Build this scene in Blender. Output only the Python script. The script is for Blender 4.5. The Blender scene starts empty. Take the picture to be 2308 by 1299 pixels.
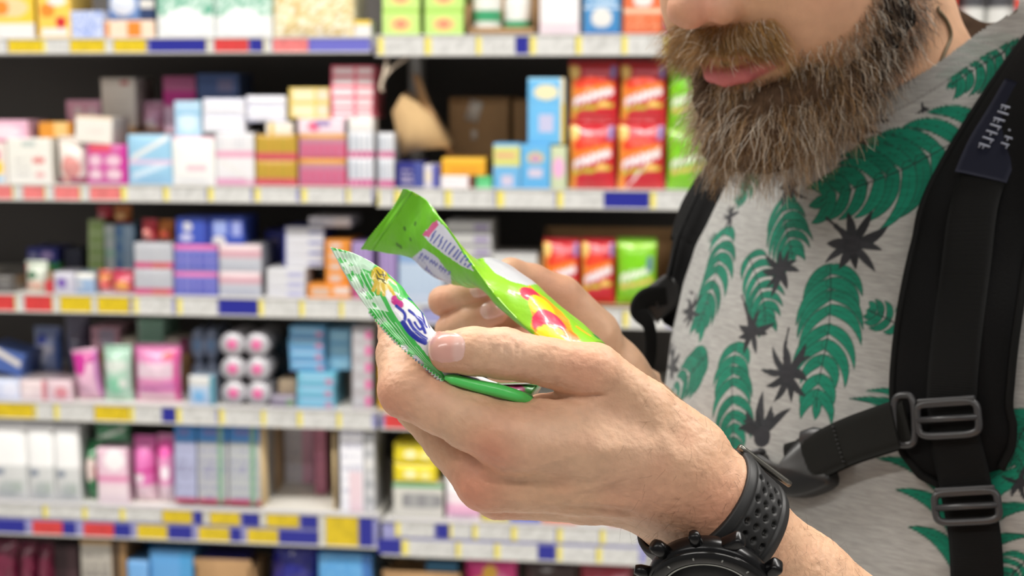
import bpy, math, random
import numpy as np
from mathutils import Vector, Matrix

# ------------------------------------------------------------------ scene, camera, world, light
SC = bpy.context.scene
COL = SC.collection
SC.view_settings.view_transform = 'Standard'
SC.view_settings.look = 'None'
SC.view_settings.gamma = 1.0
SC.view_settings.use_curve_mapping = False
SC.view_settings.exposure = 0.0

W_PX, H_PX = 2308.0, 1299.0
F_PX = 3205.0
YAW, PITCH = math.radians(7.0), math.radians(-8.0)
CAM = np.array([0.0, 0.0, 1.55])
FW = np.array([-math.sin(YAW) * math.cos(PITCH), math.cos(YAW) * math.cos(PITCH), math.sin(PITCH)])
RT = np.array([math.cos(YAW), math.sin(YAW), 0.0])
UP = np.cross(RT, FW)
FH = np.array([-math.sin(YAW), math.cos(YAW), 0.0])      # camera heading on the floor plan
ZUP = np.array([0.0, 0.0, 1.0])

cam_data = bpy.data.cameras.new('camera')
cam_data.sensor_width = 36.0
cam_data.lens = F_PX / W_PX * 36.0
cam_data.clip_start = 0.02
cam_data.clip_end = 60.0
cam_data.dof.use_dof = True
cam_data.dof.focus_distance = 0.548
cam_data.dof.aperture_fstop = 11.5
cam_data.dof.aperture_blades = 7
cam_ob = bpy.data.objects.new('camera', cam_data)
cam_ob.location = CAM
cam_ob.rotation_euler = (math.pi / 2 + PITCH, 0.0, YAW)
COL.objects.link(cam_ob)
SC.camera = cam_ob

world = bpy.data.worlds.new('store_ambient')
SC.world = world
world.use_nodes = True
world.node_tree.nodes['Background'].inputs[0].default_value = (1.0, 0.97, 0.93, 1)
world.node_tree.nodes['Background'].inputs[1].default_value = 0.30

CEIL_Z = 3.3
LAMP_ROWS = [(-1.1, 46.0), (1.2, 150.0)]   # y of each row of strip lamps over the aisle, watts per row


def P(px, py, d):
    """pixel of the photograph + distance along the lens axis (m) -> point in the room (m)"""
    return CAM + d * (FW + RT * ((px - W_PX / 2) / F_PX) + UP * ((H_PX / 2 - py) / F_PX))


def proj(v):
    q = np.asarray(v) - CAM
    d = q @ FW
    return W_PX / 2 + F_PX * (q @ RT) / d, H_PX / 2 - F_PX * (q @ UP) / d, d


def on_y(px, py, y):
    """where the line of sight through a pixel meets the upright plane y = const"""
    r = FW + RT * ((px - W_PX / 2) / F_PX) + UP * ((H_PX / 2 - py) / F_PX)
    return CAM + r * ((y - CAM[1]) / r[1])


def lin(r, g=None, b=None):
    if g is None:
        r, g, b = r
    f = lambda c: (c / 255.0 / 12.92) if c <= 10.3 else ((c / 255.0 + 0.055) / 1.055) ** 2.4
    return np.array([f(r), f(g), f(b)])


# ------------------------------------------------------------------ object helpers
def link(o, parent=None):
    COL.objects.link(o)
    if parent is not None:
        o.parent = parent
    return o


def tag(o, label, cat, group=None, kind=None):
    if label:
        o['label'] = label
    if cat:
        o['category'] = cat
    if group:
        o['group'] = group
    if kind:
        o['kind'] = kind
    return o


def empty(name, loc, label=None, cat=None, group=None):
    o = bpy.data.objects.new(name, None)
    o.empty_display_size = 0.03
    o.location = Vector(loc)
    link(o)
    return tag(o, label, cat, group)


def mesh_np(name, V, faces, col=None, smooth=True):
    """V (n,3); faces: (m,3)/(m,4) array or list of arrays; col: (n,3) linear colours"""
    V = np.asarray(V, np.float32)
    me = bpy.data.meshes.new(name)
    if not isinstance(faces, list):
        faces = [faces]
    faces = [np.asarray(f, np.int32) for f in faces if len(f)]
    nl = sum(f.size for f in faces)
    nf = sum(len(f) for f in faces)
    me.vertices.add(len(V))
    me.vertices.foreach_set('co', V.ravel())
    me.loops.add(nl)
    me.loops.foreach_set('vertex_index', np.concatenate([f.ravel() for f in faces]))
    me.polygons.add(nf)
    tot = np.concatenate([np.full(len(f), f.shape[1], np.int32) for f in faces])
    st = np.concatenate([[0], np.cumsum(tot)[:-1]]).astype(np.int32)
    me.polygons.foreach_set('loop_start', st)
    me.polygons.foreach_set('loop_total', tot)
    if smooth:
        me.polygons.foreach_set('use_smooth', np.ones(nf, bool))
    me.update(calc_edges=True)
    if col is not None:
        set_col(me, col)
    me.validate()
    return me


def set_col(me, col):
    a = me.color_attributes.new('Col', 'FLOAT_COLOR', 'POINT')
    c = np.ones((len(col), 4), np.float32)
    c[:, :3] = col
    a.data.foreach_set('color', c.ravel())


def obj(name, me, mat=None, parent=None, origin=None):
    """one mesh object; origin moves the object's pivot without moving its shape"""
    if mat is not None and not me.materials:
        me.materials.append(mat)
    o = bpy.data.objects.new(name, me)
    link(o)
    base = np.zeros(3) if origin is None else np.asarray(origin, float)
    if origin is not None:
        me.transform(Matrix.Translation(Vector(-base)))
    if parent is not None:
        o.parent = parent
        o.location = Vector(base) - parent.matrix_basis.translation - (parent.parent.matrix_basis.translation if parent.parent else Vector((0, 0, 0)))
    else:
        o.location = Vector(base)
    return o


# ------------------------------------------------------------------ materials
def nt(name):
    m = bpy.data.materials.new(name)
    m.use_nodes = True
    t = m.node_tree
    return m, t, t.nodes['Principled BSDF']


def N(t, typ, **kw):
    n = t.nodes.new(typ)
    for k, v in kw.items():
        if k in n.inputs:
            n.inputs[k].default_value = v
        else:
            setattr(n, k, v)
    return n


def mat(name, rgb, rough=0.5, metal=0.0, spec=0.5, noise=0.0, scale=60.0, bump=0.0, bscale=300.0, coat=0.0):
    m, t, b = nt(name)
    b.inputs['Roughness'].default_value = rough
    b.inputs['Metallic'].default_value = metal
    b.inputs['Specular IOR Level'].default_value = spec
    b.inputs['Coat Weight'].default_value = coat
    c = tuple(lin(*rgb)) + (1,)
    tc = N(t, 'ShaderNodeTexCoord')
    if noise > 0:
        nz = N(t, 'ShaderNodeTexNoise', Scale=scale, Detail=4.0)
        t.links.new(tc.outputs['Object'], nz.inputs['Vector'])
        mx = N(t, 'ShaderNodeMix', data_type='RGBA', blend_type='MULTIPLY')
        mx.inputs[0].default_value = noise
        mx.inputs[6].default_value = c
        rp = N(t, 'ShaderNodeValToRGB')
        rp.color_ramp.elements[0].position = 0.3
        rp.color_ramp.elements[0].color = (0.3, 0.3, 0.3, 1)
        rp.color_ramp.elements[1].position = 0.7
        t.links.new(nz.outputs[0], rp.inputs[0])
        t.links.new(rp.outputs[0], mx.inputs[7])
        t.links.new(mx.outputs[2], b.inputs['Base Color'])
    else:
        b.inputs['Base Color'].default_value = c
    if bump > 0:
        nz = N(t, 'ShaderNodeTexNoise', Scale=bscale, Detail=3.0)
        t.links.new(tc.outputs['Object'], nz.inputs['Vector'])
        bp = N(t, 'ShaderNodeBump', Strength=bump, Distance=0.001)
        t.links.new(nz.outputs[0], bp.inputs['Height'])
        t.links.new(bp.outputs[0], b.inputs['Normal'])
    return m


def mat_col(name, rough=0.5, spec=0.5, bump=0.0, bscale=300.0, coat=0.0, sss=0.0, sheen=0.0, metal=0.0, vary=0.0, vscale=80.0, trans=0.0):
    """material whose print comes from the mesh's own colour attribute"""
    m, t, b = nt(name)
    at = N(t, 'ShaderNodeAttribute', attribute_name='Col')
    b.inputs['Roughness'].default_value = rough
    b.inputs['Specular IOR Level'].default_value = spec
    b.inputs['Coat Weight'].default_value = coat
    b.inputs['Coat Roughness'].default_value = 0.12
    b.inputs['Metallic'].default_value = metal
    b.inputs['Sheen Weight'].default_value = sheen
    tc = N(t, 'ShaderNodeTexCoord')
    src = at.outputs['Color']
    if vary > 0:
        nz = N(t, 'ShaderNodeTexNoise', Scale=vscale, Detail=5.0)
        t.links.new(tc.outputs['Object'], nz.inputs['Vector'])
        mr = N(t, 'ShaderNodeMapRange')
        mr.inputs['From Min'].default_value = 0.25
        mr.inputs['From Max'].default_value = 0.75
        mr.inputs['To Min'].default_value = 1.0 - vary
        mr.inputs['To Max'].default_value = 1.0 + vary
        t.links.new(nz.outputs[0], mr.inputs['Value'])
        vm = N(t, 'ShaderNodeVectorMath', operation='SCALE')
        t.links.new(src, vm.inputs[0])
        t.links.new(mr.outputs[0], vm.inputs['Scale'])
        src = vm.outputs[0]
    t.links.new(src, b.inputs['Base Color'])
    if sss > 0:
        b.inputs['Subsurface Weight'].default_value = sss
        b.inputs['Subsurface Radius'].default_value = (1.0, 0.35, 0.18)
        b.inputs['Subsurface Scale'].default_value = 0.003
    if bump > 0:
        nz = N(t, 'ShaderNodeTexNoise', Scale=bscale, Detail=4.0)
        t.links.new(tc.outputs['Object'], nz.inputs['Vector'])
        bp = N(t, 'ShaderNodeBump', Strength=bump, Distance=0.0006)
        t.links.new(nz.outputs[0], bp.inputs['Height'])
        t.links.new(bp.outputs[0], b.inputs['Normal'])
    return m


def emit(name, rgb, strength):
    m = bpy.data.materials.new(name)
    m.use_nodes = True
    t = m.node_tree
    t.nodes.remove(t.nodes['Principled BSDF'])
    e = N(t, 'ShaderNodeEmission')
    e.inputs[0].default_value = tuple(rgb) + (1,)
    e.inputs[1].default_value = strength
    t.links.new(e.outputs[0], t.nodes['Material Output'].inputs[0])
    return m


# ------------------------------------------------------------------ mesh builders
def box_arrays(c, s):
    c = np.asarray(c, float)
    h = np.asarray(s, float) / 2
    sg = np.array([[-1, -1, -1], [1, -1, -1], [1, 1, -1], [-1, 1, -1], [-1, -1, 1], [1, -1, 1], [1, 1, 1], [-1, 1, 1]])
    return c + sg * h, np.array([[0, 3, 2, 1], [4, 5, 6, 7], [0, 1, 5, 4], [1, 2, 6, 5], [2, 3, 7, 6], [3, 0, 4, 7]])


class MB:
    """collects shapes into one mesh"""
    def __init__(self):
        self.V, self.F, self.C, self.n = [], [], [], 0

    def add(self, V, F, col=None):
        V = np.asarray(V, float)
        for f in (F if isinstance(F, list) else [F]):
            self.F.append(np.asarray(f) + self.n)
        self.V.append(V)
        self.C.append(np.broadcast_to(np.asarray(col if col is not None else (0.5, 0.5, 0.5), float), (len(V), 3)))
        self.n += len(V)
        return self

    def box(self, c, s, col=None, rot=None, bevel=0.0):
        if bevel > 0:
            V, F = round_box(s, bevel)
            V = V + np.asarray(c)
        else:
            V, F = box_arrays(c, s)
        if rot is not None:
            V = (V - np.asarray(c)) @ np.asarray(rot).T + np.asarray(c)
        return self.add(V, F, col)

    def tube(self, pts, r, seg=10, col=None, closed=False, cap=True):
        V, F = tube_arrays(pts, r, seg, closed, cap)
        return self.add(V, F, col)

    def mesh(self, name, smooth=False, col=True):
        q = [f for f in self.F if f.shape[1] == 4]
        tr = [f for f in self.F if f.shape[1] == 3]
        fs = ([np.concatenate(q)] if q else []) + ([np.concatenate(tr)] if tr else [])
        return mesh_np(name, np.concatenate(self.V), fs, np.concatenate(self.C) if col else None, smooth)


def round_box(s, r, n=2):
    """box with rounded edges, as a subdivided cube pushed onto a rounded box"""
    s = np.asarray(s, float) / 2
    r = min(r, s.min() * 0.98)
    k = 2 * n + 2
    V, F, off = [], [], 0
    for ax in range(3):
        for sg in (-1, 1):
            a, b = (ax + 1) % 3, (ax + 2) % 3
            def steps(h):
                e = np.sin(np.linspace(0, math.pi / 2, n + 1))
                lo = -h + r * (1 - np.cos(np.linspace(0, math.pi / 2, n + 1))) * 0
                t = np.linspace(0, 1, n + 1)
                return np.concatenate([-h + r * t, (h - r * t)[::-1]])
            A, B = np.meshgrid(steps(s[a]), steps(s[b]), indexing='ij')
            p = np.zeros(A.shape + (3,))
            p[..., a], p[..., b], p[..., ax] = A, B, sg * s[ax]
            q = np.clip(p, -(s - r), s - r)
            dlt = p - q
            ln = np.linalg.norm(dlt, axis=-1, keepdims=True)
            p = q + dlt / np.maximum(ln, 1e-9) * r
            m = A.shape[0]
            idx = np.arange(m * m).reshape(m, m) + off
            f = np.stack([idx[:-1, :-1], idx[1:, :-1], idx[1:, 1:], idx[:-1, 1:]], -1).reshape(-1, 4)
            if sg < 0:
                f = f[:, ::-1]
            V.append(p.reshape(-1, 3)); F.append(f); off += m * m
    return np.concatenate(V), np.concatenate(F)


def frames(pts, closed=False):
    pts = np.asarray(pts, float)
    t = np.gradient(pts, axis=0)
    if closed:
        t = np.roll(pts, -1, 0) - np.roll(pts, 1, 0)
    t /= np.maximum(np.linalg.norm(t, axis=1, keepdims=True), 1e-12)
    u = np.cross(t[0], [0, 0, 1.0])
    if np.linalg.norm(u) < 0.1:
        u = np.cross(t[0], [1.0, 0, 0])
    us = []
    for i in range(len(pts)):
        u = u - t[i] * (u @ t[i])
        u /= np.linalg.norm(u)
        us.append(u)
    us = np.array(us)
    return t, us, np.cross(t, us)


def tube_arrays(pts, r, seg=10, closed=False, cap=True):
    pts = np.asarray(pts, float)
    n = len(pts)
    r = np.broadcast_to(np.asarray(r, float), (n,))
    t, u, v = frames(pts, closed)
    a = np.linspace(0, 2 * math.pi, seg, endpoint=False)
    ring = pts[:, None] + r[:, None, None] * (u[:, None] * np.cos(a)[None, :, None] + v[:, None] * np.sin(a)[None, :, None])
    V = ring.reshape(-1, 3)
    m = n if closed else n - 1
    i = np.arange(m)[:, None]; j = np.arange(seg)[None, :]
    i2 = (i + 1) % n; j2 = (j + 1) % seg
    F = [np.stack(np.broadcast_arrays(i * seg + j, i * seg + j2, i2 * seg + j2, i2 * seg + j), -1).reshape(-1, 4)]
    if cap and not closed:
        V = np.concatenate([V, pts[[0, -1]]])
        jj = np.arange(seg)
        F.append(np.stack([np.full(seg, n * seg), (jj + 1) % seg, jj], -1))
        F.append(np.stack([np.full(seg, n * seg + 1), (n - 1) * seg + jj, (n - 1) * seg + (jj + 1) % seg], -1))
    return V, F


def grid_faces(nu, nv, close_u=False, close_v=False, off=0):
    i = np.arange(nu if close_u else nu - 1)[:, None]
    j = np.arange(nv if close_v else nv - 1)[None, :]
    i2, j2 = (i + 1) % nu, (j + 1) % nv
    return np.stack(np.broadcast_arrays(i * nv + j, i2 * nv + j, i2 * nv + j2, i * nv + j2), -1).reshape(-1, 4) + off


def spline(pts, n):
    """Catmull-Rom through pts, n samples"""
    pts = np.asarray(pts, float)
    k = len(pts)
    p = np.concatenate([[2 * pts[0] - pts[1]], pts, [2 * pts[-1] - pts[-2]]])
    s = np.linspace(0, k - 1, n)
    i = np.minimum(s.astype(int), k - 2)
    t = (s - i)[:, None]
    a, b, c, d = p[i], p[i + 1], p[i + 2], p[i + 3]
    return 0.5 * ((2 * b) + (c - a) * t + (2 * a - 5 * b + 4 * c - d) * t ** 2 + (3 * b - a - 3 * c + d) * t ** 3)


def noise3(p, seed=0):
    """cheap smooth value noise, p (n,3) in cell units, about -1..1"""
    p = np.asarray(p, np.float64)
    i = np.floor(p).astype(np.int64)
    f = p - i
    f = f * f * (3 - 2 * f)
    out = np.zeros(len(p))
    for dx in (0, 1):
        for dy in (0, 1):
            for dz in (0, 1):
                h = (i[:, 0] + dx) * 374761393 + (i[:, 1] + dy) * 668265263 + (i[:, 2] + dz) * 2147483647 + seed * 1274126177
                h = (h ^ (h >> 13)) * 1274126177
                h = (h ^ (h >> 16)) & 0xffff
                w = (f[:, 0] if dx else 1 - f[:, 0]) * (f[:, 1] if dy else 1 - f[:, 1]) * (f[:, 2] if dz else 1 - f[:, 2])
                out += w * (h / 32767.5 - 1)
    return out


# ------------------------------------------------------------------ implicit surfaces (mm, local)
def smin(a, b, k):
    h = np.clip(0.5 + 0.5 * (b - a) / k, 0, 1)
    return b + (a - b) * h - k * h * (1 - h)


def cone(p, a, b, ra, rb):
    a = np.asarray(a, np.float32); b = np.asarray(b, np.float32)
    ba = b - a
    pa = p - a
    t = np.clip((pa @ ba) / float(ba @ ba), 0, 1)
    return np.sqrt(((pa - t[:, None] * ba) ** 2).sum(1)) - (ra + (rb - ra) * t)


def ellip(p, c, axes, r):
    """ellipsoid: axes rows are unit vectors, r radii"""
    q = (p - np.asarray(c, np.float32)) @ np.asarray(axes, np.float32).T
    r = np.asarray(r, np.float32)
    k0 = np.sqrt(((q / r) ** 2).sum(1))
    k1 = np.sqrt(((q / (r * r)) ** 2).sum(1))
    return k0 * (k0 - 1) / np.maximum(k1, 1e-6)


def chain(p, pts, k=3.0):
    """pts: list of (xyz, radius); smooth union of the cones between neighbours"""
    d = None
    for (a, ra), (b, rb) in zip(pts[:-1], pts[1:]):
        c = cone(p, a, b, ra, rb)
        d = c if d is None else smin(d, c, k)
    return d


def polygonize(sdf, lo, hi, h, B=8, newton=True):
    """surface nets over a grid of spacing h, evaluated only in blocks near the surface"""
    lo = np.asarray(lo, np.float32); hi = np.asarray(hi, np.float32)
    nb = np.ceil((hi - lo) / (h * B)).astype(int)
    n = nb * B
    bc = np.stack(np.meshgrid(*[np.arange(k) for k in nb], indexing='ij'), -1).reshape(-1, 3)
    cen = lo + (bc + 0.5).astype(np.float32) * (B * h)
    dc = sdf(cen)
    act = np.abs(dc) < B * h * 0.87 * 1.5
    G = np.empty(tuple(n), np.float32)
    G6 = G.reshape(nb[0], B, nb[1], B, nb[2], B)
    G6[...] = np.where(dc < 0, -99.0, 99.0).reshape(nb[0], 1, nb[1], 1, nb[2], 1)
    loc = np.stack(np.meshgrid(*[np.arange(B)] * 3, indexing='ij'), -1).reshape(-1, 3)
    ab = bc[act]
    for s in range(0, len(ab), 600):
        blk = ab[s:s + 600]
        pts = lo + ((blk[:, None] * B + loc[None]).reshape(-1, 3)).astype(np.float32) * h
        d = sdf(pts).reshape(len(blk), B, B, B)
        G6[blk[:, 0], :, blk[:, 1], :, blk[:, 2], :] = d
    ins = G < 0
    cnt = np.zeros(tuple(n - 1), np.int8)
    for dx in (0, 1):
        for dy in (0, 1):
            for dz in (0, 1):
                cnt += ins[dx:n[0] - 1 + dx, dy:n[1] - 1 + dy, dz:n[2] - 1 + dz]
    cells = np.argwhere((cnt > 0) & (cnt < 8))
    idx = np.full(tuple(n - 1), -1, np.int32)
    idx[tuple(cells.T)] = np.arange(len(cells))
    acc = np.zeros((len(cells), 3)); num = np.zeros(len(cells))
    corners = [(0, 0, 0), (1, 0, 0), (0, 1, 0), (1, 1, 0), (0, 0, 1), (1, 0, 1), (0, 1, 1), (1, 1, 1)]
    val = [G[tuple((cells + c).T)] for c in corners]
    for a in range(8):
        for b in range(a + 1, 8):
            if sum(x != y for x, y in zip(corners[a], corners[b])) == 1:
                va, vb = val[a], val[b]
                m = (va < 0) != (vb < 0)
                t = va[m] / (va[m] - vb[m])
                acc[m] += np.array(corners[a]) + t[:, None] * (np.array(corners[b]) - np.array(corners[a]))
                num[m] += 1
    V = lo + (cells + acc / num[:, None]) * h
    faces = []
    for ax in range(3):
        o1, o2 = (ax + 1) % 3, (ax + 2) % 3
        e = np.zeros(3, int); e[ax] = 1
        s0 = [slice(1, n[i] - 1) for i in range(3)]
        s0[ax] = slice(0, n[ax] - 1)
        s1 = list(s0); s1[ax] = slice(1, n[ax])
        A, Bv = ins[tuple(s0)], ins[tuple(s1)]
        pos = np.argwhere(A != Bv) + [s.start for s in s0]
        fl = ins[tuple(pos.T)]
        d1 = np.zeros(3, int); d1[o1] = 1
        d2 = np.zeros(3, int); d2[o2] = 1
        q = np.stack([idx[tuple((pos - d1 - d2).T)], idx[tuple((pos - d2).T)], idx[tuple(pos.T)], idx[tuple((pos - d1).T)]], -1)
        q[~fl] = q[~fl][:, ::-1]
        faces.append(q)
    Fq = np.concatenate(faces)
    Fq = Fq[(Fq >= 0).all(1)]
    if newton:
        V = V.astype(np.float32)
        for _ in range(2):
            d = sdf(V)
            g = sdf_grad(sdf, V, h * 0.5)
            V = V - np.clip(d, -h, h)[:, None] * g
    return V, Fq


def sdf_grad(sdf, V, e):
    V = np.asarray(V, np.float32)
    g = np.stack([sdf(V + np.float32(e) * np.eye(3, dtype=np.float32)[i]) - sdf(V - np.float32(e) * np.eye(3, dtype=np.float32)[i]) for i in range(3)], -1)
    return g / np.maximum(np.linalg.norm(g, axis=1, keepdims=True), 1e-9)


def polydist(V, pts):
    """distance of points V to a polyline, and position 0..1 along it"""
    pts = np.asarray(pts, float)
    best = np.full(len(V), 1e9); tt = np.zeros(len(V))
    m = len(pts) - 1
    for i in range(m):
        a, b = pts[i], pts[i + 1]
        ba = b - a
        t = np.clip(((V - a) @ ba) / max(ba @ ba, 1e-12), 0, 1)
        d = np.sqrt(((V - a - t[:, None] * ba) ** 2).sum(1))
        u = d < best
        best[u] = d[u]; tt[u] = (i + t[u]) / m
    return best, tt


def pick(Vw, pxpy):
    """surface vertex (front-most) seen at each pixel: index into Vw"""
    x, y, d = proj(Vw)
    out = []
    for (a, b) in pxpy:
        q = (x - a) ** 2 + (y - b) ** 2
        c = np.argsort(q)[:60]
        c = c[q[c] < max(q[c[0]] * 4, 60)]
        out.append(c[np.argmin(d[c] + 0.0004 * np.sqrt(q[c]))])
    return np.array(out)
# ------------------------------------------------------------------ the man: frames
def cw(c):
    """lens-aligned millimetres -> room"""
    c = np.asarray(c, float) / 1000.0
    return CAM + c[..., :1] * RT + c[..., 1:2] * UP + c[..., 2:3] * FW


def wc(w):
    q = (np.asarray(w, float) - CAM) * 1000.0
    return np.stack([q @ RT, q @ UP, q @ FW], -1)


def J(px, py, d):
    """joint seen at a pixel, d mm from the lens plane"""
    return np.array([(px - W_PX / 2) / F_PX * d, (H_PX / 2 - py) / F_PX * d, d], np.float32)


TH_T = math.radians(52.0)                                  # how far the chest is turned from the lens
TF = -math.sin(TH_T) * RT - math.cos(TH_T) * FH            # chest forward
TL = math.cos(TH_T) * RT - math.sin(TH_T) * FH             # his left
T0 = P(2105, 650, 0.85)


def TW(f, l, u):
    return T0 + (TF * f + TL * l + ZUP * u) / 1000.0


SKIN = np.array(lin(207, 165, 134))
RED = np.array(lin(206, 128, 104))
PALE = np.array(lin(226, 190, 165))
BODY = []                                                  # (V world, F, colour) blocks of the one body mesh


def mixc(c, t, w):
    w = np.clip(w, 0, 1)[:, None]
    return c * (1 - w) + np.asarray(t) * w


# ------------------------------------------------------------------ left hand (near the lens)
LB = 517.0
def h(px, py, dz):
    return J(px, py, LB + dz)


L_THUMB = [(h(1013, 793, -6), 7.6), (h(1066, 792, -5), 8.6), (h(1135, 797, -3), 9.1), (h(1235, 817, -1), 8.6), (h(1338, 840, 2), 10.6), (h(1450, 926, 8), 11.5), (h(1555, 1022, 14), 14.5)]
L_INDEX = [(h(1150, 985, 1), 12.6), (h(1065, 950, -1), 10.9), (h(990, 918, -1), 9.6), (h(917, 880, 1), 10.3), (h(903, 800, 16), 8.9), (h(903, 752, 26), 8.2), (h(886, 705, 38), 7.0)]
L_MID = [(h(1098, 1083, 13), 11.2), (h(1020, 1000, 18), 9.8), (h(950, 915, 24), 9.8), (h(925, 815, 32), 8.6), (h(905, 735, 42), 7.2)]
L_RING = [(h(1124, 1110, 30), 9.6), (h(1040, 1030, 36), 9.2), (h(975, 945, 42), 9.0), (h(950, 850, 48), 8.0), (h(930, 780, 54), 7.0)]
L_PINK = [(h(1190, 1108, 44), 9.2), (h(1110, 1035, 52), 8.2), (h(1060, 960, 58), 7.6), (h(1035, 890, 62), 6.6)]
L_META = [
    [(h(1150, 985, 1), 12.2), (h(1330, 1005, 3), 12.8), (h(1520, 1045, 10), 15.0)],
    [(h(1098, 1083, 13), 10.9), (h(1300, 1080, 12), 12.2), (h(1530, 1085, 14), 15.0)],
    [(h(1124, 1110, 30), 9.4), (h(1320, 1108, 26), 11.2), (h(1530, 1112, 24), 14.5)],
    [(h(1190, 1108, 44), 9.0), (h(1340, 1112, 40), 10.6), (h(1530, 1135, 34), 13.0)],
]
L_WEB = [(h(1225, 925, 6), 5.0), (h(1330, 935, 6), 9.5), (h(1440, 985, 10), 12.5)]
L_WRIST = [(h(1525, 1065, 14), 16.5), (h(1600, 1120, 17), 17.2), (h(1665, 1200, 22), 18.0), (h(1790, 1330, 36), 22.0), (h(2030, 1560, 60), 30.0)]
L_WRIST2 = [(h(1520, 1120, 30), 15.0), (h(1555, 1170, 36), 15.8), (h(1625, 1262, 42), 17.0), (h(1740, 1400, 52), 21.0), (h(1990, 1620, 70), 30.0)]
ELB_L = wc(TW(-10, 250, -250)).astype(np.float32)
SHO_L = wc(TW(-25, 172, 78)).astype(np.float32)
L_ARM = [(h(2030, 1560, 60), 33.0), (h(2200, 1720, 72), 38.0), (ELB_L, 40.0), (SHO_L, 50.0)]


def sdf_lhand(p):
    palm = None
    for m in L_META:
        c = chain(p, m, 3.0)
        palm = c if palm is None else smin(palm, c, 5.0)
    palm = smin(palm, chain(p, L_WEB, 4.0), 7.0)
    palm = smin(palm, smin(chain(p, L_WRIST, 6.0), chain(p, L_WRIST2, 6.0), 14.0), 9.0)
    out = None
    for f, k in ((L_THUMB, 6.0), (L_INDEX, 5.0), (L_MID, 4.0), (L_RING, 3.5), (L_PINK, 4.0)):
        c = smin(chain(p, f, 2.2), palm, k)
        out = c if out is None else smin(out, c, 1.6)
    return out


def lines_on(Vw, Vc, nrm, lines):
    """raise (+) or press in (-) ridges along pixel polylines on a surface; depth and width in mm"""
    off = np.zeros(len(Vc))
    for pts, dep, wid in lines:
        k = pick(Vw, pts)
        pl = spline(Vc[k], 6 * len(k))
        lo, hi = pl.min(0) - 4 * wid, pl.max(0) + 4 * wid
        m = np.where(((Vc > lo) & (Vc < hi)).all(1))[0]
        if not len(m):
            continue
        d, t = polydist(Vc[m], pl)
        fade = np.clip(np.minimum(t, 1 - t) * 6, 0.15, 1)
        off[m] += dep * fade * np.exp(-(d / wid) ** 2)
    return Vc + off[:, None] * nrm


def blob(V, c, r):
    return np.exp(-((V - np.asarray(c)) ** 2).sum(1) / (r * r))


def face_normals_v(V, F):
    n = np.zeros_like(V, dtype=float)
    fn = np.cross(V[F[:, 2]] - V[F[:, 0]], V[F[:, 3]] - V[F[:, 1]]) if F.shape[1] == 4 else np.cross(V[F[:, 1]] - V[F[:, 0]], V[F[:, 2]] - V[F[:, 0]])
    for i in range(F.shape[1]):
        np.add.at(n, F[:, i], fn)
    return n / np.maximum(np.linalg.norm(n, axis=1, keepdims=True), 1e-12)


V, F = polygonize(sdf_lhand, h(830, 1390, -40) - np.array([14, 28, 0]), h(1840, 640, 110) + np.array([32, 0, 0]), 0.8)
keep = V[F].mean(1)[:, 1] > -134.0
F = F[keep]
nrm = sdf_grad(sdf_lhand, V, 0.6)
Vw = cw(V)
# knuckles, tendons, veins, creases
V = lines_on(Vw, V, nrm, [
    ([(1160, 1018), (1240, 1005), (1330, 1000), (1440, 1015)], 0.55, 3.4),          # index extensor tendon
    ([(1150, 1075), (1210, 1052), (1262, 1030), (1330, 1020), (1405, 1012)], 0.75, 2.2),   # vein
    ([(1205, 1120), (1290, 1108), (1360, 1095), (1420, 1062)], 0.6, 2.0),
    ([(1150, 1128), (1240, 1132), (1330, 1135), (1430, 1150)], 0.55, 2.4),
    ([(1360, 850), (1440, 935), (1480, 1000)], -0.75, 4.0),
    ([(1470, 930), (1500, 1000), (1560, 1060)], 0.5, 3.0),
    ([(1225, 884), (1280, 894), (1330, 898), (1372, 893)], -1.20, 1.2),               # web crease
    ([(1262, 890), (1300, 905), (1352, 908)], -0.45, 1.0),
    ([(1180, 905), (1215, 893), (1262, 893)], -0.52, 0.9),
    ([(1104, 757), (1100, 790), (1103, 826)], -0.42, 0.8),                           # thumb joint wrinkles
    ([(1118, 754), (1112, 790), (1116, 834)], -0.45, 0.8),
    ([(1136, 752), (1140, 790), (1136, 836)], -0.42, 0.8),
    ([(1158, 757), (1163, 795), (1155, 838)], -0.38, 0.8),
    ([(1172, 765), (1178, 800), (1170, 836)], -0.30, 0.9),
    ([(900, 905), (925, 918), (945, 940)], -0.30, 1.0),
    ([(888, 918), (910, 930), (930, 952)], -0.30, 1.0),
    ([(1062, 892), (1085, 903), (1110, 903)], -0.45, 0.9),
    ([(1095, 1035), (1120, 1045), (1150, 1048)], -0.38, 1.4),
    ([(1250, 1142), (1350, 1148), (1440, 1165)], -1.05, 2.6),
])
# nail bed of the thumb and fine skin relief
V = V + nrm * (0.14 * noise3(V / 2.2, 3) + 0.10 * noise3(V / 1.1, 4) - 0.16 * np.exp(-(noise3(V / np.array([2.6, 1.5, 2.0]), 5) / 0.10) ** 2))[:, None]
c = np.tile(SKIN, (len(V), 1))
c = mixc(c, RED, 0.65 * blob(V, h(1108, 1022, -10), 11) + 0.7 * blob(V, h(1066, 1110, 6), 12) + 0.35 * blob(V, h(1110, 1150, 24), 12))
c = mixc(c, RED, 0.5 * blob(V, h(878, 915, -6), 11) + 0.4 * blob(V, h(1310, 840, -8), 12) + 0.35 * blob(V, h(985, 830, -8), 8) + 0.35 * blob(V, h(1150, 850, -4), 9))
c = mixc(c, RED, 0.35 * blob(V, h(1450, 1120, 0), 16) + 0.45 * blob(V, h(1620, 1150, 0), 14) + 0.3 * blob(V, h(910, 700, 20), 12))
c = mixc(c, PALE, 0.5 * blob(V, h(1150, 770, -12), 10) + 0.35 * blob(V, h(1230, 960, -12), 14) + 0.3 * blob(V, h(1420, 1000, -6), 18) + 0.3 * blob(V, h(1000, 900, -10), 12))
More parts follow.
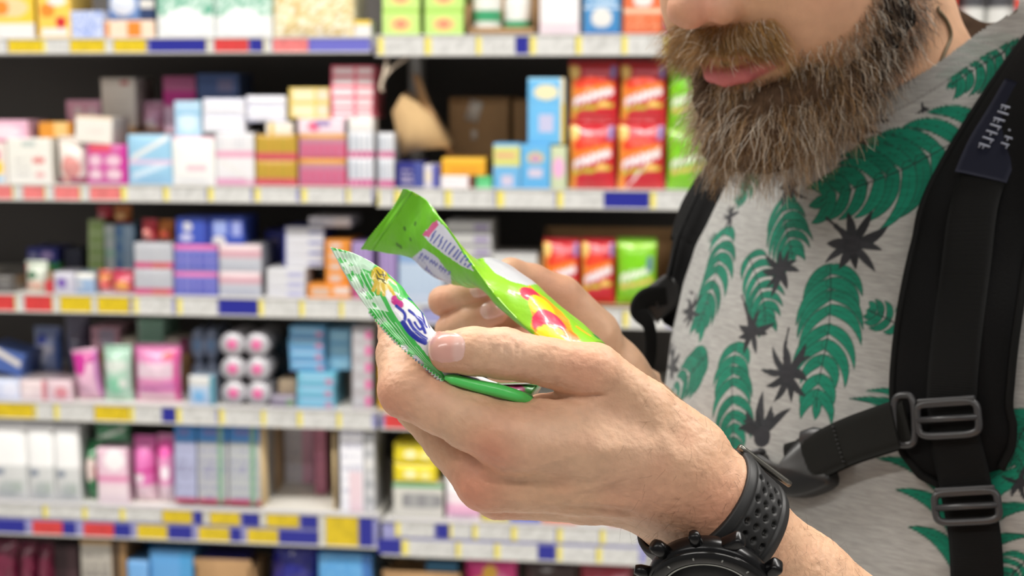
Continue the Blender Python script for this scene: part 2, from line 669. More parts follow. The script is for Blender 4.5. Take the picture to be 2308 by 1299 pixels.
c = c * (1 + 0.05 * noise3(V / 5.0, 7) + 0.05 * noise3(V / 1.6, 8))[:, None]
c = mixc(c, RED, 0.16 * np.clip(noise3(V / 9.0, 9), 0, 1))
LH_V, LH_F, LH_N = V, F, nrm
BODY.append((cw(V), F, c))


def arm_block(sdf, lo, hi, hh, keepf=None):
    V, F = polygonize(sdf, lo, hi, hh, newton=False)
    if keepf is not None:
        F = F[keepf(V[F].mean(1))]
    c = np.tile(SKIN, (len(V), 1)) * (1 + 0.05 * noise3(V / 6.0, 2))[:, None]
    return V, F, c


def sdf_larm(p):
    return smin(smin(chain(p, L_WRIST, 6.0), chain(p, L_WRIST2, 6.0), 14.0), chain(p, L_ARM, 8.0), 8.0)


V, F, c = arm_block(sdf_larm, (60, -560, 480), (520, -90, 900), 5.0, lambda m: m[:, 1] < -127)
BODY.append((cw(V), F, c))

# ------------------------------------------------------------------ right hand (behind the lime bag)
RB = 700.0
def g(px, py, dz):
    return J(px, py, RB + dz)


R_THUMB = [(g(1128, 632, 4), 7.2), (g(1152, 622, 5), 8.6), (g(1200, 640, 8), 9.6), (g(1262, 672, 12), 11.0), (g(1330, 760, 20), 15.0)]
R_INDEX = [(g(1190, 668, 44), 10.0), (g(1090, 672, 36), 9.0), (g(1000, 679, 18), 7.4), (g(1060, 661, 2), 6.9), (g(1108, 648, -4), 6.3)]
R_MID = [(g(1195, 720, 46), 10.0), (g(1100, 738, 36), 9.0), (g(1016, 744, 16), 7.6), (g(1070, 716, 2), 7.3), (g(1116, 701, -4), 6.9)]
R_RING = [(g(1210, 770, 46), 9.6), (g(1130, 800, 34), 8.6), (g(1090, 800, 16), 7.4), (g(1140, 778, 6), 7.0), (g(1178, 766, 0), 6.5)]
R_PINK = [(g(1230, 815, 46), 8.6), (g(1160, 850, 34), 7.6), (g(1130, 845, 20), 6.6), (g(1180, 820, 10), 6.0)]
R_PALM = [[(g(1190, 668, 44), 10.5), (g(1370, 840, 34), 15.0)], [(g(1195, 720, 46), 10.5), (g(1375, 860, 36), 15.0)],
          [(g(1210, 770, 46), 10.0), (g(1380, 880, 38), 15.0)], [(g(1230, 815, 46), 9.0), (g(1385, 890, 40), 14.0)], [(g(1262, 680, 20), 11.0), (g(1330, 765, 28), 14.0), (g(1380, 850, 34), 16.0)]]
ELB_R = wc(TW(-90, -195, -240)).astype(np.float32)
SHO_R = wc(TW(-80, -160, 70)).astype(np.float32)
R_ARM = [(g(1375, 850, 36), 17.5), (g(1445, 930, 60), 20.0), (ELB_R, 40.0), (SHO_R, 50.0)]


def sdf_rhand(p):
    palm = None
    for m in R_PALM:
        c = chain(p, m, 3.0)
        palm = c if palm is None else smin(palm, c, 6.0)
    palm = smin(palm, cone(p, R_ARM[0][0], R_ARM[1][0], R_ARM[0][1], R_ARM[1][1]), 8.0)
    ra, rb = R_ARM[1], R_ARM[2]
    palm = smin(palm, cone(p, ra[0], rb[0], ra[1], rb[1]), 8.0)
    out = None
    for f, k in ((R_THUMB, 7.0), (R_INDEX, 4.0), (R_MID, 4.0), (R_RING, 4.0), (R_PINK, 4.0)):
        c = smin(chain(p, f, 2.2), palm, k)
        out = c if out is None else smin(out, c, 1.2)
    return out


V, F = polygonize(sdf_rhand, g(950, 960, -30) - np.array([10, 6, 0]), g(1460, 545, 130), 1.1)
nrm = sdf_grad(sdf_rhand, V, 0.8)
V = V + nrm * (0.12 * noise3(V / 2.5, 13))[:, None]
c = np.tile(SKIN, (len(V), 1))
for q in ((1108, 648), (1116, 701), (1178, 766)):
    c = mixc(c, RED, 0.65 * blob(V, g(q[0], q[1], -6), 10))
c = mixc(c, RED, 0.45 * blob(V, g(1000, 685, 10), 10) + 0.4 * blob(V, g(1240, 660, 0), 20))
c = c * (1 + 0.05 * noise3(V / 5.0, 17))[:, None]
RH_V, RH_F, RH_N = V, F, nrm
BODY.append((cw(V), F, c))


def sdf_rarm(p):
    return chain(p, R_ARM[1:], 8.0)


V, F, c = arm_block(sdf_rarm, sdf_lo := np.minimum.reduce([R_ARM[1][0], ELB_R, SHO_R]) - 60, np.maximum.reduce([R_ARM[1][0], ELB_R, SHO_R]) + 60, 5.0)
BODY.append((cw(V), F, c))


# ------------------------------------------------------------------ fingernails: curved plates laid on the fingertip
def nail(sdf, c0, along, across, length, width, name, parent, toward=None, tip_extra=0.0):
    """c0 (lens mm) near the nail's middle; along points to the fingertip"""
    a = along / np.linalg.norm(along)
    b = across - a * (across @ a)
    b /= np.linalg.norm(b)
    nn = np.cross(a, b)
    if (nn @ (toward if toward is not None else np.array([0, 0, -1.0]))) < 0:
        nn = -nn
    nu, nv = 15, 13
    U, Vv = np.meshgrid(np.linspace(-1, 1, nu), np.linspace(-1, 1, nv), indexing='ij')
    k = 0.80 + 0.20 * np.sqrt(np.clip(1 - np.abs(U) ** 3, 0, 1))
    xs = U * np.sqrt(1 - 0.40 * Vv ** 2) / math.sqrt(0.8) * length / 2
    ys = Vv * np.sqrt(1 - np.where(U < 0, 0.46, 0.30) * U ** 2) * width / 2
    p = c0 + xs[..., None] * a + ys[..., None] * b + nn * 10.0
    p = p.reshape(-1, 3).astype(np.float32)
    for _ in range(24):
        p = p - nn.astype(np.float32) * np.clip(sdf(p), -2, 2)[:, None] * 0.8
    edge = np.maximum(np.abs(U), np.abs(Vv)).ravel()
    gn = sdf_grad(sdf, p, 0.5)
    top = p + gn * (0.40 - 0.55 * np.clip((edge - 0.6) / 0.4, 0, 1) ** 2)[:, None]
    if tip_extra:
        top = top + (np.clip(U.ravel() - 0.75, 0, 1) * 4 * tip_extra)[:, None] * a
    bot = p - gn * 0.5
    n = nu * nv
    F = grid_faces(nu, nv)
    if np.cross(top[F[0, 1]] - top[F[0, 0]], top[F[0, 3]] - top[F[0, 0]]) @ nn < 0:
        F = F[:, ::-1]
    idx = np.arange(n).reshape(nu, nv)
    rim = np.concatenate([idx[:, 0], idx[-1, 1:], idx[-2::-1, -1], idx[0, -2:0:-1]])
    r2 = np.roll(rim, -1)
    side = np.stack([rim, r2, r2 + n, rim + n], -1)
    u = U.ravel()
    w = Vv.ravel()
    col = np.tile(lin(214, 160, 148), (n, 1))
    lun = np.clip((-(u) - 0.40 + 0.25 * (1 - w * w)) * 4, 0, 1)
    col = mixc(col, lin(226, 196, 188), 0.45 * lun)
    col = mixc(col, lin(228, 206, 194), 0.7 * np.clip((u - 0.86) * 8, 0, 1))
    col = np.concatenate([col, np.tile(lin(200, 150, 130), (n, 1))])
    me = mesh_np(name, cw(np.concatenate([top, bot])), [F, side], col)
    return obj(name, me, M_NAIL, parent)
# ------------------------------------------------------------------ head and neck
TH_H, PI_H = math.radians(48.0), math.radians(20.0)
_hh = -math.sin(TH_H) * RT - math.cos(TH_H) * FH
HL = math.cos(TH_H) * RT - math.sin(TH_H) * FH
HF = math.cos(PI_H) * _hh - math.sin(PI_H) * ZUP
HU = math.cos(PI_H) * ZUP + math.sin(PI_H) * _hh
H0 = P(1628, 140, 0.745) - (98 * HF - 58 * HU) / 1000.0


def HW(v):
    v = np.asarray(v, float) / 1000.0
    return H0 + v[..., :1] * HF + v[..., 1:2] * HL + v[..., 2:3] * HU


def WH(w):
    q = (np.asarray(w, float) - H0) * 1000.0
    return np.stack([q @ HF, q @ HL, q @ HU], -1)


NECK_BASE = WH(TW(30, -12, 110))
NECK_LOW = WH(TW(18, -8, 40))


def sym(fn, p):
    q = p.copy()
    q[:, 1] = np.abs(q[:, 1])
    return fn(q)


EYE3 = np.eye(3)


def sdf_head(p):
    q = p.copy()
    q[:, 1] = np.abs(q[:, 1])
    d = ellip(p, (0, 0, 48), EYE3, (98, 77, 88))
    d = smin(d, ellip(p, (46, 0, -12), EYE3, (54, 58, 74)), 14)
    d = smin(d, chain(q, [((4, 50, -48), 15), ((12, 50, -66), 14), ((50, 36, -86), 14), ((80, 13, -98), 14)], 6), 14)
    d = smin(d, cone(p, (82, -8, -95), (82, 8, -95), 15, 15), 12)
    d = smin(d, ellip(q, (52, 32, -38), EYE3, (36, 30, 38)), 12)
    d = smin(d, ellip(p, (70, 0, -58), EYE3, (26, 29, 34)), 10)
    d = smin(d, cone(q, (74, 36, -2), (52, 56, 2), 14, 12), 12)
    # nose
    ns = chain(p, [((92, 0, 22), 8.0), ((104, 0, -4), 8.5), ((113.5, 0, -23), 11.5)], 4)
    ns = smin(ns, ellip(q, (103, 13.5, -27), EYE3, (11, 7.5, 8.5)), 5)
    d = smin(d, ns, 7)
    d = -smin(-d, ellip(q, (106, 7.5, -37), EYE3, (6, 3.6, 5.5)), 2.0)
    # brow and eye socket
    d = smin(d, cone(q, (90, 8, 33), (76, 46, 30), 8, 7), 10)
    d = -smin(-d, ellip(q, (96, 32, 15), EYE3, (16, 15, 10)), 6)
    d = smin(d, ellip(q, (80, 32, 16), EYE3, (12.5, 13, 12.5)), 2)
    # ear
    e = ellip(q, (-8, 78, 4), EYE3, (19, 5, 31))
    e = -smin(-e, ellip(q, (-4, 85, 4), EYE3, (11, 6, 20)), 3)
    d = smin(d, e, 4)
    # neck
    nk = chain(p, [((-14, 0, -35), 50.0), ((NECK_BASE * 0.45 + np.array((-14, 0, -35)) * 0.55), 49.0), (NECK_BASE, 52.0), (NECK_LOW, 64.0)], 10)
    nk = smin(nk, cone(q, (-32, 52, -20), NECK_BASE + np.array((40, 20, 0)), 13, 12), 12)
    d = smin(d, nk, 14)
    # lips: parted mouth
    lipu = chain(q, [((99.0, 0, -53.5), 3.6), ((95.5, 11, -53.2), 3.6), ((84, 25, -57.5), 2.2)], 2)
    lipl = chain(q, [((98.0, 0, -66.5), 5.2), ((94.5, 11, -65.3), 4.8), ((84, 25, -59.5), 2.4)], 2)
    d = smin(smin(d, lipu, 3.0), lipl, 3.0)
    gap = chain(q, [((101, 0, -59.3), 2.3), ((97.0, 11, -58.8), 2.0), ((86.5, 24, -58.4), 0.9)], 1)
    gap = np.minimum(gap, chain(q, [((93, 0, -59.3), 3.0), ((90.0, 11, -58.8), 2.5), ((83, 22, -58.4), 1.0)], 1))
    d = -smin(-d, gap, 1.6)
    return d


_lo = np.minimum((-125, -110, -150), NECK_LOW - 95)
V, F = polygonize(sdf_head, _lo, (145, 110, 150), 1.5)
F = F[V[F].mean(1)[:, 2] > NECK_LOW[2] - 60]
Vl = V
nrm = sdf_grad(sdf_head, V, 1.0)
hc = np.tile(SKIN * np.array([1.0, 0.97, 0.95]), (len(V), 1))
q = Vl.copy(); q[:, 1] = np.abs(q[:, 1])
hc = mixc(hc, lin(214, 140, 120), 0.75 * np.exp(-((q - (112, 4, -26)) ** 2).sum(1) / 16 ** 2))
hc = mixc(hc, lin(206, 135, 112), 0.45 * np.exp(-((q - (62, 48, -18)) ** 2).sum(1) / 26 ** 2))
# lips
lu, _ = polydist(q, [(100.5, 0, -54), (97, 11, -53.8), (85, 25, -57.5)])
ll, _ = polydist(q, [(100, 0, -66.5), (96.5, 11, -65.3), (85, 25, -59.8)])
ld = np.minimum(lu - 3.8, ll - 5.0)
hc = mixc(hc, lin(196, 108, 110), np.clip(0.9 - ld / 2.0, 0, 1))
gd, _ = polydist(q, [(90, 0, -59.3), (87.0, 11, -58.8), (82, 22, -58.4)])
hc = mixc(hc, lin(60, 22, 20), np.clip((4.2 - gd) / 1.5, 0, 1))
hc = hc * (1 + 0.05 * noise3(Vl / 6.0, 21))[:, None]
HD_V, HD_F, HD_N = V, F, nrm
BODY.append((HW(V), F, hc))

# ------------------------------------------------------------------ beard: where it grows, which way, how long
def line_u(f):
    """upper border of the cheek beard as a height over f"""
    return np.interp(f, [-30, 2, 22, 40, 62, 80, 90], [20, 14, -8, -32, -52, -57, -62])


rng = np.random.default_rng(5)


def beard_strands(n, sel_mask, length, dirfn, curl, seed, colfn, K=8, rad=0.1):
    rg = np.random.default_rng(seed)
    ids = np.where(sel_mask)[0]
    k = rg.choice(ids, n)
    root = HD_V[k] + rg.normal(0, 0.55, (n, 3))
    nn = HD_N[k]
    L = length(root) * rg.uniform(0.55, 1.12, n)
    d0 = nn * 0.85 + dirfn(root) * 0.45 + rg.normal(0, 0.3, (n, 3))
    d0 /= np.linalg.norm(d0, axis=1, keepdims=True)
    pts = np.zeros((n, K, 3))
    pts[:, 0] = root - nn * 0.8
    d = d0
    tgt = dirfn(root)
    ph = rg.uniform(0, 6.28, n)
    # lock id: neighbours share their wave
    lock = (noise3(root / 7.0, seed) + 1) * 9 + ph * 0.10
    for j in range(1, K):
        s = L / (K - 1)
        w = curl * np.stack([np.sin(lock * 3 + j * 1.25), np.sin(lock * 5 + j * 1.05 + 1), np.sin(lock * 4 + j * 1.15 + 2)], -1)
        w2 = rg.normal(0, 0.10, (n, 3))
        d = d * 0.80 + tgt * 0.20 + w * 0.46 + w2
        d /= np.linalg.norm(d, axis=1, keepdims=True)
        pts[:, j] = pts[:, j - 1] + d * s[:, None]
    col = colfn(root, rg, n)
    r = rad * (rg.uniform(0.7, 1.3, n) * (1 + 0.9 * (col.mean(1) > 0.35)))[:, None] * np.linspace(1.0, 0.35, K)[None, :]
    return pts, r, col


def strands_mesh(sets, name, to_world):
    Vs, Fs, Cs, off = [], [], [], 0
    for pts, r, col in sets:
        n, K, _ = pts.shape
        t = np.gradient(pts, axis=1)
        t /= np.maximum(np.linalg.norm(t, axis=2, keepdims=True), 1e-9)
        u = np.cross(t, np.array([0.31, 0.62, 0.72]))
        u /= np.maximum(np.linalg.norm(u, axis=2, keepdims=True), 1e-9)
        v = np.cross(t, u)
        a = np.arange(3) * 2 * math.pi / 3
        ring = pts[:, :, None] + r[:, :, None, None] * (u[:, :, None] * np.cos(a)[:, None] + v[:, :, None] * np.sin(a)[:, None])
        V = ring.reshape(-1, 3)
        i = (np.arange(n) * K * 3)[:, None, None]; j = (np.arange(K - 1) * 3)[None, :, None]; m = np.arange(3)[None, None, :]
        m2 = (m + 1) % 3
        F = np.stack(np.broadcast_arrays(i + j + m, i + j + m2, i + j + 3 + m2, i + j + 3 + m), -1).reshape(-1, 4) + off
        Vs.append(V); Fs.append(F); Cs.append(np.repeat(col, K * 3, axis=0)); off += len(V)
    return mesh_np(name, to_world(np.concatenate(Vs)), np.concatenate(Fs), np.concatenate(Cs))


def pal(root, rg, n, cols, wts):
    cols = np.array([lin(*c) for c in cols])
    k = rg.choice(len(cols), n, p=np.asarray(wts) / np.sum(wts))
    return cols[k] * rg.uniform(0.75, 1.25, n)[:, None]


B_BROWN, B_GOLD, B_GREY, B_WHITE, B_DARK = (124, 94, 66), (172, 132, 82), (178, 160, 140), (224, 214, 200), (46, 36, 30)


def col_beard(root, rg, n):
    side = np.clip((70 - root[:, 0]) / 45, 0, 1)
    a = pal(root, rg, n, [B_BROWN, B_GOLD, B_GREY, B_WHITE, B_DARK], [0.36, 0.26, 0.24, 0.07, 0.07])
    b = pal(root, rg, n, [B_BROWN, B_DARK, B_GREY, B_WHITE], [0.22, 0.64, 0.09, 0.05])
    return np.where((rg.uniform(0, 1, n) < side)[:, None], b, a)


def col_moust(root, rg, n):
    return pal(root, rg, n, [B_GOLD, (178, 138, 84), B_BROWN, B_WHITE], [0.45, 0.35, 0.15, 0.05])


# (the under-lip tuft hangs from the lower lip)
hf, hl, hu = HD_V[:, 0], np.abs(HD_V[:, 1]), HD_V[:, 2]
m_beard = (hu < line_u(hf)) & (hu > -128) & (hf > -8) & ~((hf > 60) & (hu > -74) & (hl < 29)) & (hf > np.interp(hu, [-130, -90, -60, 0], [40, 26, 4, -4])) & (HD_N[:, 2] < 0.75)
m_beard &= (HD_V[:, 1] > -70)
m_low = (hf > 78) & (hu < -70.5) & (hu > -80) & (hl < 26)
m_must = (hf > 74) & (hu < -38) & (hu > -51.5 - 0.10 * hl) & (hl < 32)


def dir_beard(root):
    d = np.zeros_like(root)
    d[:, 0] = 0.42 * np.clip((root[:, 0] - 10) / 70, -0.3, 1)
    d[:, 1] = np.sign(root[:, 1]) * 0.10
    d[:, 2] = -0.95
    # world-down is a mix of head-down and head-forward because the head is bowed
    d[:, 0] += 0.10
    return d / np.linalg.norm(d, axis=1, keepdims=True)


def len_beard(root):
    chin = np.clip((root[:, 0] - 20) / 55, 0, 1) * np.clip((-55 - root[:, 2]) / 30, 0, 1)
    top = np.clip((line_u(root[:, 0]) - root[:, 2]) / 24, 0.16, 1)
    return (19 + 13 * chin) * (0.35 + 0.65 * top)


def dir_must(root):
    d = np.zeros_like(root)
    d[:, 0] = 0.18
    d[:, 1] = np.sign(root[:, 1]) * np.clip(np.abs(root[:, 1]) / 16, 0.15, 1) * 0.75
    d[:, 2] = -0.75
    return d / np.linalg.norm(d, axis=1, keepdims=True)


BEARD_SETS = [
    beard_strands(15000, m_beard | m_low, len_beard, dir_beard, 0.62, 11, col_beard),
    beard_strands(4200, m_must, lambda r: 14.0 + 0.25 * np.abs(r[:, 1]), dir_must, 0.35, 12, col_moust, K=7),
]


# dense under-mass of the beard so no skin shows between the strands
def sdf_beardmass(p):
    q = p.copy(); q[:, 1] = np.abs(q[:, 1])
    d = chain(q, [((14, 52, -30), 8), ((18, 51, -60), 12), ((52, 38, -88), 16), ((84, 14, -104), 17)], 8)
    d = smin(d, cone(p, (88, -10, -104), (88, 10, -104), 18, 18), 10)
    d = smin(d, chain(q, [((70, 34, -78), 11), ((88, 18, -86), 11), ((92, 0, -88), 10)], 6), 8)
    return d + 1.8 * noise3(p / 5.0, 31) + 1.2 * noise3(p / 2.2, 32)


BM_V, BM_F = polygonize(sdf_beardmass, (-10, -80, -165), (125, 80, -5), 1.8, newton=False)
bmc = np.tile(lin(78, 60, 46), (len(BM_V), 1))
bmc = mixc(bmc, lin(24, 20, 18), np.clip((66 - BM_V[:, 0]) / 40, 0, 1))
bmc *= (1 + 0.35 * noise3(BM_V / 2.0, 33))[:, None]
# ------------------------------------------------------------------ torso, shirt
UU = [-460, -320, -220, -120, -40, 20, 65, 110, 150]
AA = [132, 136, 134, 126, 112, 98, 84, 70, 45]
BB = [168, 165, 164, 168, 172, 172, 160, 120, 60]
CC = [6, 16, 18, 12, 3, -6, -14, -22, -26]


def sdf_torso(p):
    """p in torso mm (forward, left, up)"""
    u = p[:, 2]
    a = np.interp(u, UU, AA); b = np.interp(u, UU, BB); c = np.interp(u, UU, CC)
    x = np.abs((p[:, 0] - c) / a) ** 2.3
    y = np.abs(p[:, 1] / b) ** 2.3
    d = ((x + y) ** (1 / 2.3) - 1) * np.minimum(a, b) * 0.9
    d = np.maximum(d, u - 150)
    q = p.copy(); q[:, 1] = np.abs(q[:, 1])
    q[:, 0] += np.clip(-p[:, 1] - 30, 0, 80) * 0.55                 # the far shoulder is drawn back
    sh = chain(q, [((-20, 48, 132), 46), ((-28, 110, 114), 48), ((-28, 168, 88), 54), ((-34, 205, -10), 50), ((-36, 222, -70), 48)], 12)
    d = smin(d, sh, 26)
    d = smin(d, chain(p, [((18, -8, 40), 70), ((30, -12, 110), 55), ((40, -14, 180), 52)], 10), 20)   # the neckband stands against the neck
    d = smin(d, ellip(q, (54, 70, -35), EYE3, (48, 66, 60)), 20)      # pectorals
    return d


T_ORG = np.array([-8.0, 0.0, -20.0])


def dens(a0, a1, n):
    return list(np.linspace(a0, a1, n, endpoint=False))


SH_PHI = np.radians(np.array(dens(-52, 112, 560) + dens(112, 308, 66)))
SH_ROW = np.array(dens(-560, -270, 16) + dens(-270, -20, 330) + dens(0, 78, 250))   # below -20: height; then elevation in degrees
SH_ISEL = np.array([0] * 346 + [1] * 250)


def shirt_rays(phi, row, sel):
    el = np.where(sel == 1, np.radians(row), 0.0)
    z0 = np.where(sel == 1, T_ORG[2], row)
    ce, se = np.cos(el), np.sin(el)
    O = np.stack(np.broadcast_arrays(T_ORG[0] + 0 * phi[:, None], T_ORG[1] + 0 * phi[:, None], z0[None, :] + 0 * phi[:, None]), -1)
    D = np.stack([np.cos(phi)[:, None] * ce[None], np.sin(phi)[:, None] * ce[None], np.broadcast_to(se[None], (len(phi), len(row)))], -1)
    return O, D


def trace(O, D, sdf, tmax=330.0):
    sh_ = O.shape[:-1]
    O = O.reshape(-1, 3).astype(np.float32); D = D.reshape(-1, 3).astype(np.float32)
    t = np.full(len(O), 40.0, np.float32)
    for _ in range(60):
        d = sdf(O + D * t[:, None])
        t = np.clip(t - d * 0.75, 5, tmax)
        t = t + 0
    return t.reshape(sh_)


def trace_out(O, D, sdf):
    """from inside outwards: the sdf is negative inside, so step by -d"""
    sh_ = O.shape[:-1]
    O = O.reshape(-1, 3).astype(np.float32); D = D.reshape(-1, 3).astype(np.float32)
    t = np.full(len(O), 20.0, np.float32)
    for _ in range(70):
        d = sdf(O + D * t[:, None])
        t = np.clip(t - d * 0.7, 5, 340)
    return t.reshape(sh_)


def upsample(R, n_out, axis):
    k = R.shape[axis]
    x = np.linspace(0, k - 1, n_out)
    i = np.clip(x.astype(int), 0, k - 2)
    t = x - i
    g_ = lambda j: np.take(R, np.clip(j, 0, k - 1), axis=axis)
    shp = [1] * R.ndim; shp[axis] = n_out
    t = t.reshape(shp)
    a, b, c, d = g_(i - 1), g_(i), g_(i + 1), g_(i + 2)
    return 0.5 * ((2 * b) + (c - a) * t + (2 * a - 5 * b + 4 * c - d) * t ** 2 + (3 * b - a - 3 * c + d) * t ** 3)


def coarse_R():
    st = 5
    pi = np.arange(0, len(SH_PHI), st); ri = np.arange(0, len(SH_ROW), st)
    O, D = shirt_rays(SH_PHI[pi], SH_ROW[ri], SH_ISEL[ri])
    R = trace_out(O, D, sdf_torso)
    # linear resampling in index space, then a light smoothing
    x = np.arange(len(SH_PHI)); y = np.arange(len(SH_ROW))
    R1 = np.stack([np.interp(y, ri, R[i]) for i in range(len(pi))])
    R2 = np.stack([np.interp(x, pi, R1[:, j]) for j in range(len(y))], 1)
    for _ in range(6):
        R2[1:-1] = 0.25 * R2[:-2] + 0.5 * R2[1:-1] + 0.25 * R2[2:]
        R2[:, 1:-1] = 0.25 * R2[:, :-2] + 0.5 * R2[:, 1:-1] + 0.25 * R2[:, 2:]
    return R2


_O, _D = shirt_rays(SH_PHI, SH_ROW, SH_ISEL)
_R = coarse_R() + 2.5
SV = (_O + _D * _R[..., None]).reshape(-1, 3)               # torso mm
# soft cloth folds
nz = noise3(np.stack([SV[:, 0] / 60, SV[:, 1] / 60, SV[:, 2] / 34], -1), 41) * 1.5 + noise3(SV / 17.0, 42) * 0.5
fold = 2.0 * np.exp(-((SV[:, 2] - (-0.55 * SV[:, 1] - 60)) / 12.0) ** 2) * np.clip((SV[:, 1] - 30) / 60, 0, 1)
SV = SV + _D.reshape(-1, 3) * (nz + fold)[:, None]
SH_F = grid_faces(len(SH_PHI), len(SH_ROW), close_u=True)
SH_W = T0 + (SV[:, :1] * TF + SV[:, 1:2] * TL + SV[:, 2:3] * ZUP) / 1000.0


def neck_h(v):
    """height above the plane of the neckline"""
    return v[:, 2] - np.minimum(111 + 0.60 * (84.5 - v[:, 0]) + 0.2 * (v[:, 1] - 6), 142 + 0.3 * v[:, 1] - 0.8 * np.clip(10 - v[:, 0], 0, 45))


def neck_d(v):
    ax0, ax1 = np.array([18.0, -8, 40]), np.array([40.0, -14, 180])
    t = ((v - ax0) @ (ax1 - ax0)) / ((ax1 - ax0) @ (ax1 - ax0))
    return np.linalg.norm(v - ax0 - t[:, None] * (ax1 - ax0), axis=1)


nh, nd = neck_h(SV), neck_d(SV)
hole = (nh > 0) & (nd < 74)
low = (SV[:, 2] < -30) & (np.abs(SV[:, 1]) > 240)
SH_F = SH_F[~(hole[SH_F].any(1) | low[SH_F].any(1))]
SH_N = face_normals_v(SH_W, SH_F)
_c = np.stack([SV[:, 0] + 8, SV[:, 1], 0 * SV[:, 2]], -1)
if ((SH_N @ TF) * _c[:, 0] + (SH_N @ TL) * _c[:, 1]).mean() < 0:
    SH_F = SH_F[:, ::-1]
    SH_N = -SH_N

# ------------------------------------------------------------------ the print: palm fronds and dark blossoms drawn on the cloth
G_SHIRT = lin(158, 157, 154)
C_TEAL, C_LINE, C_DARK = lin(22, 116, 92), lin(36, 44, 46), lin(46, 46, 50)
shc = np.tile(G_SHIRT, (len(SH_W), 1))
SMM = SH_W * 1000.0
_spx, _spy, _spd = proj(SH_W)
_vis = (SH_N * (CAM - SH_W)).sum(1) > 0


def at_cloth(px, py):
    q = (_spx - px) ** 2 + (_spy - py) ** 2 + np.where(_vis, 0, 1e9)
    return int(np.argmin(q))


def leaflet(P0, P1, bend, wid, nrm_, fill, edge=0.6, base=0.0):
    """a lens-shaped leaflet from P0 to P1 (mm), bent sideways; outline dark"""
    ax = P1 - P0
    ln = np.linalg.norm(ax)
    if ln < 1:
        return
    sd = np.cross(nrm_, ax) / ln
    t = np.linspace(0, 1, 9)
    cl = P0 + ax * t[:, None] + sd * (bend * ln * 4 * t * (1 - t))[:, None]
    ex = min(0.35 * ln, 16.0)
    lo, hi = cl.min(0) - wid - 2 - ex, cl.max(0) + wid + 2 + ex
    m = np.where(((SMM > lo) & (SMM < hi)).all(1))[0]
    if not len(m):
        return
    q = SMM[m] - P0
    q = q - (q @ nrm_)[:, None] * nrm_ + P0                     # drawn on the tangent plane, then laid on the cloth
    cl = cl - ((cl - P0) @ nrm_)[:, None] * nrm_
    d, tt = polydist(q, cl)
    w = wid * np.clip(np.sin(math.pi * (base + (1 - base) * tt) ** 0.8), 0, 1) ** 0.8 + 0.12
    sdist = d - w
    inn = np.clip(0.5 - sdist / 0.55, 0, 1)
    rim = np.clip(1 - np.abs(sdist + edge * 0.5) / (edge * 0.75), 0, 1)
    cc = shc[m]
    cc = mixc(cc, fill, inn)
    cc = mixc(cc, C_LINE, 0.85 * rim * (d < w + 0.5))
    vein = np.clip(1 - d / 0.35, 0, 1) * (tt > 0.08) * (tt < 0.8)
    cc = mixc(cc, C_LINE, 0.55 * vein)
    shc[m] = cc


def stem(pts, wid, colr):
    lo, hi = pts.min(0) - 2, pts.max(0) + 2
    m = np.where(((SMM > lo) & (SMM < hi)).all(1))[0]
    d, _ = polydist(SMM[m], pts)
    shc[m] = mixc(shc[m], colr, np.clip((wid - d) / 0.4 + 0.5, 0, 1))


def frond(spine_px, half, n, sweep=0.75, sides=(1, 1), seed=0, fill=None, wid=None):
    rg = np.random.default_rng(seed)
    fill = C_TEAL if fill is None else fill
    k = [at_cloth(*q) for q in spine_px]
    pts = spline(SMM[k], 40)
    nn = SH_N[k].mean(0); nn /= np.linalg.norm(nn)
    L = np.linalg.norm(np.diff(pts, axis=0), axis=1).sum()
    hw = 1.45 * half * np.linalg.norm(SMM[k[0]] / 1000 - CAM) / F_PX * 1000
    for i in range(n):
        s = (i + 0.4) / n
        j = min(int(s * 39), 38)
        tan = pts[j + 1] - pts[j]; tan /= np.linalg.norm(tan)
        sd = np.cross(nn, tan)
        env = (0.55 + 0.45 * math.sin(math.pi * min(1, s * 1.15 + 0.12))) * (1.0 - 0.25 * s)
        for g_, use in zip((-1, 1), sides):
            if not use:
                continue
            e = pts[j] + (sd * g_ * 0.66 + tan * sweep * (0.75 + 0.6 * s)) * hw * env * rg.uniform(0.9, 1.12)
            leaflet(pts[j], e, g_ * 0.17, (wid or min(L / n * 0.42, hw * 0.18)) * rg.uniform(0.85, 1.1), nn, fill * rg.uniform(0.8, 1.1), base=0.2)
    e = pts[-1] + (pts[-1] - pts[-4]) * 1.2
    leaflet(pts[-3], e, 0.05, L / n * 0.35, nn, fill)
    stem(pts, 0.35, C_LINE)


def blossom(cx, cy, r, n=9, a0=0.0, stem_to=None, seed=0, span=2 * math.pi):
    rg = np.random.default_rng(seed)
    k = at_cloth(cx, cy)
    c0, nn = SMM[k], SH_N[k]
    e1 = RT - nn * (RT @ nn); e1 /= np.linalg.norm(e1)
    e2 = np.cross(nn, e1)
    rr = r * np.linalg.norm(SH_W[k] - CAM) / F_PX * 1000
    for i in range(n):
        a = a0 + span * (i + rg.uniform(-0.25, 0.25)) / n
        L = rr * rg.uniform(0.65, 1.1)
        e = c0 + (e1 * math.cos(a) + e2 * math.sin(a)) * L
        leaflet(c0, e, rg.uniform(-0.12, 0.12), rr * rg.uniform(0.09, 0.15), nn, C_DARK * rg.uniform(0.7, 1.3))
    m = np.where(((SMM - c0) ** 2).sum(1) < (rr * 0.26) ** 2)[0]
    shc[m] = C_DARK
    if stem_to is not None:
        ks = [at_cloth(*q) for q in stem_to]
        pts = spline(np.concatenate([[c0], SMM[ks]]), 20)
        for w_, a_ in ((1.5, 0.35), (1.1, 0.7), (0.6, 1.0)):
            stem(pts[:int(20 * a_)], w_ * rr / 16, C_DARK)


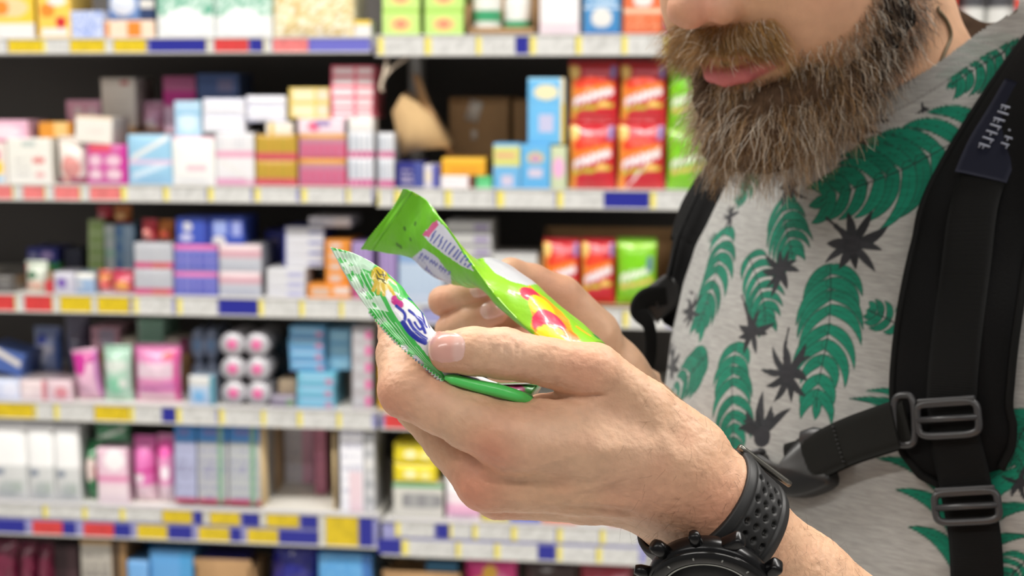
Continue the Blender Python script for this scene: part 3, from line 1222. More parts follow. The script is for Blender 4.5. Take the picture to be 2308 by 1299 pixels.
frond([(1872, 600), (1872, 662), (1867, 746), (1852, 831), (1840, 915)], 100, 9, seed=1)
frond([(1634, 515), (1619, 598), (1592, 687), (1573, 740)], 66, 9, seed=2)
frond([(1687, 577), (1708, 632), (1721, 687), (1726, 728)], 58, 8, seed=3)
frond([(1763, 445), (1772, 513), (1787, 578)], 72, 7, seed=4)
frond([(1594, 801), (1556, 844), (1509, 908)], 54, 7, seed=5)
frond([(1660, 775), (1650, 852), (1653, 958), (1650, 1035)], 70, 9, seed=6)
frond([(2222, 280), (2104, 346), (2027, 385), (1931, 423), (1850, 452)], 112, 10, seed=7)
frond([(2300, 98), (2250, 125), (2200, 154), (2147, 190)], 72, 7, seed=8)
frond([(2190, 1010), (2180, 1110), (2172, 1210), (2168, 1330)], 300, 6, sides=(1, 1), sweep=-0.35, seed=9, wid=4.4)
frond([(2330, 930), (2300, 985), (2276, 1045)], 60, 6, seed=10)
frond([(2030, 735), (1990, 715), (1960, 700)], 40, 4, seed=11)
frond([(1700, 385), (1680, 420), (1662, 455)], 36, 5, seed=12)
frond([(2320, 1260), (2290, 1285), (2270, 1310)], 50, 4, seed=13)
blossom(1920, 552, 84, 10, 0.3, [(1895, 520), (1862, 492)], 1)
blossom(1759, 607, 62, 9, 0.1, None, 2)
blossom(1696, 746, 62, 8, 3.4, [(1682, 700), (1672, 665)], 3)
blossom(1776, 842, 76, 10, 0.2, [(1768, 790), (1778, 742)], 4)
blossom(1556, 702, 52, 8, 0.0, [(1560, 660), (1566, 620)], 5)
blossom(1513, 820, 58, 9, 0.4, [(1515, 780), (1517, 750)], 6)
blossom(1718, 985, 92, 8, 0.5, None, 7, span=2.6)
blossom(1777, 420, 58, 8, 0.2, [(1800, 440), (1818, 446)], 8)
blossom(1900, 300, 80, 9, -0.4, [(1950, 275), (2000, 270)], 9, span=3.4)
blossom(1645, 488, 40, 6, 3.6, None, 10)
blossom(2082, 248, 20, 3, 4.0, None, 11)
blossom(2206, 268, 30, 4, 1.2, None, 12)
blossom(2300, 1088, 40, 5, 2.6, None, 13)
# the same print carries on where the photo does not look: his far side and back
_rb = np.random.default_rng(77)
# collar rib: a slightly darker ring of jersey round the neck hole
rib = (nh > -13) & (nd < 80)
shc[rib] = shc[rib] * 0.15 + G_SHIRT * 0.78
seam = (np.abs(nh + 13.5) < 0.7) & (nd < 84)
shc[seam] = shc[seam] * 0.7
# ------------------------------------------------------------------ things worn and held
def cloth_path(px_pts, n, lift=0.0):
    k = [at_cloth(*q) for q in px_pts]
    pts = spline(SH_W[k], n)
    nn = spline(SH_N[k], n)
    nn /= np.linalg.norm(nn, axis=1, keepdims=True)
    return pts + nn * lift, nn


def band(pts, nn, width, thick, curve=0.0, ribs=0.0, pitch=0.0013, nw=11):
    """a strap swept along pts: width and thickness in m (arrays allowed), lying on its underside"""
    n = len(pts)
    width = np.broadcast_to(np.asarray(width, float), (n,)); thick = np.broadcast_to(np.asarray(thick, float), (n,))
    t = np.gradient(pts, axis=0)
    t /= np.linalg.norm(t, axis=1, keepdims=True)
    sd = np.cross(nn, t)
    sd /= np.linalg.norm(sd, axis=1, keepdims=True)
    w = np.linspace(-1, 1, nw)
    prof = np.clip(1 - np.abs(w) ** 6, 0, 1) ** 0.5
    run = np.concatenate([[0], np.cumsum(np.linalg.norm(np.diff(pts, axis=0), axis=1))])
    rb = ribs * np.abs(np.sin(run / pitch * math.pi))
    top = pts[:, None] + sd[:, None] * (w[None, :, None] * width[:, None, None] / 2) + nn[:, None] * ((0.45 * thick[:, None] + 0.55 * thick[:, None] * prof[None] - curve * w[None] ** 2 + rb[:, None] * (np.abs(w) < 0.97))[..., None])
    bot = pts[:, None] + sd[:, None] * (w[None, :, None] * width[:, None, None] / 2) + nn[:, None] * ((0.45 * thick[:, None] - 0.45 * thick[:, None] * prof[None] - curve * w[None] ** 2)[..., None])
    ring = np.concatenate([top, bot[:, ::-1]], 1)
    m = 2 * nw
    V = ring.reshape(-1, 3)
    F = grid_faces(n, m, close_v=True)
    caps = [np.arange(m), (n - 1) * m + np.arange(m)[::-1]]
    q = []
    for c_ in caps:
        for i in range(nw - 1):
            q.append([c_[i], c_[i + 1], c_[m - 2 - i], c_[m - 1 - i]])
    return V, np.concatenate([F, np.array(q)[:, ::-1]])


M_PAD = mat('strap_padding', (8, 8, 9), rough=0.85, spec=0.15, bump=0.5, bscale=1800.0)
M_WEB = mat('woven_webbing', (14, 14, 14), rough=0.8, spec=0.15, bump=0.3, bscale=2500.0)
M_STERN = mat('sternum_webbing', (21, 21, 19), rough=0.8, spec=0.15, bump=0.3, bscale=2500.0)
M_PLAST = mat('black_acetal', (18, 18, 19), rough=0.38, spec=0.5)
M_PLASTG = mat('grey_acetal', (48, 48, 50), rough=0.38, spec=0.5)
M_NAVY = mat('navy_label', (12, 15, 32), rough=0.8, spec=0.2)
M_LETTER = mat('label_thread', (128, 132, 146), rough=0.8)

PACK = empty('backpack', TW(-200, 0, -300), 'black backpack with padded shoulder straps worn by the bearded person', 'backpack')
# body of the pack behind his back
V_, F_ = round_box((0.15, 0.29, 0.43), 0.06, n=5)
bodyV = T0 + (np.outer(V_[:, 0] - 0.225, TF) + np.outer(V_[:, 1], TL) + np.outer(V_[:, 2] - 0.09, ZUP))
obj('pack_body', mesh_np('pack_body', bodyV, F_), M_PAD, PACK)

near_px = [(2235, 430), (2195, 560), (2170, 700), (2153, 830), (2150, 930), (2168, 1010), (2190, 1075)]
k = [at_cloth(*q) for q in near_px]
over = [TW(-165, 95, 40), TW(-130, 98, 110), TW(-75, 102, 160), TW(-25, 104, 166), TW(25, 100, 140)]
over_n = np.array([-TF, -0.8 * TF + 0.6 * ZUP, 0.95 * ZUP - 0.3 * TF, ZUP, 0.6 * TF + 0.8 * ZUP])
pp = spline(np.concatenate([np.array(over), SH_W[k]]), 120)
nn = spline(np.concatenate([over_n, SH_N[k]]), 120)
for _ in range(14):
    nn[1:-1] = 0.25 * nn[:-2] + 0.5 * nn[1:-1] + 0.25 * nn[2:]
nn /= np.linalg.norm(nn, axis=1, keepdims=True)
tpar = np.linspace(0, 1, 120)
wid = np.interp(tpar, [0, 0.75, 0.88, 0.95, 1.0], [0.060, 0.060, 0.057, 0.046, 0.030])
V_, F_ = band(pp + nn * 0.001, nn, wid, np.interp(tpar, [0, 0.9, 1], [0.011, 0.010, 0.004]), curve=0.002, nw=21)
pad = obj('shoulder_strap', mesh_np('shoulder_strap', V_, F_), M_PAD, PACK)
pad['label'] = 'wide padded strap over the near shoulder'
# piping along the pad's edges
t_ = np.gradient(pp, axis=0); t_ /= np.linalg.norm(t_, axis=1, keepdims=True)
sd_ = np.cross(nn, t_); sd_ /= np.linalg.norm(sd_, axis=1, keepdims=True)
for s_ in (-1, 1):
    V_, F_ = tube_arrays(pp + nn * 0.005 + sd_ * (s_ * wid / 2)[:, None], 0.0022, 8)
    obj('edge_binding', mesh_np('edge_binding', V_, F_), M_WEB, pad)
# webbing on the pad, then down to the hem
wp, wn = cloth_path([(2290, 330), (2222, 450), (2190, 640), (2168, 830), (2163, 950), (2180, 1080), (2197, 1200), (2203, 1300), (2205, 1390)], 760)
for _ in range(40):
    wn[1:-1] = 0.25 * wn[:-2] + 0.5 * wn[1:-1] + 0.25 * wn[2:]
wn /= np.linalg.norm(wn, axis=1, keepdims=True)
_, wy, _ = proj(wp)
lift = np.interp(wy, [300, 980, 1080, 1300], [0.0122, 0.0118, 0.0085, 0.003])
V_, F_ = band(wp + wn * lift[:, None], wn, 0.0252, 0.0017, curve=0.0004, ribs=0.00028)
web = obj('adjuster_webbing', mesh_np('adjuster_webbing', V_, F_), M_WEB, PACK)
# sewn label on the pad, above the webbing
lp, ln_ = cloth_path([(2330, 225), (2292, 290), (2252, 360), (2222, 425)], 30)
ln_ = wn[0] + 0 * ln_
V_, F_ = band(lp + ln_ * 0.0140, ln_, 0.0275, 0.0011, curve=0.0003)
lab = obj('sewn_label', mesh_np('sewn_label', V_, F_), M_NAVY, pad)
mb = MB()
t_ = lp[-1] - lp[0]; t_ /= np.linalg.norm(t_)
s_ = np.cross(ln_[0], t_)
rgl = np.random.default_rng(3)
for row, x0, hgt in ((0, -0.0045, 0.0062), (1, 0.0048, 0.0045)):
    for i in range(7 if row == 0 else 6):
        a_ = lp[8] + (lp[22] - lp[8]) * (i / 7.0) + s_ * x0 + ln_[0] * 0.0157
        R_ = np.stack([t_, s_, ln_[0]], 1)
        mb.box(a_, (0.0011, hgt, 0.0004), rot=R_)
        if i % 3 != 1:
            mb.box(a_ + t_ * 0.0011 + s_ * hgt * 0.35 * (1 if i % 2 else -1), (0.0022, 0.0008, 0.0003), rot=R_)
        if i % 2 == 0:
            mb.box(a_ + t_ * 0.0011, (0.0020, 0.0008, 0.0003), rot=R_)
obj('lettering', mb.mesh('lettering', col=False), M_LETTER, pad)


def local_frame(px, py, lift_):
    k_ = at_cloth(px, py)
    n_ = SH_N[[at_cloth(px + dx, py + dy) for dx in (-40, 0, 40) for dy in (-40, 0, 40)]].mean(0)
    n_ /= np.linalg.norm(n_)
    return SH_W[k_] + n_ * lift_, n_


def slider(px, py, ang, w, hgt, lift_, name, lab_):
    """rectangular strap slider with a middle bar"""
    c_, n_ = local_frame(px, py, lift_)
    x_ = RT * math.cos(ang) + UP * math.sin(ang)
    x_ = x_ - n_ * (x_ @ n_); x_ /= np.linalg.norm(x_)
    y_ = np.cross(n_, x_)
    a = np.linspace(0, 2 * math.pi, 48, endpoint=False)
    ex = 5.0
    cx = np.sign(np.cos(a)) * np.abs(np.cos(a)) ** (2 / ex) * w / 2
    cy = np.sign(np.sin(a)) * np.abs(np.sin(a)) ** (2 / ex) * hgt / 2
    mb = MB()
    mb.tube(c_ + np.outer(cx, x_) + np.outer(cy, y_), 0.0019, 8, closed=True)
    mb.tube(np.array([c_ - x_ * w / 2, c_ + x_ * w / 2]) + n_ * 0.0006, 0.0017, 8)
    # flat top bar
    mb.box(c_ + y_ * hgt / 2, (w * 0.96, 0.0048, 0.0030), rot=np.stack([x_, y_, n_], 1), bevel=0.001)
    o = obj(name, mb.mesh(name, smooth=True, col=False), M_PLASTG, PACK)
    o['label'] = lab_
    return c_, n_, x_, y_


slider(2160, 945, math.radians(3), 0.0300, 0.0165, 0.0175, 'strap_slider', 'grey plastic slider where the chest strap joins')
slider(2188, 1140, math.radians(4), 0.0300, 0.0150, 0.0125, 'ladder_lock', 'grey plastic ladder lock at the foot of the strap')
# D-loop that carries the chest strap
c_, n_ = local_frame(2070, 950, 0.016)
a = np.linspace(0, 2 * math.pi, 40, endpoint=False)
x_ = RT - n_ * (RT @ n_); x_ /= np.linalg.norm(x_); y_ = np.cross(n_, x_)
lp_ = c_ + np.outer(np.sign(np.cos(a)) * np.abs(np.cos(a)) ** 0.55 * 0.0055, x_) + np.outer(np.sign(np.sin(a)) * np.abs(np.sin(a)) ** 0.55 * 0.0125, y_)
V_, F_ = tube_arrays(lp_, 0.0019, 8, closed=True)
obj('strap_loop', mesh_np('strap_loop', V_, F_), M_PLASTG, PACK)
# sternum strap and its side-release buckle
sp_, sn_ = cloth_path([(2078, 955), (2010, 978), (1940, 1005), (1868, 1035), (1800, 1055)], 220)
for _ in range(60):
    sn_[1:-1] = 0.25 * sn_[:-2] + 0.5 * sn_[1:-1] + 0.25 * sn_[2:]
sn_ /= np.linalg.norm(sn_, axis=1, keepdims=True)
V_, F_ = band(sp_ + sn_ * np.linspace(0.015, 0.009, 220)[:, None], sn_, np.interp(np.linspace(0, 1, 220), [0, 1], [0.0245, 0.0245]), 0.0022, ribs=0.00018, pitch=0.0011)
stn = obj('sternum_strap', mesh_np('sternum_strap', V_, F_), M_STERN, PACK)
V_, F_ = band(sp_[20:190] + sn_[20:190] * np.linspace(0.0185, 0.0120, 170)[:, None], sn_[20:190], 0.0245, 0.0020, ribs=0.00018, pitch=0.0011)
obj('folded_webbing', mesh_np('folded_webbing', V_, F_), M_STERN, stn)
mb = MB()
for i in range(9):
    a_ = sp_[118] + sn_[118] * 0.0170 + np.cross(sn_[118], sp_[119] - sp_[117]) / np.linalg.norm(sp_[119] - sp_[117]) * (i - 4) * 0.0024
    mb.box(a_, (0.0014, 0.0010, 0.0008))
obj('bar_tack', mb.mesh('bar_tack', col=False), M_PLAST, stn)


def plate(px_poly, base_px, lift_, thick, name, material, parent, lab_=None, chamfer=0.0016):
    """an extruded outline standing on the cloth's tangent plane at base_px"""
    c_, n_ = local_frame(base_px[0], base_px[1], lift_)
    pts = []
    for (x, y) in px_poly:
        r = FW + RT * ((x - W_PX / 2) / F_PX) + UP * ((H_PX / 2 - y) / F_PX)
        pts.append(CAM + r * (((c_ - CAM) @ n_) / (r @ n_)))
    pts = np.array(pts)
    if np.cross(pts[1] - pts[0], pts[2] - pts[1]) @ n_ < 0:
        pts = pts[::-1]
    m = len(pts)
    cen = pts.mean(0)
    inn = cen + (pts - cen) * (1 - chamfer / np.linalg.norm(pts - cen, axis=1, keepdims=True))
    V_ = np.concatenate([pts, pts + n_ * (thick - chamfer), inn + n_ * thick, [cen + n_ * thick * 1.04]])
    i = np.arange(m); j = (i + 1) % m
    F_ = [np.stack([i, j, j + m, i + m], -1), np.stack([i + m, j + m, j + 2 * m, i + 2 * m], -1)]
    F_.append(np.stack([i + 2 * m, j + 2 * m, np.full(m, 3 * m)], -1))
    o = obj(name, mesh_np(name, V_, F_, smooth=False), material, parent)
    if lab_:
        o['label'] = lab_
    return o


bk = plate([tuple(p) for p in spline(np.array([(1683, 1040), (1700, 1028), (1727, 1023), (1740, 1042), (1778, 1056), (1808, 1042), (1815, 1004), (1850, 990), (1872, 1030), (1892, 1082), (1872, 1107), (1813, 1124), (1766, 1112), (1720, 1090), (1690, 1062), (1683, 1040)]), 60)[:-1]],
           (1790, 1060), 0.004, 0.0105, 'chest_buckle', M_PLAST, PACK, 'black side-release buckle on the chest strap')
plate([(1812, 1000), (1816, 975), (1846, 965), (1874, 970), (1880, 985), (1852, 990), (1836, 998), (1826, 1012)], (1845, 985), 0.008, 0.0068, 'buckle_bar', M_PLASTG, bk)
plate([(1688, 1030), (1690, 1024), (1724, 1012), (1728, 1022), (1702, 1036)], (1705, 1025), 0.009, 0.006, 'release_tab', M_PLASTG, bk)
# far shoulder strap, seen nearly edge-on
fp, fn = cloth_path([(1665, 360), (1628, 425), (1592, 500), (1560, 575), (1538, 640), (1524, 690)], 90)
for _ in range(20):
    fn[1:-1] = 0.25 * fn[:-2] + 0.5 * fn[1:-1] + 0.25 * fn[2:]
fn /= np.linalg.norm(fn, axis=1, keepdims=True)
fs = np.cross(fn, np.gradient(fp, axis=0)); fs /= np.linalg.norm(fs, axis=1, keepdims=True)
if (fs @ RT).mean() > 0:
    fs = -fs
fwid = np.interp(np.linspace(0, 1, 90), [0, 0.5, 0.85, 1], [0.058, 0.054, 0.040, 0.020])
fcen = fp + fs * (fwid / 2)[:, None] * 0.9
V_, F_ = band(fcen - fn * 0.002, fn, fwid, 0.012, curve=0.004, nw=15)
pad2 = obj('shoulder_strap', mesh_np('shoulder_strap', V_, F_), M_PAD, PACK)
pad2['label'] = 'padded strap on the far shoulder, seen edge-on'
V_, F_ = band(fcen[5:] + fn[5:] * 0.009, fn[5:], 0.025, 0.002, ribs=0.0002, nw=9)
obj('adjuster_webbing', mesh_np('adjuster_webbing', V_, F_), M_WEB, pad2)
fd = proj(fcen[-1])[2]
mb = MB()
mb.box(P(1490, 672, fd), (0.026, 0.012, 0.022), bevel=0.003, rot=np.stack([RT * 0.8 + UP * 0.6, FW, UP * 0.8 - RT * 0.6], 1))
mb.tube(spline(np.array([P(1528, 640, fd), P(1500, 660, fd), P(1470, 685, fd - 0.004)]), 12), 0.006, 8)
obj('ladder_lock', mb.mesh('ladder_lock', smooth=True, col=False), M_PLAST, pad2)
tp = spline(np.array([P(1500, 665, fd - .006), P(1455, 672, fd - .01), P(1438, 700, fd - .012), P(1462, 735, fd - .012), P(1466, 790, fd - .01), P(1458, 850, fd - .008)]), 60)
V_, F_ = band(tp, np.tile(-FW * 0.92 + RT * 0.4, (60, 1)), np.interp(np.linspace(0, 1, 60), [0, 0.4, 0.6, 1], [0.013, 0.013, 0.009, 0.008]), 0.0016, nw=7)
obj('webbing_tail', mesh_np('webbing_tail', V_, F_), M_WEB, pad2)

# ------------------------------------------------------------------ necklace cord
M_CORD = mat('waxed_cord', (112, 98, 74), rough=0.7)
kk = []
_hw = HW(HD_V)
_hn = HD_N[:, :1] * HF + HD_N[:, 1:2] * HL + HD_N[:, 2:] * HU
_ids = np.where(((CAM - _hw) * _hn).sum(1) > 0)[0]
for q_ in ((2118, 22), (2136, 48), (2141, 80), (2132, 118), (2118, 150), (2098, 172)):
    kk.append(_ids[pick(_hw[_ids], [q_])[0]])
cp = spline(_hw[kk] + _hn[kk] * 0.0006, 40)
# the cord goes on round the nape and down under the shirt
ext0 = [HW((-70, 20, -95)), HW((-66, 45, -70))]
cp = np.concatenate([spline(np.array([HW(np.array((-62., 10, -58))), HW(np.array((-52., 38, -60))), cp[0]]), 12)[:-1], cp])
V_, F_ = tube_arrays(cp, 0.0011, 8)
neckl = obj('necklace', mesh_np('necklace', V_, F_), M_CORD)
tag(neckl, 'thin olive-brown cord necklace on the bearded person\'s neck', 'necklace')

# ------------------------------------------------------------------ wristwatch
M_RUB = mat('black_rubber', (30, 30, 31), rough=0.55, spec=0.4, bump=0.15, bscale=1500.0)
M_HOLE = mat('perforation_black', (6, 6, 6), rough=0.9)
M_CASE = mat('black_steel', (20, 20, 22), rough=0.25, metal=0.6, spec=0.6)
M_BEZ = mat('bezel_black', (12, 12, 13), rough=0.18, metal=0.3, spec=0.6)
M_DIAL = mat('dial_black', (12, 14, 13), rough=0.35)
M_STEELW = mat('index_grey', (150, 152, 148), rough=0.35, metal=0.5)
m_, t_, b_ = nt('watch_crystal')
b_.inputs['Transmission Weight'].default_value = 1.0
b_.inputs['Roughness'].default_value = 0.02
b_.inputs['IOR'].default_value = 1.2
M_CRYS = m_

W0c = h(1610, 1166, 28).astype(float)
wa = (h(1692, 1225, 34) - h(1610, 1166, 28)).astype(float); wa /= np.linalg.norm(wa)
wn_ = np.array([-0.34, -0.48, -0.81]); wn_ -= wa * (wn_ @ wa); wn_ /= np.linalg.norm(wn_)
wt_ = np.cross(wn_, wa)                                       # round the wrist, towards the thumb side
if wt_[1] < 0:
    wt_ = -wt_


def wrist_r(phi, s):
    """distance from the wrist's axis to its skin, phi from the dial's direction towards the thumb side"""
    D = (np.cos(phi)[..., None] * wn_ + np.sin(phi)[..., None] * wt_)
    O = W0c + s[..., None] * wa
    sh_ = phi.shape
    O = O.reshape(-1, 3).astype(np.float32); D = D.reshape(-1, 3).astype(np.float32)
    t = np.full(len(O), 8.0, np.float32)
    for _ in range(30):
        t = np.clip(t - sdf_lhand(O + D * t[:, None]) * 0.8, 2, 60)
    return t.reshape(sh_), O.reshape(sh_ + (3,)), D.reshape(sh_ + (3,))


phs = np.radians(np.linspace(0, 360, 361)[:-1])
ss = np.linspace(-11.5, 11.5, 47)
pc = np.radians(np.linspace(0, 360, 73)[:-1]); sc_ = np.linspace(-11.5, 11.5, 7)
PH, S_ = np.meshgrid(pc, sc_, indexing='ij')
rc, _, _ = wrist_r(PH, S_)
rc = np.maximum(rc, 0.5 * rc + 0.5 * rc.mean(1, keepdims=True))     # the strap is stiffer than skin
rr = np.stack([np.interp(ss, sc_, rc[i]) for i in range(len(pc))])
rr = np.stack([np.interp(phs, np.append(pc, 2 * math.pi), np.append(rr[:, j], rr[0, j])) for j in range(len(ss))], 1)
for _ in range(8):
    rr = 0.25 * np.roll(rr, 1, 0) + 0.5 * rr + 0.25 * np.roll(rr, -1, 0)
PH, S_ = np.meshgrid(phs, ss, indexing='ij')
an = np.abs(S_) / 11.5
prof = 2.6 - 1.0 * np.clip((an - 0.72) / 0.28, 0, 1) ** 1.5 - 0.7 * np.exp(-((an - 0.62) / 0.06) ** 2)
holes = []
dark = np.zeros_like(PH)
for i in range(7):
    for j in range(3):
        p0 = math.radians(34 + 8.6 * i); s0 = (j - 1) * 4.2 + (1.0 if i % 2 else -1.0)
        dd = np.sqrt(((PH - p0) * 24) ** 2 + (S_ - s0) ** 2)
        mk = np.clip((1.15 - dd) / 0.4, 0, 1)
        dark = np.maximum(dark, mk)
prof = prof - 1.6 * dark
Dw = np.cos(PH)[..., None] * wn_ + np.sin(PH)[..., None] * wt_
base = W0c + S_[..., None] * wa
lastw = np.abs(S_) < 11.6
outer = base + Dw * (rr + prof)[..., None]
inner = base + Dw * (rr - 0.6)[..., None]
n1, n2 = PH.shape
F_o = grid_faces(n1, n2, close_u=True)
F_i = F_o[:, ::-1] + n1 * n2
i = np.arange(n1); i2 = (i + 1) % n1
F_s1 = np.stack([i * n2, i * n2 + n1 * n2, i2 * n2 + n1 * n2, i2 * n2], -1)
F_s2 = np.stack([i * n2 + n2 - 1, i2 * n2 + n2 - 1, i2 * n2 + n2 - 1 + n1 * n2, i * n2 + n2 - 1 + n1 * n2], -1)
WATCH = empty('wristwatch', cw(W0c), 'black sports watch with perforated rubber strap on the near wrist', 'watch')
Vb = cw(np.concatenate([outer.reshape(-1, 3), inner.reshape(-1, 3)]))
cb = np.tile(lin(34, 34, 35), (len(Vb), 1))
cb[:n1 * n2][dark.ravel() > 0.35] = lin(5, 5, 5)
Fb = np.concatenate([F_o, F_i, F_s1, F_s2])
fnw = np.cross(Vb[F_o[100, 1]] - Vb[F_o[100, 0]], Vb[F_o[100, 3]] - Vb[F_o[100, 0]])
if fnw @ (Vb[F_o[100, 0]] - cw(W0c)) < 0:
    Fb = Fb[:, ::-1]
M_RUBC = mat_col('perforated_rubber', rough=0.5, spec=0.4)
obj('watch_strap', mesh_np('watch_strap', Vb, Fb, cb), M_RUBC, WATCH)
r_case = float(rr[0].mean())
cc_ = W0c + wn_ * (r_case + 1.5)                             # centre of the case back


def wl(x, y, z):
    """watch local: x along the forearm towards the elbow, y towards the thumb side, z out of the dial (mm)"""
    return cw(cc_ + np.asarray(x)[..., None] * wa + np.asarray(y)[..., None] * wt_ + np.asarray(z)[..., None] * wn_)


def lathe_w(profile, name, material, parent, seg=72):
    a = np.linspace(0, 2 * math.pi, seg, endpoint=False)
    r = np.array([p[0] for p in profile]); z = np.array([p[1] for p in profile])
    X = np.cos(a)[:, None] * r; Y = np.sin(a)[:, None] * r; Z = np.broadcast_to(z, X.shape)
    V_ = wl(X, Y, Z).reshape(-1, 3)
    F_ = grid_faces(seg, len(profile), close_u=True)
    if np.cross(wa, wt_) @ wn_ < 0:
        F_ = F_[:, ::-1]
    return obj(name, mesh_np(name, V_, F_), material, parent)


case = lathe_w([(0.1, 0), (19, 0), (21.5, 2), (22.6, 5), (22.6, 8.5), (21.6, 9.5), (20, 9.8), (0.1, 9.8)], 'watch_case', M_CASE, WATCH)
lathe_w([(17.2, 9.2), (17.4, 11.6), (18.0, 12.1), (20.4, 11.2), (21.6, 9.8), (21.6, 9.0), (17.2, 9.0)], 'bezel', M_BEZ, WATCH)
dial = lathe_w([(0.05, 9.9), (15.6, 9.9), (17.2, 11.2)], 'dial', M_DIAL, WATCH)
lathe_w([(16.6, 11.75), (16.9, 11.9), (17.3, 11.9)], 'dial_ring', M_STEELW, dial)
lathe_w([(0.05, 12.0), (12, 11.95), (17.0, 11.7), (17.0, 11.4), (0.05, 11.5)], 'crystal', M_CRYS, WATCH)


def wbox(c_, s_, ang, name, material, parent, bevel=0.0):
    V_, F_ = (round_box(s_, bevel) if bevel else box_arrays((0, 0, 0), s_))
    ca, sa = math.cos(ang), math.sin(ang)
    x = V_[:, 0] * ca - V_[:, 1] * sa + c_[0]; y = V_[:, 0] * sa + V_[:, 1] * ca + c_[1]
    if np.cross(wa, wt_) @ wn_ < 0:
        F_ = F_[:, ::-1]
    return obj(name, mesh_np(name, wl(x, y, V_[:, 2] + c_[2]), F_, smooth=bool(bevel)), material, parent)


for i in range(12):
    a = 2 * math.pi * i / 12
    wbox((math.cos(a) * 13.4, math.sin(a) * 13.4, 10.15), (3.0, 0.8, 0.3), a, 'hour_mark', M_STEELW, dial)
for i in range(60):
    a = 2 * math.pi * i / 60
    if i % 5 == 0:
        wbox((math.cos(a) * 19.4, math.sin(a) * 19.4, 11.55), (1.6, 0.5, 0.25), a, 'bezel_mark', M_STEELW, case)
wbox((4.8, 3.4, 10.5), (11.5, 1.5, 0.3), math.radians(35), 'minute_hand', M_STEELW, dial)
wbox((-3.0, 2.6, 10.4), (7.5, 1.7, 0.3), math.radians(140), 'hour_hand', M_STEELW, dial)
for sx, sy in ((-1, 1), (1, 1), (-1, -1), (1, -1)):
    wbox((sx * 9.6, sy * 21.5, 5.2), (5.0, 9.5, 6.0), sx * sy * 0.12, 'lug', M_CASE, WATCH, bevel=1.6)
for ang, rr_, ll in ((180, 2.9, 5.5), (146, 2.3, 5.0), (214, 2.3, 5.0)):
    a = math.radians(ang)
    p0 = np.array([math.cos(a) * 21.0, math.sin(a) * 21.0]); p1 = np.array([math.cos(a) * (22.6 + ll), math.sin(a) * (22.6 + ll)])
    pts = wl(np.array([p0[0], p1[0] * .93, p1[0]]), np.array([p0[1], p1[1] * .93, p1[1]]), np.array([6.4, 6.4, 6.4]))
    V_, F_ = tube_arrays(pts, np.array([rr_, rr_, rr_ * 0.75]) / 1000, 14)
    obj('crown' if ang == 180 else 'push_button', mesh_np('crown' if ang == 180 else 'push_button', V_, F_), M_CASE, WATCH)
# steel strap keeper on the far side, above the wrist
kp = []
for s0 in np.linspace(-13.5, 13.5, 12):
    j = int(np.argmin(np.abs(np.degrees(phs) - 112)))
    kp.append(cw(W0c + s0 * wa + (np.cos(phs[j]) * wn_ + np.sin(phs[j]) * wt_) * (rr[j].mean() + 4.0)))
V_, F_ = tube_arrays(np.array(kp), 0.0013, 8)
obj('strap_buckle', mesh_np('strap_buckle', V_, F_), mat('steel', (120, 118, 112), rough=0.3, metal=0.9), WATCH)
# ------------------------------------------------------------------ the two sweet bags
def film(name, rough=0.34, bump=0.25):
    m, t, b = nt(name)
    at = N(t, 'ShaderNodeAttribute', attribute_name='Col')
    t.links.new(at.outputs['Color'], b.inputs['Base Color'])
    b.inputs['Roughness'].default_value = rough
    b.inputs['Specular IOR Level'].default_value = 0.4
    b.inputs['Coat Weight'].default_value = 0.25
    b.inputs['Coat Roughness'].default_value = 0.06
    tc = N(t, 'ShaderNodeTexCoord')
    nz = N(t, 'ShaderNodeTexNoise', Scale=180.0, Detail=2.0)
    t.links.new(tc.outputs['Object'], nz.inputs['Vector'])
    bp = N(t, 'ShaderNodeBump', Strength=bump, Distance=0.0012)
    t.links.new(nz.outputs[0], bp.inputs['Height'])
    t.links.new(bp.outputs[0], b.inputs['Normal'])
    t.links.new(bp.outputs[0], b.inputs['Coat Normal'])
    return m


M_FILM = film('printed_film')


class Sheet:
    """one face of a bag: grid of room points with colours that can be drawn on"""
    def __init__(self, G, base):
        self.G = G
        self.nu, self.nv = G.shape[:2]
        self.V = G.reshape(-1, 3)
        self.mm = self.V * 1000
        self.c = np.tile(np.asarray(base, float), (len(self.V), 1))
        self.px, self.py, self.d = proj(self.V)

    def at(self, x, y):
        return int(np.argmin((self.px - x) ** 2 + (self.py - y) ** 2))

    def stroke(self, pts, w, colr, soft=0.25):
        k = [self.at(*p) for p in pts]
        pl = spline(self.mm[k], 8 * len(k)) if len(k) > 2 else self.mm[k]
        d, _ = polydist(self.mm, pl)
        self.c = mixc(self.c, colr, (w - d) / soft + 0.5)

    def disc(self, x, y, r, colr, soft=0.3):
        d = np.linalg.norm(self.mm - self.mm[self.at(x, y)], axis=1)
        self.c = mixc(self.c, colr, (r - d) / soft + 0.5)

    def poly(self, pts, colr):
        """fill a pixel outline drawn on the face"""
        pts = np.array(pts, float)
        x, y = self.px, self.py
        ins = np.zeros(len(x), bool)
        j = len(pts) - 1
        for i in range(len(pts)):
            xi, yi, xj, yj = *pts[i], *pts[j]
            cr = ((yi > y) != (yj > y)) & (x < (xj - xi) * (y - yi) / (yj - yi + 1e-12) + xi)
            ins ^= cr
            j = i
        self.c[ins] = colr


def two_edges(Ea, Eb, nu, nv, bow):
    A, B = spline(np.array([P(*e) for e in Ea]), nu), spline(np.array([P(*e) for e in Eb]), nu)
    v = np.linspace(0, 1, nv)
    G = A[:, None] * (1 - v)[None, :, None] + B[:, None] * v[None, :, None]
    tu = np.gradient(G, axis=0); tv = np.gradient(G, axis=1)
    n_ = np.cross(tu, tv); n_ /= np.maximum(np.linalg.norm(n_, axis=2, keepdims=True), 1e-12)
    return G, n_, v


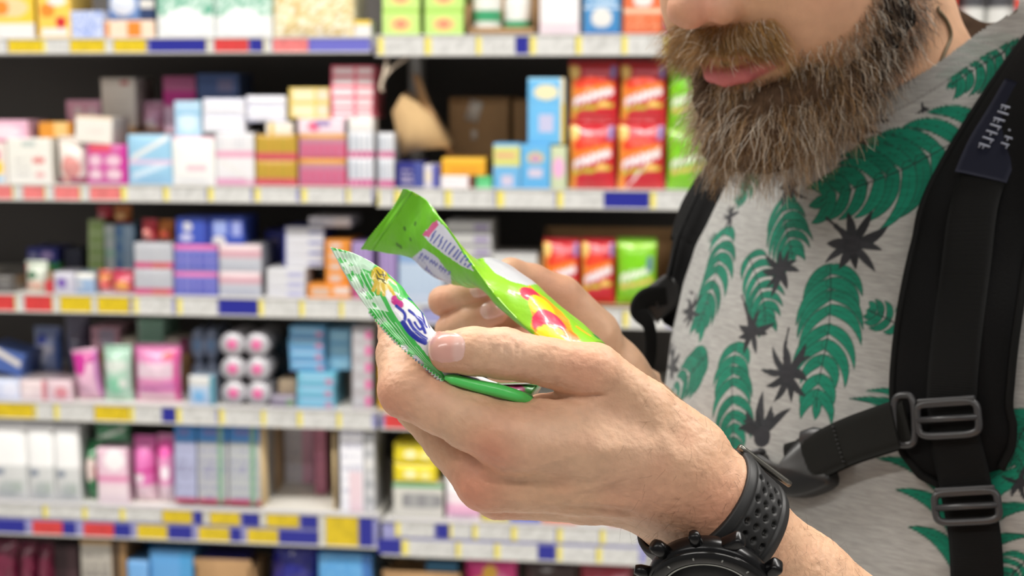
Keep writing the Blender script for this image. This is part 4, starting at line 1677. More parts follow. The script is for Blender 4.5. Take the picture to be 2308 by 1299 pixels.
LIME, LIME_D = lin(134, 194, 30), lin(104, 186, 18)
GREEN, GREEN_D = lin(70, 190, 84), lin(26, 130, 50)
WHITE_P, BLUE_P = lin(228, 228, 232), lin(30, 44, 158)
# ---- lime bag in the far hand: a pillow pack twisted along its length
Ra = [(930, 432, .668), (962, 452, .662), (988, 486, .652), (1020, 528, .642), (1062, 592, .630), (1112, 661, .620), (1155, 709, .615), (1200, 750, .612), (1290, 815, .610)]
Qa = [(840, 565, .700), (880, 572, .696), (928, 583, .690), (985, 628, .686), (1048, 632, .684), (1102, 588, .670), (1185, 632, .655), (1270, 700, .645), (1362, 782, .640)]
NU, NV = 150, 90
G, n_, v = two_edges(Ra, Qa, NU, NV, 0)
u = np.linspace(0, 1, NU)
th = 0.0062 * np.interp(u, [0, 0.14, 0.30, 0.55, 0.8, 1], [0.05, 0.25, 0.8, 1.0, 1.1, 1.0])[:, None] * (np.sin(math.pi * v)[None] ** 0.7)
wr = noise3(np.stack([G[..., 0] * 70, G[..., 1] * 70, G[..., 2] * 70], -1).reshape(-1, 3), 51).reshape(NU, NV) * 0.0011 * np.minimum(1, th / 0.002)
wr += noise3(np.stack([G[..., 0] * 200, G[..., 1] * 200, G[..., 2] * 90], -1).reshape(-1, 3), 52).reshape(NU, NV) * 0.0004
sgn = 1.0 if (n_[110, 45] @ (CAM - G[110, 45])) > 0 else -1.0
Sf = Sheet(G + sgn * n_ * (th + wr)[..., None], LIME)
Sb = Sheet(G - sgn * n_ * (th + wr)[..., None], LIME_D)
# front print
Sf.poly([(1078, 560), (1094, 592), (1116, 616), (1150, 634), (1188, 644), (1210, 640), (1180, 600), (1120, 570)], lin(184, 186, 190))
Sf.poly([(1192, 640), (1205, 655), (1230, 672), (1262, 700), (1282, 722), (1292, 752), (1275, 765), (1230, 765), (1208, 752), (1196, 735), (1200, 715), (1194, 690)], lin(240, 150, 20))
Sf.disc(1196, 662, 5.2, lin(214, 32, 70)); Sf.disc(1222, 690, 6.6, lin(246, 206, 10)); Sf.disc(1238, 730, 8.0, lin(220, 34, 76)); Sf.disc(1244, 766, 7.6, lin(248, 208, 10)); Sf.disc(1288, 762, 4.0, lin(236, 120, 20))
Sf.stroke([(1345, 760), (1352, 780), (1366, 800)], 2.4, GREEN_D)
Sf.stroke([(1300, 735), (1330, 758)], 0.8, lin(250, 160, 30))
# back print: two white panels of small blue type with the green fin seam between
Sb.poly([(952, 528), (985, 495), (1010, 520), (1062, 600), (1068, 612), (1040, 600), (1000, 572), (968, 548)], lin(206, 208, 222))
Sb.poly([(924, 585), (955, 560), (985, 580), (1015, 620), (1020, 650), (980, 628), (940, 600)], lin(196, 200, 222))
Sb.poly([(952, 530), (975, 503), (985, 496), (988, 506), (966, 535)], lin(206, 92, 140))
for i in range(11):
    s_ = i / 10
    x0, y0 = 972 + 84 * s_, 540 + 62 * s_
    Sb.stroke([(x0 + 10, y0 - 18 + 6 * s_), (x0 - 2, y0 + 2)], 0.55, lin(70, 84, 170))
for i in range(10):
    s_ = i / 9
    x0, y0 = 942 + 62 * s_, 588 + 40 * s_
    Sb.stroke([(x0 + 10, y0 - 16), (x0 - 4, y0 + 8)], 0.6, lin(84, 92, 176))
for (x_, y_) in ((912, 515), (936, 505), (925, 540), (895, 552), (903, 556)):
    Sb.disc(x_, y_, 1.2, lin(64, 120, 14))


def bag_mesh(name, sa, sb, flip):
    nu, nv = sa.nu, sa.nv
    n = nu * nv
    F1 = grid_faces(nu, nv)
    F2 = F1[:, ::-1] + n
    i = np.arange(nu - 1); j = np.arange(nv - 1)
    rim = [np.stack([i * nv, (i + 1) * nv, (i + 1) * nv + n, i * nv + n], -1)[:, ::-1],
           np.stack([i * nv + nv - 1, (i + 1) * nv + nv - 1, (i + 1) * nv + nv - 1 + n, i * nv + nv - 1 + n], -1),
           np.stack([j, j + 1, j + 1 + n, j + n], -1), np.stack([(nu - 1) * nv + j, (nu - 1) * nv + j + 1, (nu - 1) * nv + j + 1 + n, (nu - 1) * nv + j + n], -1)[:, ::-1]]
    F = np.concatenate([F1, F2] + rim)
    if flip:
        F = F[:, ::-1]
    return mesh_np(name, np.concatenate([sa.V, sb.V]), F, np.concatenate([sa.c, sb.c]))


LBAG = empty('sweet_bag', P(1240, 740, .64), 'twisted lime-green sweet bag with red and yellow circles in the far hand', 'sweet bag')
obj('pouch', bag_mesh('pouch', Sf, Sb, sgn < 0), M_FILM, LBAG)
# crimped end seal: a thin ridged strip beyond the pouch's mouth
e0, e1 = G[0, 0], G[0, -1]
out = (G[0, 45] - G[6, 45]); out /= np.linalg.norm(out)
NS = 60
w_ = np.linspace(0, 1, NS); k_ = np.linspace(0, 1, 7)
zig = 0.0007 * (np.arange(NS) % 2)
Gs = (e0[None] * (1 - w_)[:, None] + e1[None] * w_[:, None])[:, None] + out * ((k_ * 0.005)[None, :, None] + (zig[:, None] * (k_ > 0.9)[None, :])[..., None])
Gs = Gs + n_[0, 45] * ((0.0003 * np.sin(k_ * 30))[None, :, None] + (0.0025 * np.sin(w_ * 5.0))[:, None, None] * k_[None, :, None])
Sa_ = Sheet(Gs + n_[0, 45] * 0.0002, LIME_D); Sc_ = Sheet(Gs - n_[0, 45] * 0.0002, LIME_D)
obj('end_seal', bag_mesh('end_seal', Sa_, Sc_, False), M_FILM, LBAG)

# ---- green-and-white bag in the near hand
Aa = [(745, 557, .507), (800, 572, .510), (852, 600, .513), (900, 640, .517), (945, 700, .521), (985, 775, .525), (1040, 838, .529), (1120, 866, .532), (1222, 868, .535)]
Ba = [(1000, 858, .512), (1003, 860, .513), (1010, 861, .514), (1025, 863, .515), (1045, 867, .516), (1070, 873, .517), (1100, 881, .518), (1140, 891, .520), (1190, 901, .523)]
NU, NV = 130, 150
G, n_, v = two_edges(Aa, Ba, NU, NV, 0)
u = np.linspace(0, 1, NU)
dirc = (-RT * 0.75 - UP * 0.65 - FW * 0.25)
bow = 0.0042 * np.sin(math.pi * v)[None] * np.interp(u, [0, 0.5, 1], [1, 0.5, 0])[:, None]
G = G + dirc * bow[..., None]
s2 = 1.0 if (n_[40, 60] @ (CAM - G[40, 60])) > 0 else -1.0
th = 0.0034 * np.interp(u, [0, 0.10, 0.16, 0.4, 1], [0.03, 0.05, 0.3, 1, 0.8])[:, None] * (np.sin(math.pi * v)[None] ** 0.8)
q_ = np.stack([G[..., 0], G[..., 1], G[..., 2]], -1).reshape(-1, 3)
wr = noise3(q_ * 160, 61).reshape(NU, NV) * 0.00045 + noise3(q_ * 420, 62).reshape(NU, NV) * 0.00016
crimp = np.clip((0.13 - u) / 0.03, 0, 1)[:, None]
wr = wr + crimp * 0.00022 * np.sin(np.arange(NU)[:, None] * 2.2) + crimp * 0.00016 * np.sin(v[None] * 60 + u[:, None] * 20)
tooth = (u < 0.012)[:, None] * (0.0007 * (np.arange(NV) % 3 < 1.5) * (v > 0.42))[None]
G = G + dirc * tooth[..., None]
Tf = Sheet(G + s2 * n_ * (th + wr)[..., None], WHITE_P)
Tb = Sheet(G - s2 * n_ * (th + wr)[..., None] - s2 * n_ * 0.0003, lin(206, 204, 206))
# print on the face
UU_, VV_ = np.repeat(u, NV), np.tile(v, NU)
m = (UU_ < 0.20 + 0.16 * np.clip(VV_ - 0.45, 0, 0.4)) | (VV_ < 0.17)
Tf.c[m] = GREEN
m = (UU_ < 0.15 + 0.16 * np.clip(VV_ - 0.45, 0, 0.4)) & ((np.arange(NU * NV) // NV) % 4 == 0)
Tf.c[m] = lin(206, 236, 210)
m = (UU_ < 0.16) & (VV_ > 0.02) & (VV_ < 0.40) & (noise3(Tf.mm / 2.2, 71) > -0.05)
Tf.c[m] = lin(214, 238, 218)
Tf.poly([(800, 560), (850, 590), (835, 612), (800, 600), (765, 575)], lin(196, 232, 204))
Tf.disc(857, 622, 3.4, lin(206, 178, 20))
Tf.disc(862, 642, 2.6, lin(236, 224, 150))
for a_, b_ in (((850, 610), (858, 624)), ((862, 612), (866, 628)), ((852, 628), (868, 632)), ((858, 618), (870, 622)), ((848, 618), (852, 634)), ((862, 634), (870, 640))):
    Tf.stroke([a_, b_], 0.28, lin(70, 66, 20), 0.2)
for a_, b_ in (((848, 634), (842, 655)), ((856, 640), (853, 662)), ((864, 642), (866, 664)), ((872, 638), (880, 655)), ((876, 628), (890, 640)), ((880, 650), (890, 668))):
    Tf.stroke([a_, b_], 0.7, lin(214, 182, 60), 0.3)
Tf.disc(892, 678, 1.9, lin(190, 40, 132)); Tf.disc(899, 685, 1.7, lin(190, 40, 132)); Tf.disc(903, 668, 1.6, GREEN)
# big blue script on the white field
for st, w_ in (([(894, 690), (909, 704), (913, 716), (908, 730)], 0.9), ([(909, 728), (922, 748), (942, 764), (957, 772)], 1.35), ([(921, 722), (934, 742), (950, 758), (961, 764)], 0.95),
               ([(922, 700), (938, 712), (948, 730), (958, 750)], 0.9), ([(938, 712), (950, 720), (952, 736), (946, 742), (934, 728)], 0.7), ([(921, 673), (938, 690), (950, 704), (957, 730), (962, 738)], 0.8), ([(945, 698), (960, 716), (968, 738)], 0.6)):
    Tf.stroke(st, w_ * 0.72, BLUE_P, 0.25)
# right-hand end seen below the thumb
m = (UU_ > 0.86)
Tf.c[m] = lin(30, 120, 40)
Tf.disc(1160, 878, 4.0, lin(128, 20, 80)); Tf.stroke([(1110, 868), (1135, 876)], 1.0, lin(28, 34, 90)); Tf.stroke([(1040, 850), (1080, 858)], 1.0, lin(28, 34, 90))
# underside panel: small print
for i in range(9):
    s_ = i / 8
    Tb.stroke([(925 + 70 * s_, 800 + 58 * s_), (936 + 66 * s_, 815 + 52 * s_)], 0.3, lin(40, 44, 120))
NBAG = empty('sweet_bag', P(1080, 870, .53), 'white and green sweet bag with blue script under the near thumb', 'sweet bag')
obj('pouch', bag_mesh('pouch', Tf, Tb, s2 < 0), M_FILM, NBAG)
# rolled green side fold along the palm
rp = spline(np.array([P(1003, 851, .512), P(1030, 858, .5115), P(1075, 870, .512), (P(1120, 880, .513)), P(1165, 893, .515), P(1192, 901, .520)]), 40)
V_, F_ = tube_arrays(rp, 0.0025 * np.interp(np.linspace(0, 1, 40), [0, 0.12, 0.6, 1], [0.35, 0.75, 1.0, 0.85]), 16)
obj('side_fold', mesh_np('side_fold', V_, F_, np.tile(lin(84, 208, 100), (len(V_), 1))), M_FILM, NBAG)
# silver inner edge of the open flap
ep = spline(np.array([P(1098, 869, .522), P(1150, 868, .525), P(1218, 866, .528)]), 20)
V_, F_ = band(ep, np.tile(UP, (20, 1)), 0.0018, 0.0006, nw=5)
obj('foil_edge', mesh_np('foil_edge', V_, F_), mat('foil', (226, 228, 230), rough=0.18, metal=0.7), NBAG)
# ------------------------------------------------------------------ the shop: floor, ceiling, lamps, shelves
YF = 2.75                                                    # front of the price rails
M_FLOOR = mat('shop_tiles', (226, 222, 216), rough=0.3, noise=0.15, scale=3.0)
M_CEIL = mat('ceiling_board', (214, 212, 208), rough=0.9)
M_STEEL = mat('shelf_enamel', (196, 194, 190), rough=0.45)
M_DECK = mat('shelf_deck', (222, 220, 214), rough=0.4)
M_BACK = mat('back_panel', (92, 88, 86), rough=0.6)
M_KRAFT = mat('kraft_board', (168, 132, 92), rough=0.85, noise=0.12, scale=40.0)
M_RAIL = mat('rail_plastic', (150, 150, 196), rough=0.3)
M_CARD = mat_col('printed_carton', rough=0.45)
M_WRAP = mat_col('wrapped_pack', rough=0.28, coat=0.5, bump=0.3, bscale=90.0)
M_TAG = mat_col('price_card', rough=0.35)
M_LAMP = emit('lamp_tube', (1.0, 0.97, 0.92), 9.0)

fl = obj('floor', mesh_np('floor', *box_arrays((0, 1.6, -0.03), (9, 9, 0.06)), smooth=False), M_FLOOR); fl['kind'] = 'structure'
ce = obj('ceiling', mesh_np('ceiling', *box_arrays((0, 1.6, CEIL_Z + 0.05), (9, 9, 0.1)), smooth=False), M_CEIL); ce['kind'] = 'structure'
for i, (yy, pw) in enumerate(LAMP_ROWS):
    for j, xx in enumerate((-1.6, 1.6)):
        lamp = empty('ceiling_lamp', (xx, yy, CEIL_Z), f'white strip lamp on the {"left" if j == 0 else "right"} half of the {("camera side", "shelf side")[i]} ceiling', 'lamp', 'strip lamps over the aisle')
        obj('housing', MB().box((xx, yy, CEIL_Z - 0.03), (2.6, 0.26, 0.06), bevel=0.01).mesh('housing', col=False), M_STEEL, lamp)
        obj('diffuser', MB().box((xx, yy, CEIL_Z - 0.075), (2.5, 0.20, 0.03), bevel=0.008).mesh('diffuser', col=False), M_LAMP, lamp)
        ld = bpy.data.lights.new('strip_light', 'AREA')
        ld.shape = 'RECTANGLE'; ld.size = 2.5; ld.size_y = 0.2; ld.energy = pw / 2
        ld.color = (1.0, 0.965, 0.91)
        lo = bpy.data.objects.new('strip_light', ld)
        link(lo, lamp)
        lo.location = (0, 0, -0.1)

XB = on_y(848, 600, YF)[0]                                   # where the two bays meet
XL, XR = -2.0, 1.25
# (left bay pixel x, top y, bottom y), (right bay ...)
ROWS = {1: ((500, 84, 120), (1250, 78, 125)), 2: ((500, 419, 456), (1250, 427, 470)), 3: ((500, 670, 712), (1420, 697, 740)),
        4: ((500, 918, 958), (900, 930, 968)), 5: ((500, 1150, 1222), (1150, 1182, 1262)), 6: ((500, 1420, 1470), (1150, 1440, 1490))}
DECK = {}
ORD = {1: 'top', 2: 'second', 3: 'third', 4: 'fourth', 5: 'fifth', 6: 'lowest'}
SD = 0.46


def zz(px, py, y=YF):
    return on_y(px, py, y)[2]


SHELF = {}
for side, (xa, xb) in enumerate(((XL, XB - 0.004), (XB + 0.004, XR))):
    for r in ROWS:
        cx, t_, b_ = ROWS[r][side]
        zt, zb = zz(cx, t_), zz(cx, b_)
        DECK[(r, side)] = zt - 0.001
        sh = empty('shelf', ((xa + xb) / 2, YF, zt), f'{ORD[r]} white steel shelf of the {"left" if side == 0 else "right"} bay with its price rail', 'shelf', 'shelves of the sweets and tissue aisle')
        xm, w = (xa + xb) / 2, xb - xa
        obj('deck', MB().box((xm, YF + SD / 2 + 0.012, zt - 0.013), (w, SD, 0.024), bevel=0.003).mesh('deck', col=False), M_DECK, sh)
        rl = obj('price_rail', MB().box((xm, YF + 0.006, (zt + zb) / 2), (w, 0.012, zt - zb), bevel=0.003).mesh('price_rail', col=False), M_RAIL, sh)
        obj('rail_lip', MB().box((xm, YF - 0.002, zt - 0.001), (w, 0.008, 0.004), bevel=0.001).box((xm, YF - 0.002, zb + 0.001), (w, 0.008, 0.004), bevel=0.001).mesh('rail_lip', col=False), M_STEEL, rl)
        SHELF[(r, side)] = (sh, rl, zt, zb)
    bk_ = obj(f'wall_{"left" if side == 0 else "right"}', mesh_np('back', *box_arrays(((xa + xb) / 2, YF + SD + 0.04, 1.05), (xb - xa, 0.03, 2.1)), smooth=False), M_BACK)
    bk_['kind'] = 'structure'
for i, xx in enumerate((XL, XB, XR)):
    up = obj('trim_%d' % (i + 1), MB().box((xx, YF + SD - 0.01, 1.05), (0.03, 0.05, 2.1), bevel=0.004).mesh('upright', col=False), M_STEEL)
    up['kind'] = 'structure'

TC = {'w': (206, 206, 204), 'y': (214, 186, 30), 'r': (206, 62, 62), 'p': (224, 122, 122), 'b': (34, 38, 140), 'v': (104, 104, 190), 's': (228, 214, 90)}


def price_tag(r, side, x0, x1, typ, half=None):
    sh, rl, zt, zb = SHELF[(r, side)]
    if half == 0:
        zt, zb = zt, (zt + zb) / 2 + 0.001
    elif half == 1:
        zt, zb = (zt + zb) / 2 - 0.001, zb
    cy = ROWS[r][side][1]
    xa, xb = on_y(x0, cy + 20, YF)[0], on_y(x1, cy + 20, YF)[0]
    h_ = zt - zb - 0.006
    zm = (zt + zb) / 2
    nu, nv = 13, 6
    u, v = np.meshgrid(np.linspace(0, 1, nu), np.linspace(0, 1, nv), indexing='ij')
    c = np.tile(lin(*TC[typ]), (nu * nv, 1))
    if typ in 'wyrp':
        rg = np.random.default_rng(int(abs(x0) * 7 + r))
        if typ == 'w':
            c[(u.ravel() < 0.13)] = lin(*TC['s'])
        ink = (rg.uniform(0, 1, nu * nv) < 0.35) & (u.ravel() > 0.2) & (u.ravel() < 0.92) & (v.ravel() > 0.15) & (v.ravel() < 0.85)
        c[ink] = c[ink] * 0.8
    V = np.stack([xa + (xb - xa) * u, np.full(u.shape, YF - 0.0035), zm + (v - 0.5) * h_], -1).reshape(-1, 3)
    n = nu * nv
    F = grid_faces(nu, nv)
    Vb, Fb = box_arrays(((xa + xb) / 2, YF - 0.0017, zm), (xb - xa, 0.0034, h_))
    V2 = np.concatenate([V, Vb]); C2 = np.concatenate([c, np.tile(lin(*TC[typ]), (8, 1))])
    obj('price_tag', mesh_np('price_tag', V2, np.concatenate([F, Fb + n]), C2, smooth=False), M_TAG, rl)


for r, side, half, lst in [
    (1, 0, None, [(-60, 15, 'w'), (20, 95, 'y'), (97, 158, 'w'), (160, 235, 'y'), (237, 256, 'w'), (258, 330, 'y'), (338, 465, 'b'), (467, 483, 'w'), (485, 560, 'r'), (565, 593, 'b'), (595, 614, 'w'), (617, 695, 'p'), (697, 832, 'v')]),
    (1, 1, None, [(852, 956, 'w'), (958, 1072, 'w'), (1074, 1161, 'w'), (1163, 1190, 'b'), (1195, 1295, 'w'), (1298, 1400, 'w'), (1402, 1494, 'w'), (1497, 1600, 'w'), (2120, 2200, 'w'), (2210, 2300, 'w')]),
    (2, 0, None, [(-60, 28, 'p'), (30, 53, 'w'), (55, 100, 'p'), (102, 123, 'w'), (125, 180, 'p'), (182, 203, 'w'), (205, 272, 'p'), (275, 366, 'w'), (370, 464, 'w'), (470, 566, 'w'), (575, 668, 'w'), (680, 776, 'w'), (782, 838, 'w')]),
    (2, 1, None, [(852, 886, 'w'), (890, 1000, 'w'), (1004, 1114, 'w'), (1120, 1250, 'w'), (1256, 1360, 'w'), (1362, 1462, 'b'), (1466, 1560, 'w'), (1564, 1660, 'w')]),
    (3, 0, None, [(-60, 33, 'r'), (36, 56, 'w'), (58, 118, 'r'), (120, 136, 'w'), (138, 206, 'y'), (208, 220, 'w'), (222, 292, 'y'), (302, 389, 'w'), (400, 490, 'w'), (495, 581, 'b'), (584, 673, 'w'), (676, 763, 'w'), (766, 838, 'w')]),
    (3, 1, None, [(852, 950, 'w'), (1000, 1090, 'w'), (1094, 1200, 'w'), (1204, 1300, 'w'), (1304, 1400, 'w'), (1404, 1500, 'w')]),
    (4, 0, None, [(-60, 76, 'y'), (80, 121, 'w'), (124, 212, 'w'), (215, 292, 'y'), (295, 364, 'w'), (368, 396, 'b'), (399, 487, 'w'), (495, 588, 'w'), (590, 668, 'w'), (671, 757, 'w'), (760, 838, 'w')]),
    (4, 1, None, [(868, 930, 'r'), (940, 1030, 'w')]),
    (5, 0, 0, [(-60, 95, 'w'), (99, 186, 'w'), (188, 270, 'w'), (272, 365, 'w'), (368, 433, 'y'), (438, 456, 'b'), (460, 472, 'w'), (475, 541, 'y'), (547, 584, 'b'), (588, 600, 'w'), (602, 674, 'y'), (679, 716, 'b')]),
    (5, 0, 1, [(-60, 56, 'b'), (74, 141, 'r'), (142, 170, 'b'), (189, 256, 'r'), (258, 294, 'b'), (310, 376, 'y'), (380, 432, 'b'), (448, 516, 'y'), (520, 543, 'b'), (558, 626, 'y'), (629, 716, 'b')]),
    (5, 0, None, [(720, 733, 'w'), (735, 807, 'y'), (811, 840, 'b')]),
    (5, 1, 0, [(892, 978, 'w'), (984, 1011, 'b'), (1014, 1062, 'w'), (1066, 1150, 'w'), (1153, 1250, 'w'), (1256, 1350, 'w'), (1353, 1440, 'w')]),
    (5, 1, 1, [(852, 902, 'b'), (906, 1024, 'w'), (1028, 1112, 'w'), (1115, 1211, 'w'), (1214, 1251, 'b'), (1256, 1342, 'w'), (1345, 1440, 'w')]),
]:
    for (a_, b_, t_) in lst:
        price_tag(r, side, a_, b_, t_, half)

# ------------------------------------------------------------------ goods
def paint(u, v, base, shapes, seed):
    rg = np.random.default_rng(seed)
    c = np.tile(lin(*base), (len(u), 1))
    for s in shapes:
        k, col = s[0], lin(*s[-1])
        if k == 'band':
            m = (v >= s[1]) & (v < s[2])
        elif k == 'vband':
            m = (u >= s[1]) & (u < s[2])
        elif k == 'rect':
            m = (u >= s[1]) & (u < s[2]) & (v >= s[3]) & (v < s[4])
        elif k == 'ell':
            m = ((u - s[1]) / s[3]) ** 2 + ((v - s[2]) / s[4]) ** 2 < 1
        elif k == 'slant':                     # slanted strip: v centre, slope, half height
            cv = s[1] + s[2] * (u - 0.5)
            m = (np.abs(v - cv) < s[3]) & (u > 0.1) & (u < 0.92)
        elif k == 'word':                      # a run of letter-like lumps along a slanted line
            cv = s[1] + s[2] * (u - 0.5) + 0.012 * np.sin(u * 40)
            m = (np.abs(v - cv) < s[3] * (0.72 + 0.28 * np.sin(u * 55))) & (u > 0.1) & (u < 0.92)
        elif k == 'cols':                      # upright stripes: count, v range
            m = ((u * s[1]) % 1.0 < 0.5) & (v >= s[2]) & (v < s[3])
        elif k == 'lines':                     # small type
            m = ((v * s[1]) % 1.0 < 0.45) & (u > s[2]) & (u < s[3]) & (v > s[4]) & (v < s[5]) & (rg.uniform(0, 1, len(u)) < 0.7)
        elif k == 'spots':
            m = rg.uniform(0, 1, len(u)) < s[1]
        c[m] = col
    return c


def carton_mesh(w, h_, d, base, shapes, side=None, top=None, bulge=0.0, seed=0, n=26, grooves=0, crown=0.0):
    """printed box or wrapped pack: front at y=0 facing -y, base at z=0, centred on x"""
    b = min(0.004, w * 0.06, h_ * 0.1)
    t = np.concatenate([[0, 0.0], np.linspace(0, 1, n)[1:-1], [1, 1.0]])
    e = np.concatenate([[0], np.linspace(0.001, 0.999, n), [1]])
    m = len(e)
    U, Vv = np.meshgrid(e, e, indexing='ij')
    edge = np.minimum(np.minimum(U, 1 - U) * w, np.minimum(Vv, 1 - Vv) * h_)
    y = np.where(edge <= 1e-9, b, 0.0)
    inx = b * 0.55
    X = -w / 2 + inx * (1 - (edge <= 1e-9)) * 0 + U * w
    Z = Vv * h_
    pil = (1 - np.abs(2 * U - 1) ** 4) * (1 - np.abs(2 * Vv - 1) ** 4)
    y = y - bulge * pil
    if grooves:
        y = y + bulge * 0.7 * np.abs(np.cos(U * grooves * math.pi)) ** 8 * pil
    cf = paint(U.ravel(), Vv.ravel(), base, shapes, seed)
    front = np.stack([X, y, Z], -1).reshape(-1, 3)
    idx = np.arange(m * m).reshape(m, m)
    F = [grid_faces(m, m)]
    rim = np.concatenate([idx[:, 0], idx[-1, 1:], idx[-2::-1, -1], idx[0, -2:0:-1]])
    nr = len(rim)
    back = front[rim].copy(); back[:, 1] = d
    o = m * m
    i = np.arange(nr); j = (i + 1) % nr
    F.append(np.stack([rim[i], o + i, o + j, rim[j]], -1))
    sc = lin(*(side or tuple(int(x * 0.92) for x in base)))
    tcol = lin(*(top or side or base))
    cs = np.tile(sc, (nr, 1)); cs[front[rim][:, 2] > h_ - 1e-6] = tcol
    # a second ring so that the side colour does not bleed into the print
    ring2 = front[rim].copy(); ring2[:, 1] = b + 0.0004
    V = np.concatenate([front, back, ring2, [[0, d, h_ / 2]]])
    C = np.concatenate([cf, cs, cs, [sc]])
    F[1] = np.concatenate([np.stack([rim[i], o + nr + i, o + nr + j, rim[j]], -1), np.stack([o + nr + i, o + i, o + j, o + nr + j], -1)])
    cen = o + 2 * nr
    return V, [F[0], F[1][:, ::-1][:, ::-1], np.stack([o + i, np.full(nr, cen), o + j], -1)], C


def pouch_mesh(w, h_, d, base, shapes, seed=0, n=30, side=None):
    e = np.linspace(0, 1, n)
    U, Vv = np.meshgrid(e, e, indexing='ij')
    pil = (np.sin(math.pi * U) ** 0.6) * (np.sin(math.pi * np.clip(Vv * 0.98 + 0.01, 0, 1)) ** 0.5)
    X = (U - 0.5) * w * (1 - 0.05 * np.sin(math.pi * Vv))
    q = np.stack([U * 5 + seed, Vv * 6, U * 0 + seed * 3.1], -1).reshape(-1, 3)
    wob = noise3(q, seed).reshape(n, n) * 0.10
    yf = d / 2 - d / 2 * pil * (1 + wob); yb = d / 2 + d / 2 * pil
    c = paint(U.ravel(), Vv.ravel(), base, shapes, seed)
    front = np.stack([X, yf, Vv * h_], -1).reshape(-1, 3)
    back = np.stack([X, yb + 0.0008, Vv * h_], -1).reshape(-1, 3)
    F = grid_faces(n, n)
    nn_ = n * n
    idx = np.arange(nn_).reshape(n, n)
    rim = np.concatenate([idx[:, 0], idx[-1, 1:], idx[-2::-1, -1], idx[0, -2:0:-1]])
    j = np.roll(rim, -1)
    return np.concatenate([front, back]), [F, F[:, ::-1] + nn_, np.stack([rim, rim + nn_, j + nn_, j], -1)], np.concatenate([c, np.tile(lin(*(side or base)), (nn_, 1))])


TOPZ = {}
_seed = [100]


def rotm(yaw=0.0, roll=0.0, pitch=0.0):
    return np.array(Matrix.Rotation(yaw, 3, 'Z') @ Matrix.Rotation(roll, 3, 'Y') @ Matrix.Rotation(pitch, 3, 'X'))


def good(row, x0, x1, yt, label, cat, base, shapes=(), kind='box', yb=None, set_=0.02, depth=0.11, on=None, key=None, yaw=0.0, roll=0.0, pitch=0.0, side=None, top=None, group=None, name=None, bulge=0.004, grooves=0, parts=()):
    """one article on a shelf: x range and top in photo pixels at its own distance; returns the object"""
    _seed[0] += 1
    seed = _seed[0]
    sd_ = 0 if (x0 + x1) / 2 < 848 else 1
    y = YF + set_
    ym = (yt + (yb if yb else yt + 60)) / 2
    xa, xb = on_y(x0, ym, y)[0], on_y(x1, ym, y)[0]
    zb = TOPZ[on] if on else (zz((x0 + x1) / 2, yb, y) if yb else DECK[(row, sd_)])
    zt = zz((x0 + x1) / 2, yt, y)
    w, h_ = xb - xa, max(zt - zb, 0.012)
    if kind == 'pouch':
        V, F, C = pouch_mesh(w, h_, depth, base, shapes, seed, side=side)
        mt = M_WRAP
    elif kind == 'pack':
        V, F, C = carton_mesh(w, h_, depth, base, shapes, side, top, bulge, seed, grooves=grooves)
        mt = M_WRAP
    else:
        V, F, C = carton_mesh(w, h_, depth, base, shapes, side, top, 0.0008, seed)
        mt = M_CARD
    R = rotm(yaw, roll, pitch)
    piv = np.array([0, depth / 2, 0])
    V = (V - piv) @ R.T + piv
    if roll or pitch:
        V[:, 2] -= V[:, 2].min()
    if yaw or pitch:
        V[:, 1] -= min(V[:, 1].min(), 0)
    org = np.array([(xa + xb) / 2, y, zb])
    nm = name or {'pouch': 'pouch', 'pack': 'wrapped_pack'}.get(kind, 'carton')
    root = None
    if kind == 'pouch':
        root = empty(nm, org, label, cat, group)
        obj('film_body', mesh_np('film_body', V + org, F, C), mt, root)
        for zz_, nm2 in ((h_, 'top_seal'), (0.0, 'bottom_seal')):
            mb = MB().box((0, depth / 2, zz_ + (0.004 if zz_ else 0.003)), (w * 0.98, 0.0016, 0.010 if zz_ else 0.006), col=lin(*base) * 0.9)
            Vs = (np.concatenate(mb.V) - piv) @ R.T + piv
            mb.V = [Vs + org]
            obj(nm2, mb.mesh(nm2), M_WRAP, root)
        o = root
    else:
        o = obj(nm, mesh_np(nm, V + org, F, C, smooth=(kind == 'pack')), mt, None, origin=org)
        tag(o, label, cat, group)
    if key:
        TOPZ[key] = zb + (V[:, 2].max())
    return o


def stack(row, x0, x1, ytops, labels, cat, base, shapes=(), kind='box', group=None, yb=None, set_=0.02, depth=0.11, on=None, jit=0.0, **kw):
    """articles piled one on the other, bottom first"""
    rg = np.random.default_rng(abs(int(x0)) + row * 1000)
    prev = on
    for i, (yt, lb) in enumerate(zip(ytops, labels)):
        k_ = ('stk', row, x0, x1, i)
        bs = base[i] if isinstance(base, list) else base
        good(row, x0 + rg.uniform(-1, 1) * jit, x1 + rg.uniform(-1, 1) * jit, yt, lb, cat, bs, shapes[i] if isinstance(shapes, list) and shapes and isinstance(shapes[0], (list, tuple)) and shapes[0] and isinstance(shapes[0][0], (list, tuple)) else shapes, kind, yb=yb if i == 0 else None, set_=set_, depth=depth, on=prev, key=k_, group=group, **kw)
        prev = k_


def riser(row, x0, x1, yt, set_, depth, label, key):
    """plain carton standing behind the front row that carries the goods seen above it"""
    sd_ = 0 if (x0 + x1) / 2 < 848 else 1
    y = YF + set_
    xa, xb = on_y(x0, yt, y)[0], on_y(x1, yt, y)[0]
    zb, zt = DECK[(row, sd_)], zz((x0 + x1) / 2, yt, y)
    root = empty('cardboard_carton', ((xa + xb) / 2, y, zb), label, 'carton')
    mb = MB().box(((xa + xb) / 2, y + depth / 2, (zb + zt) / 2), (xb - xa, depth, zt - zb), bevel=0.002)
    obj('carton_body', mb.mesh('carton_body', col=False), M_KRAFT, root)
    TOPZ[key] = zt


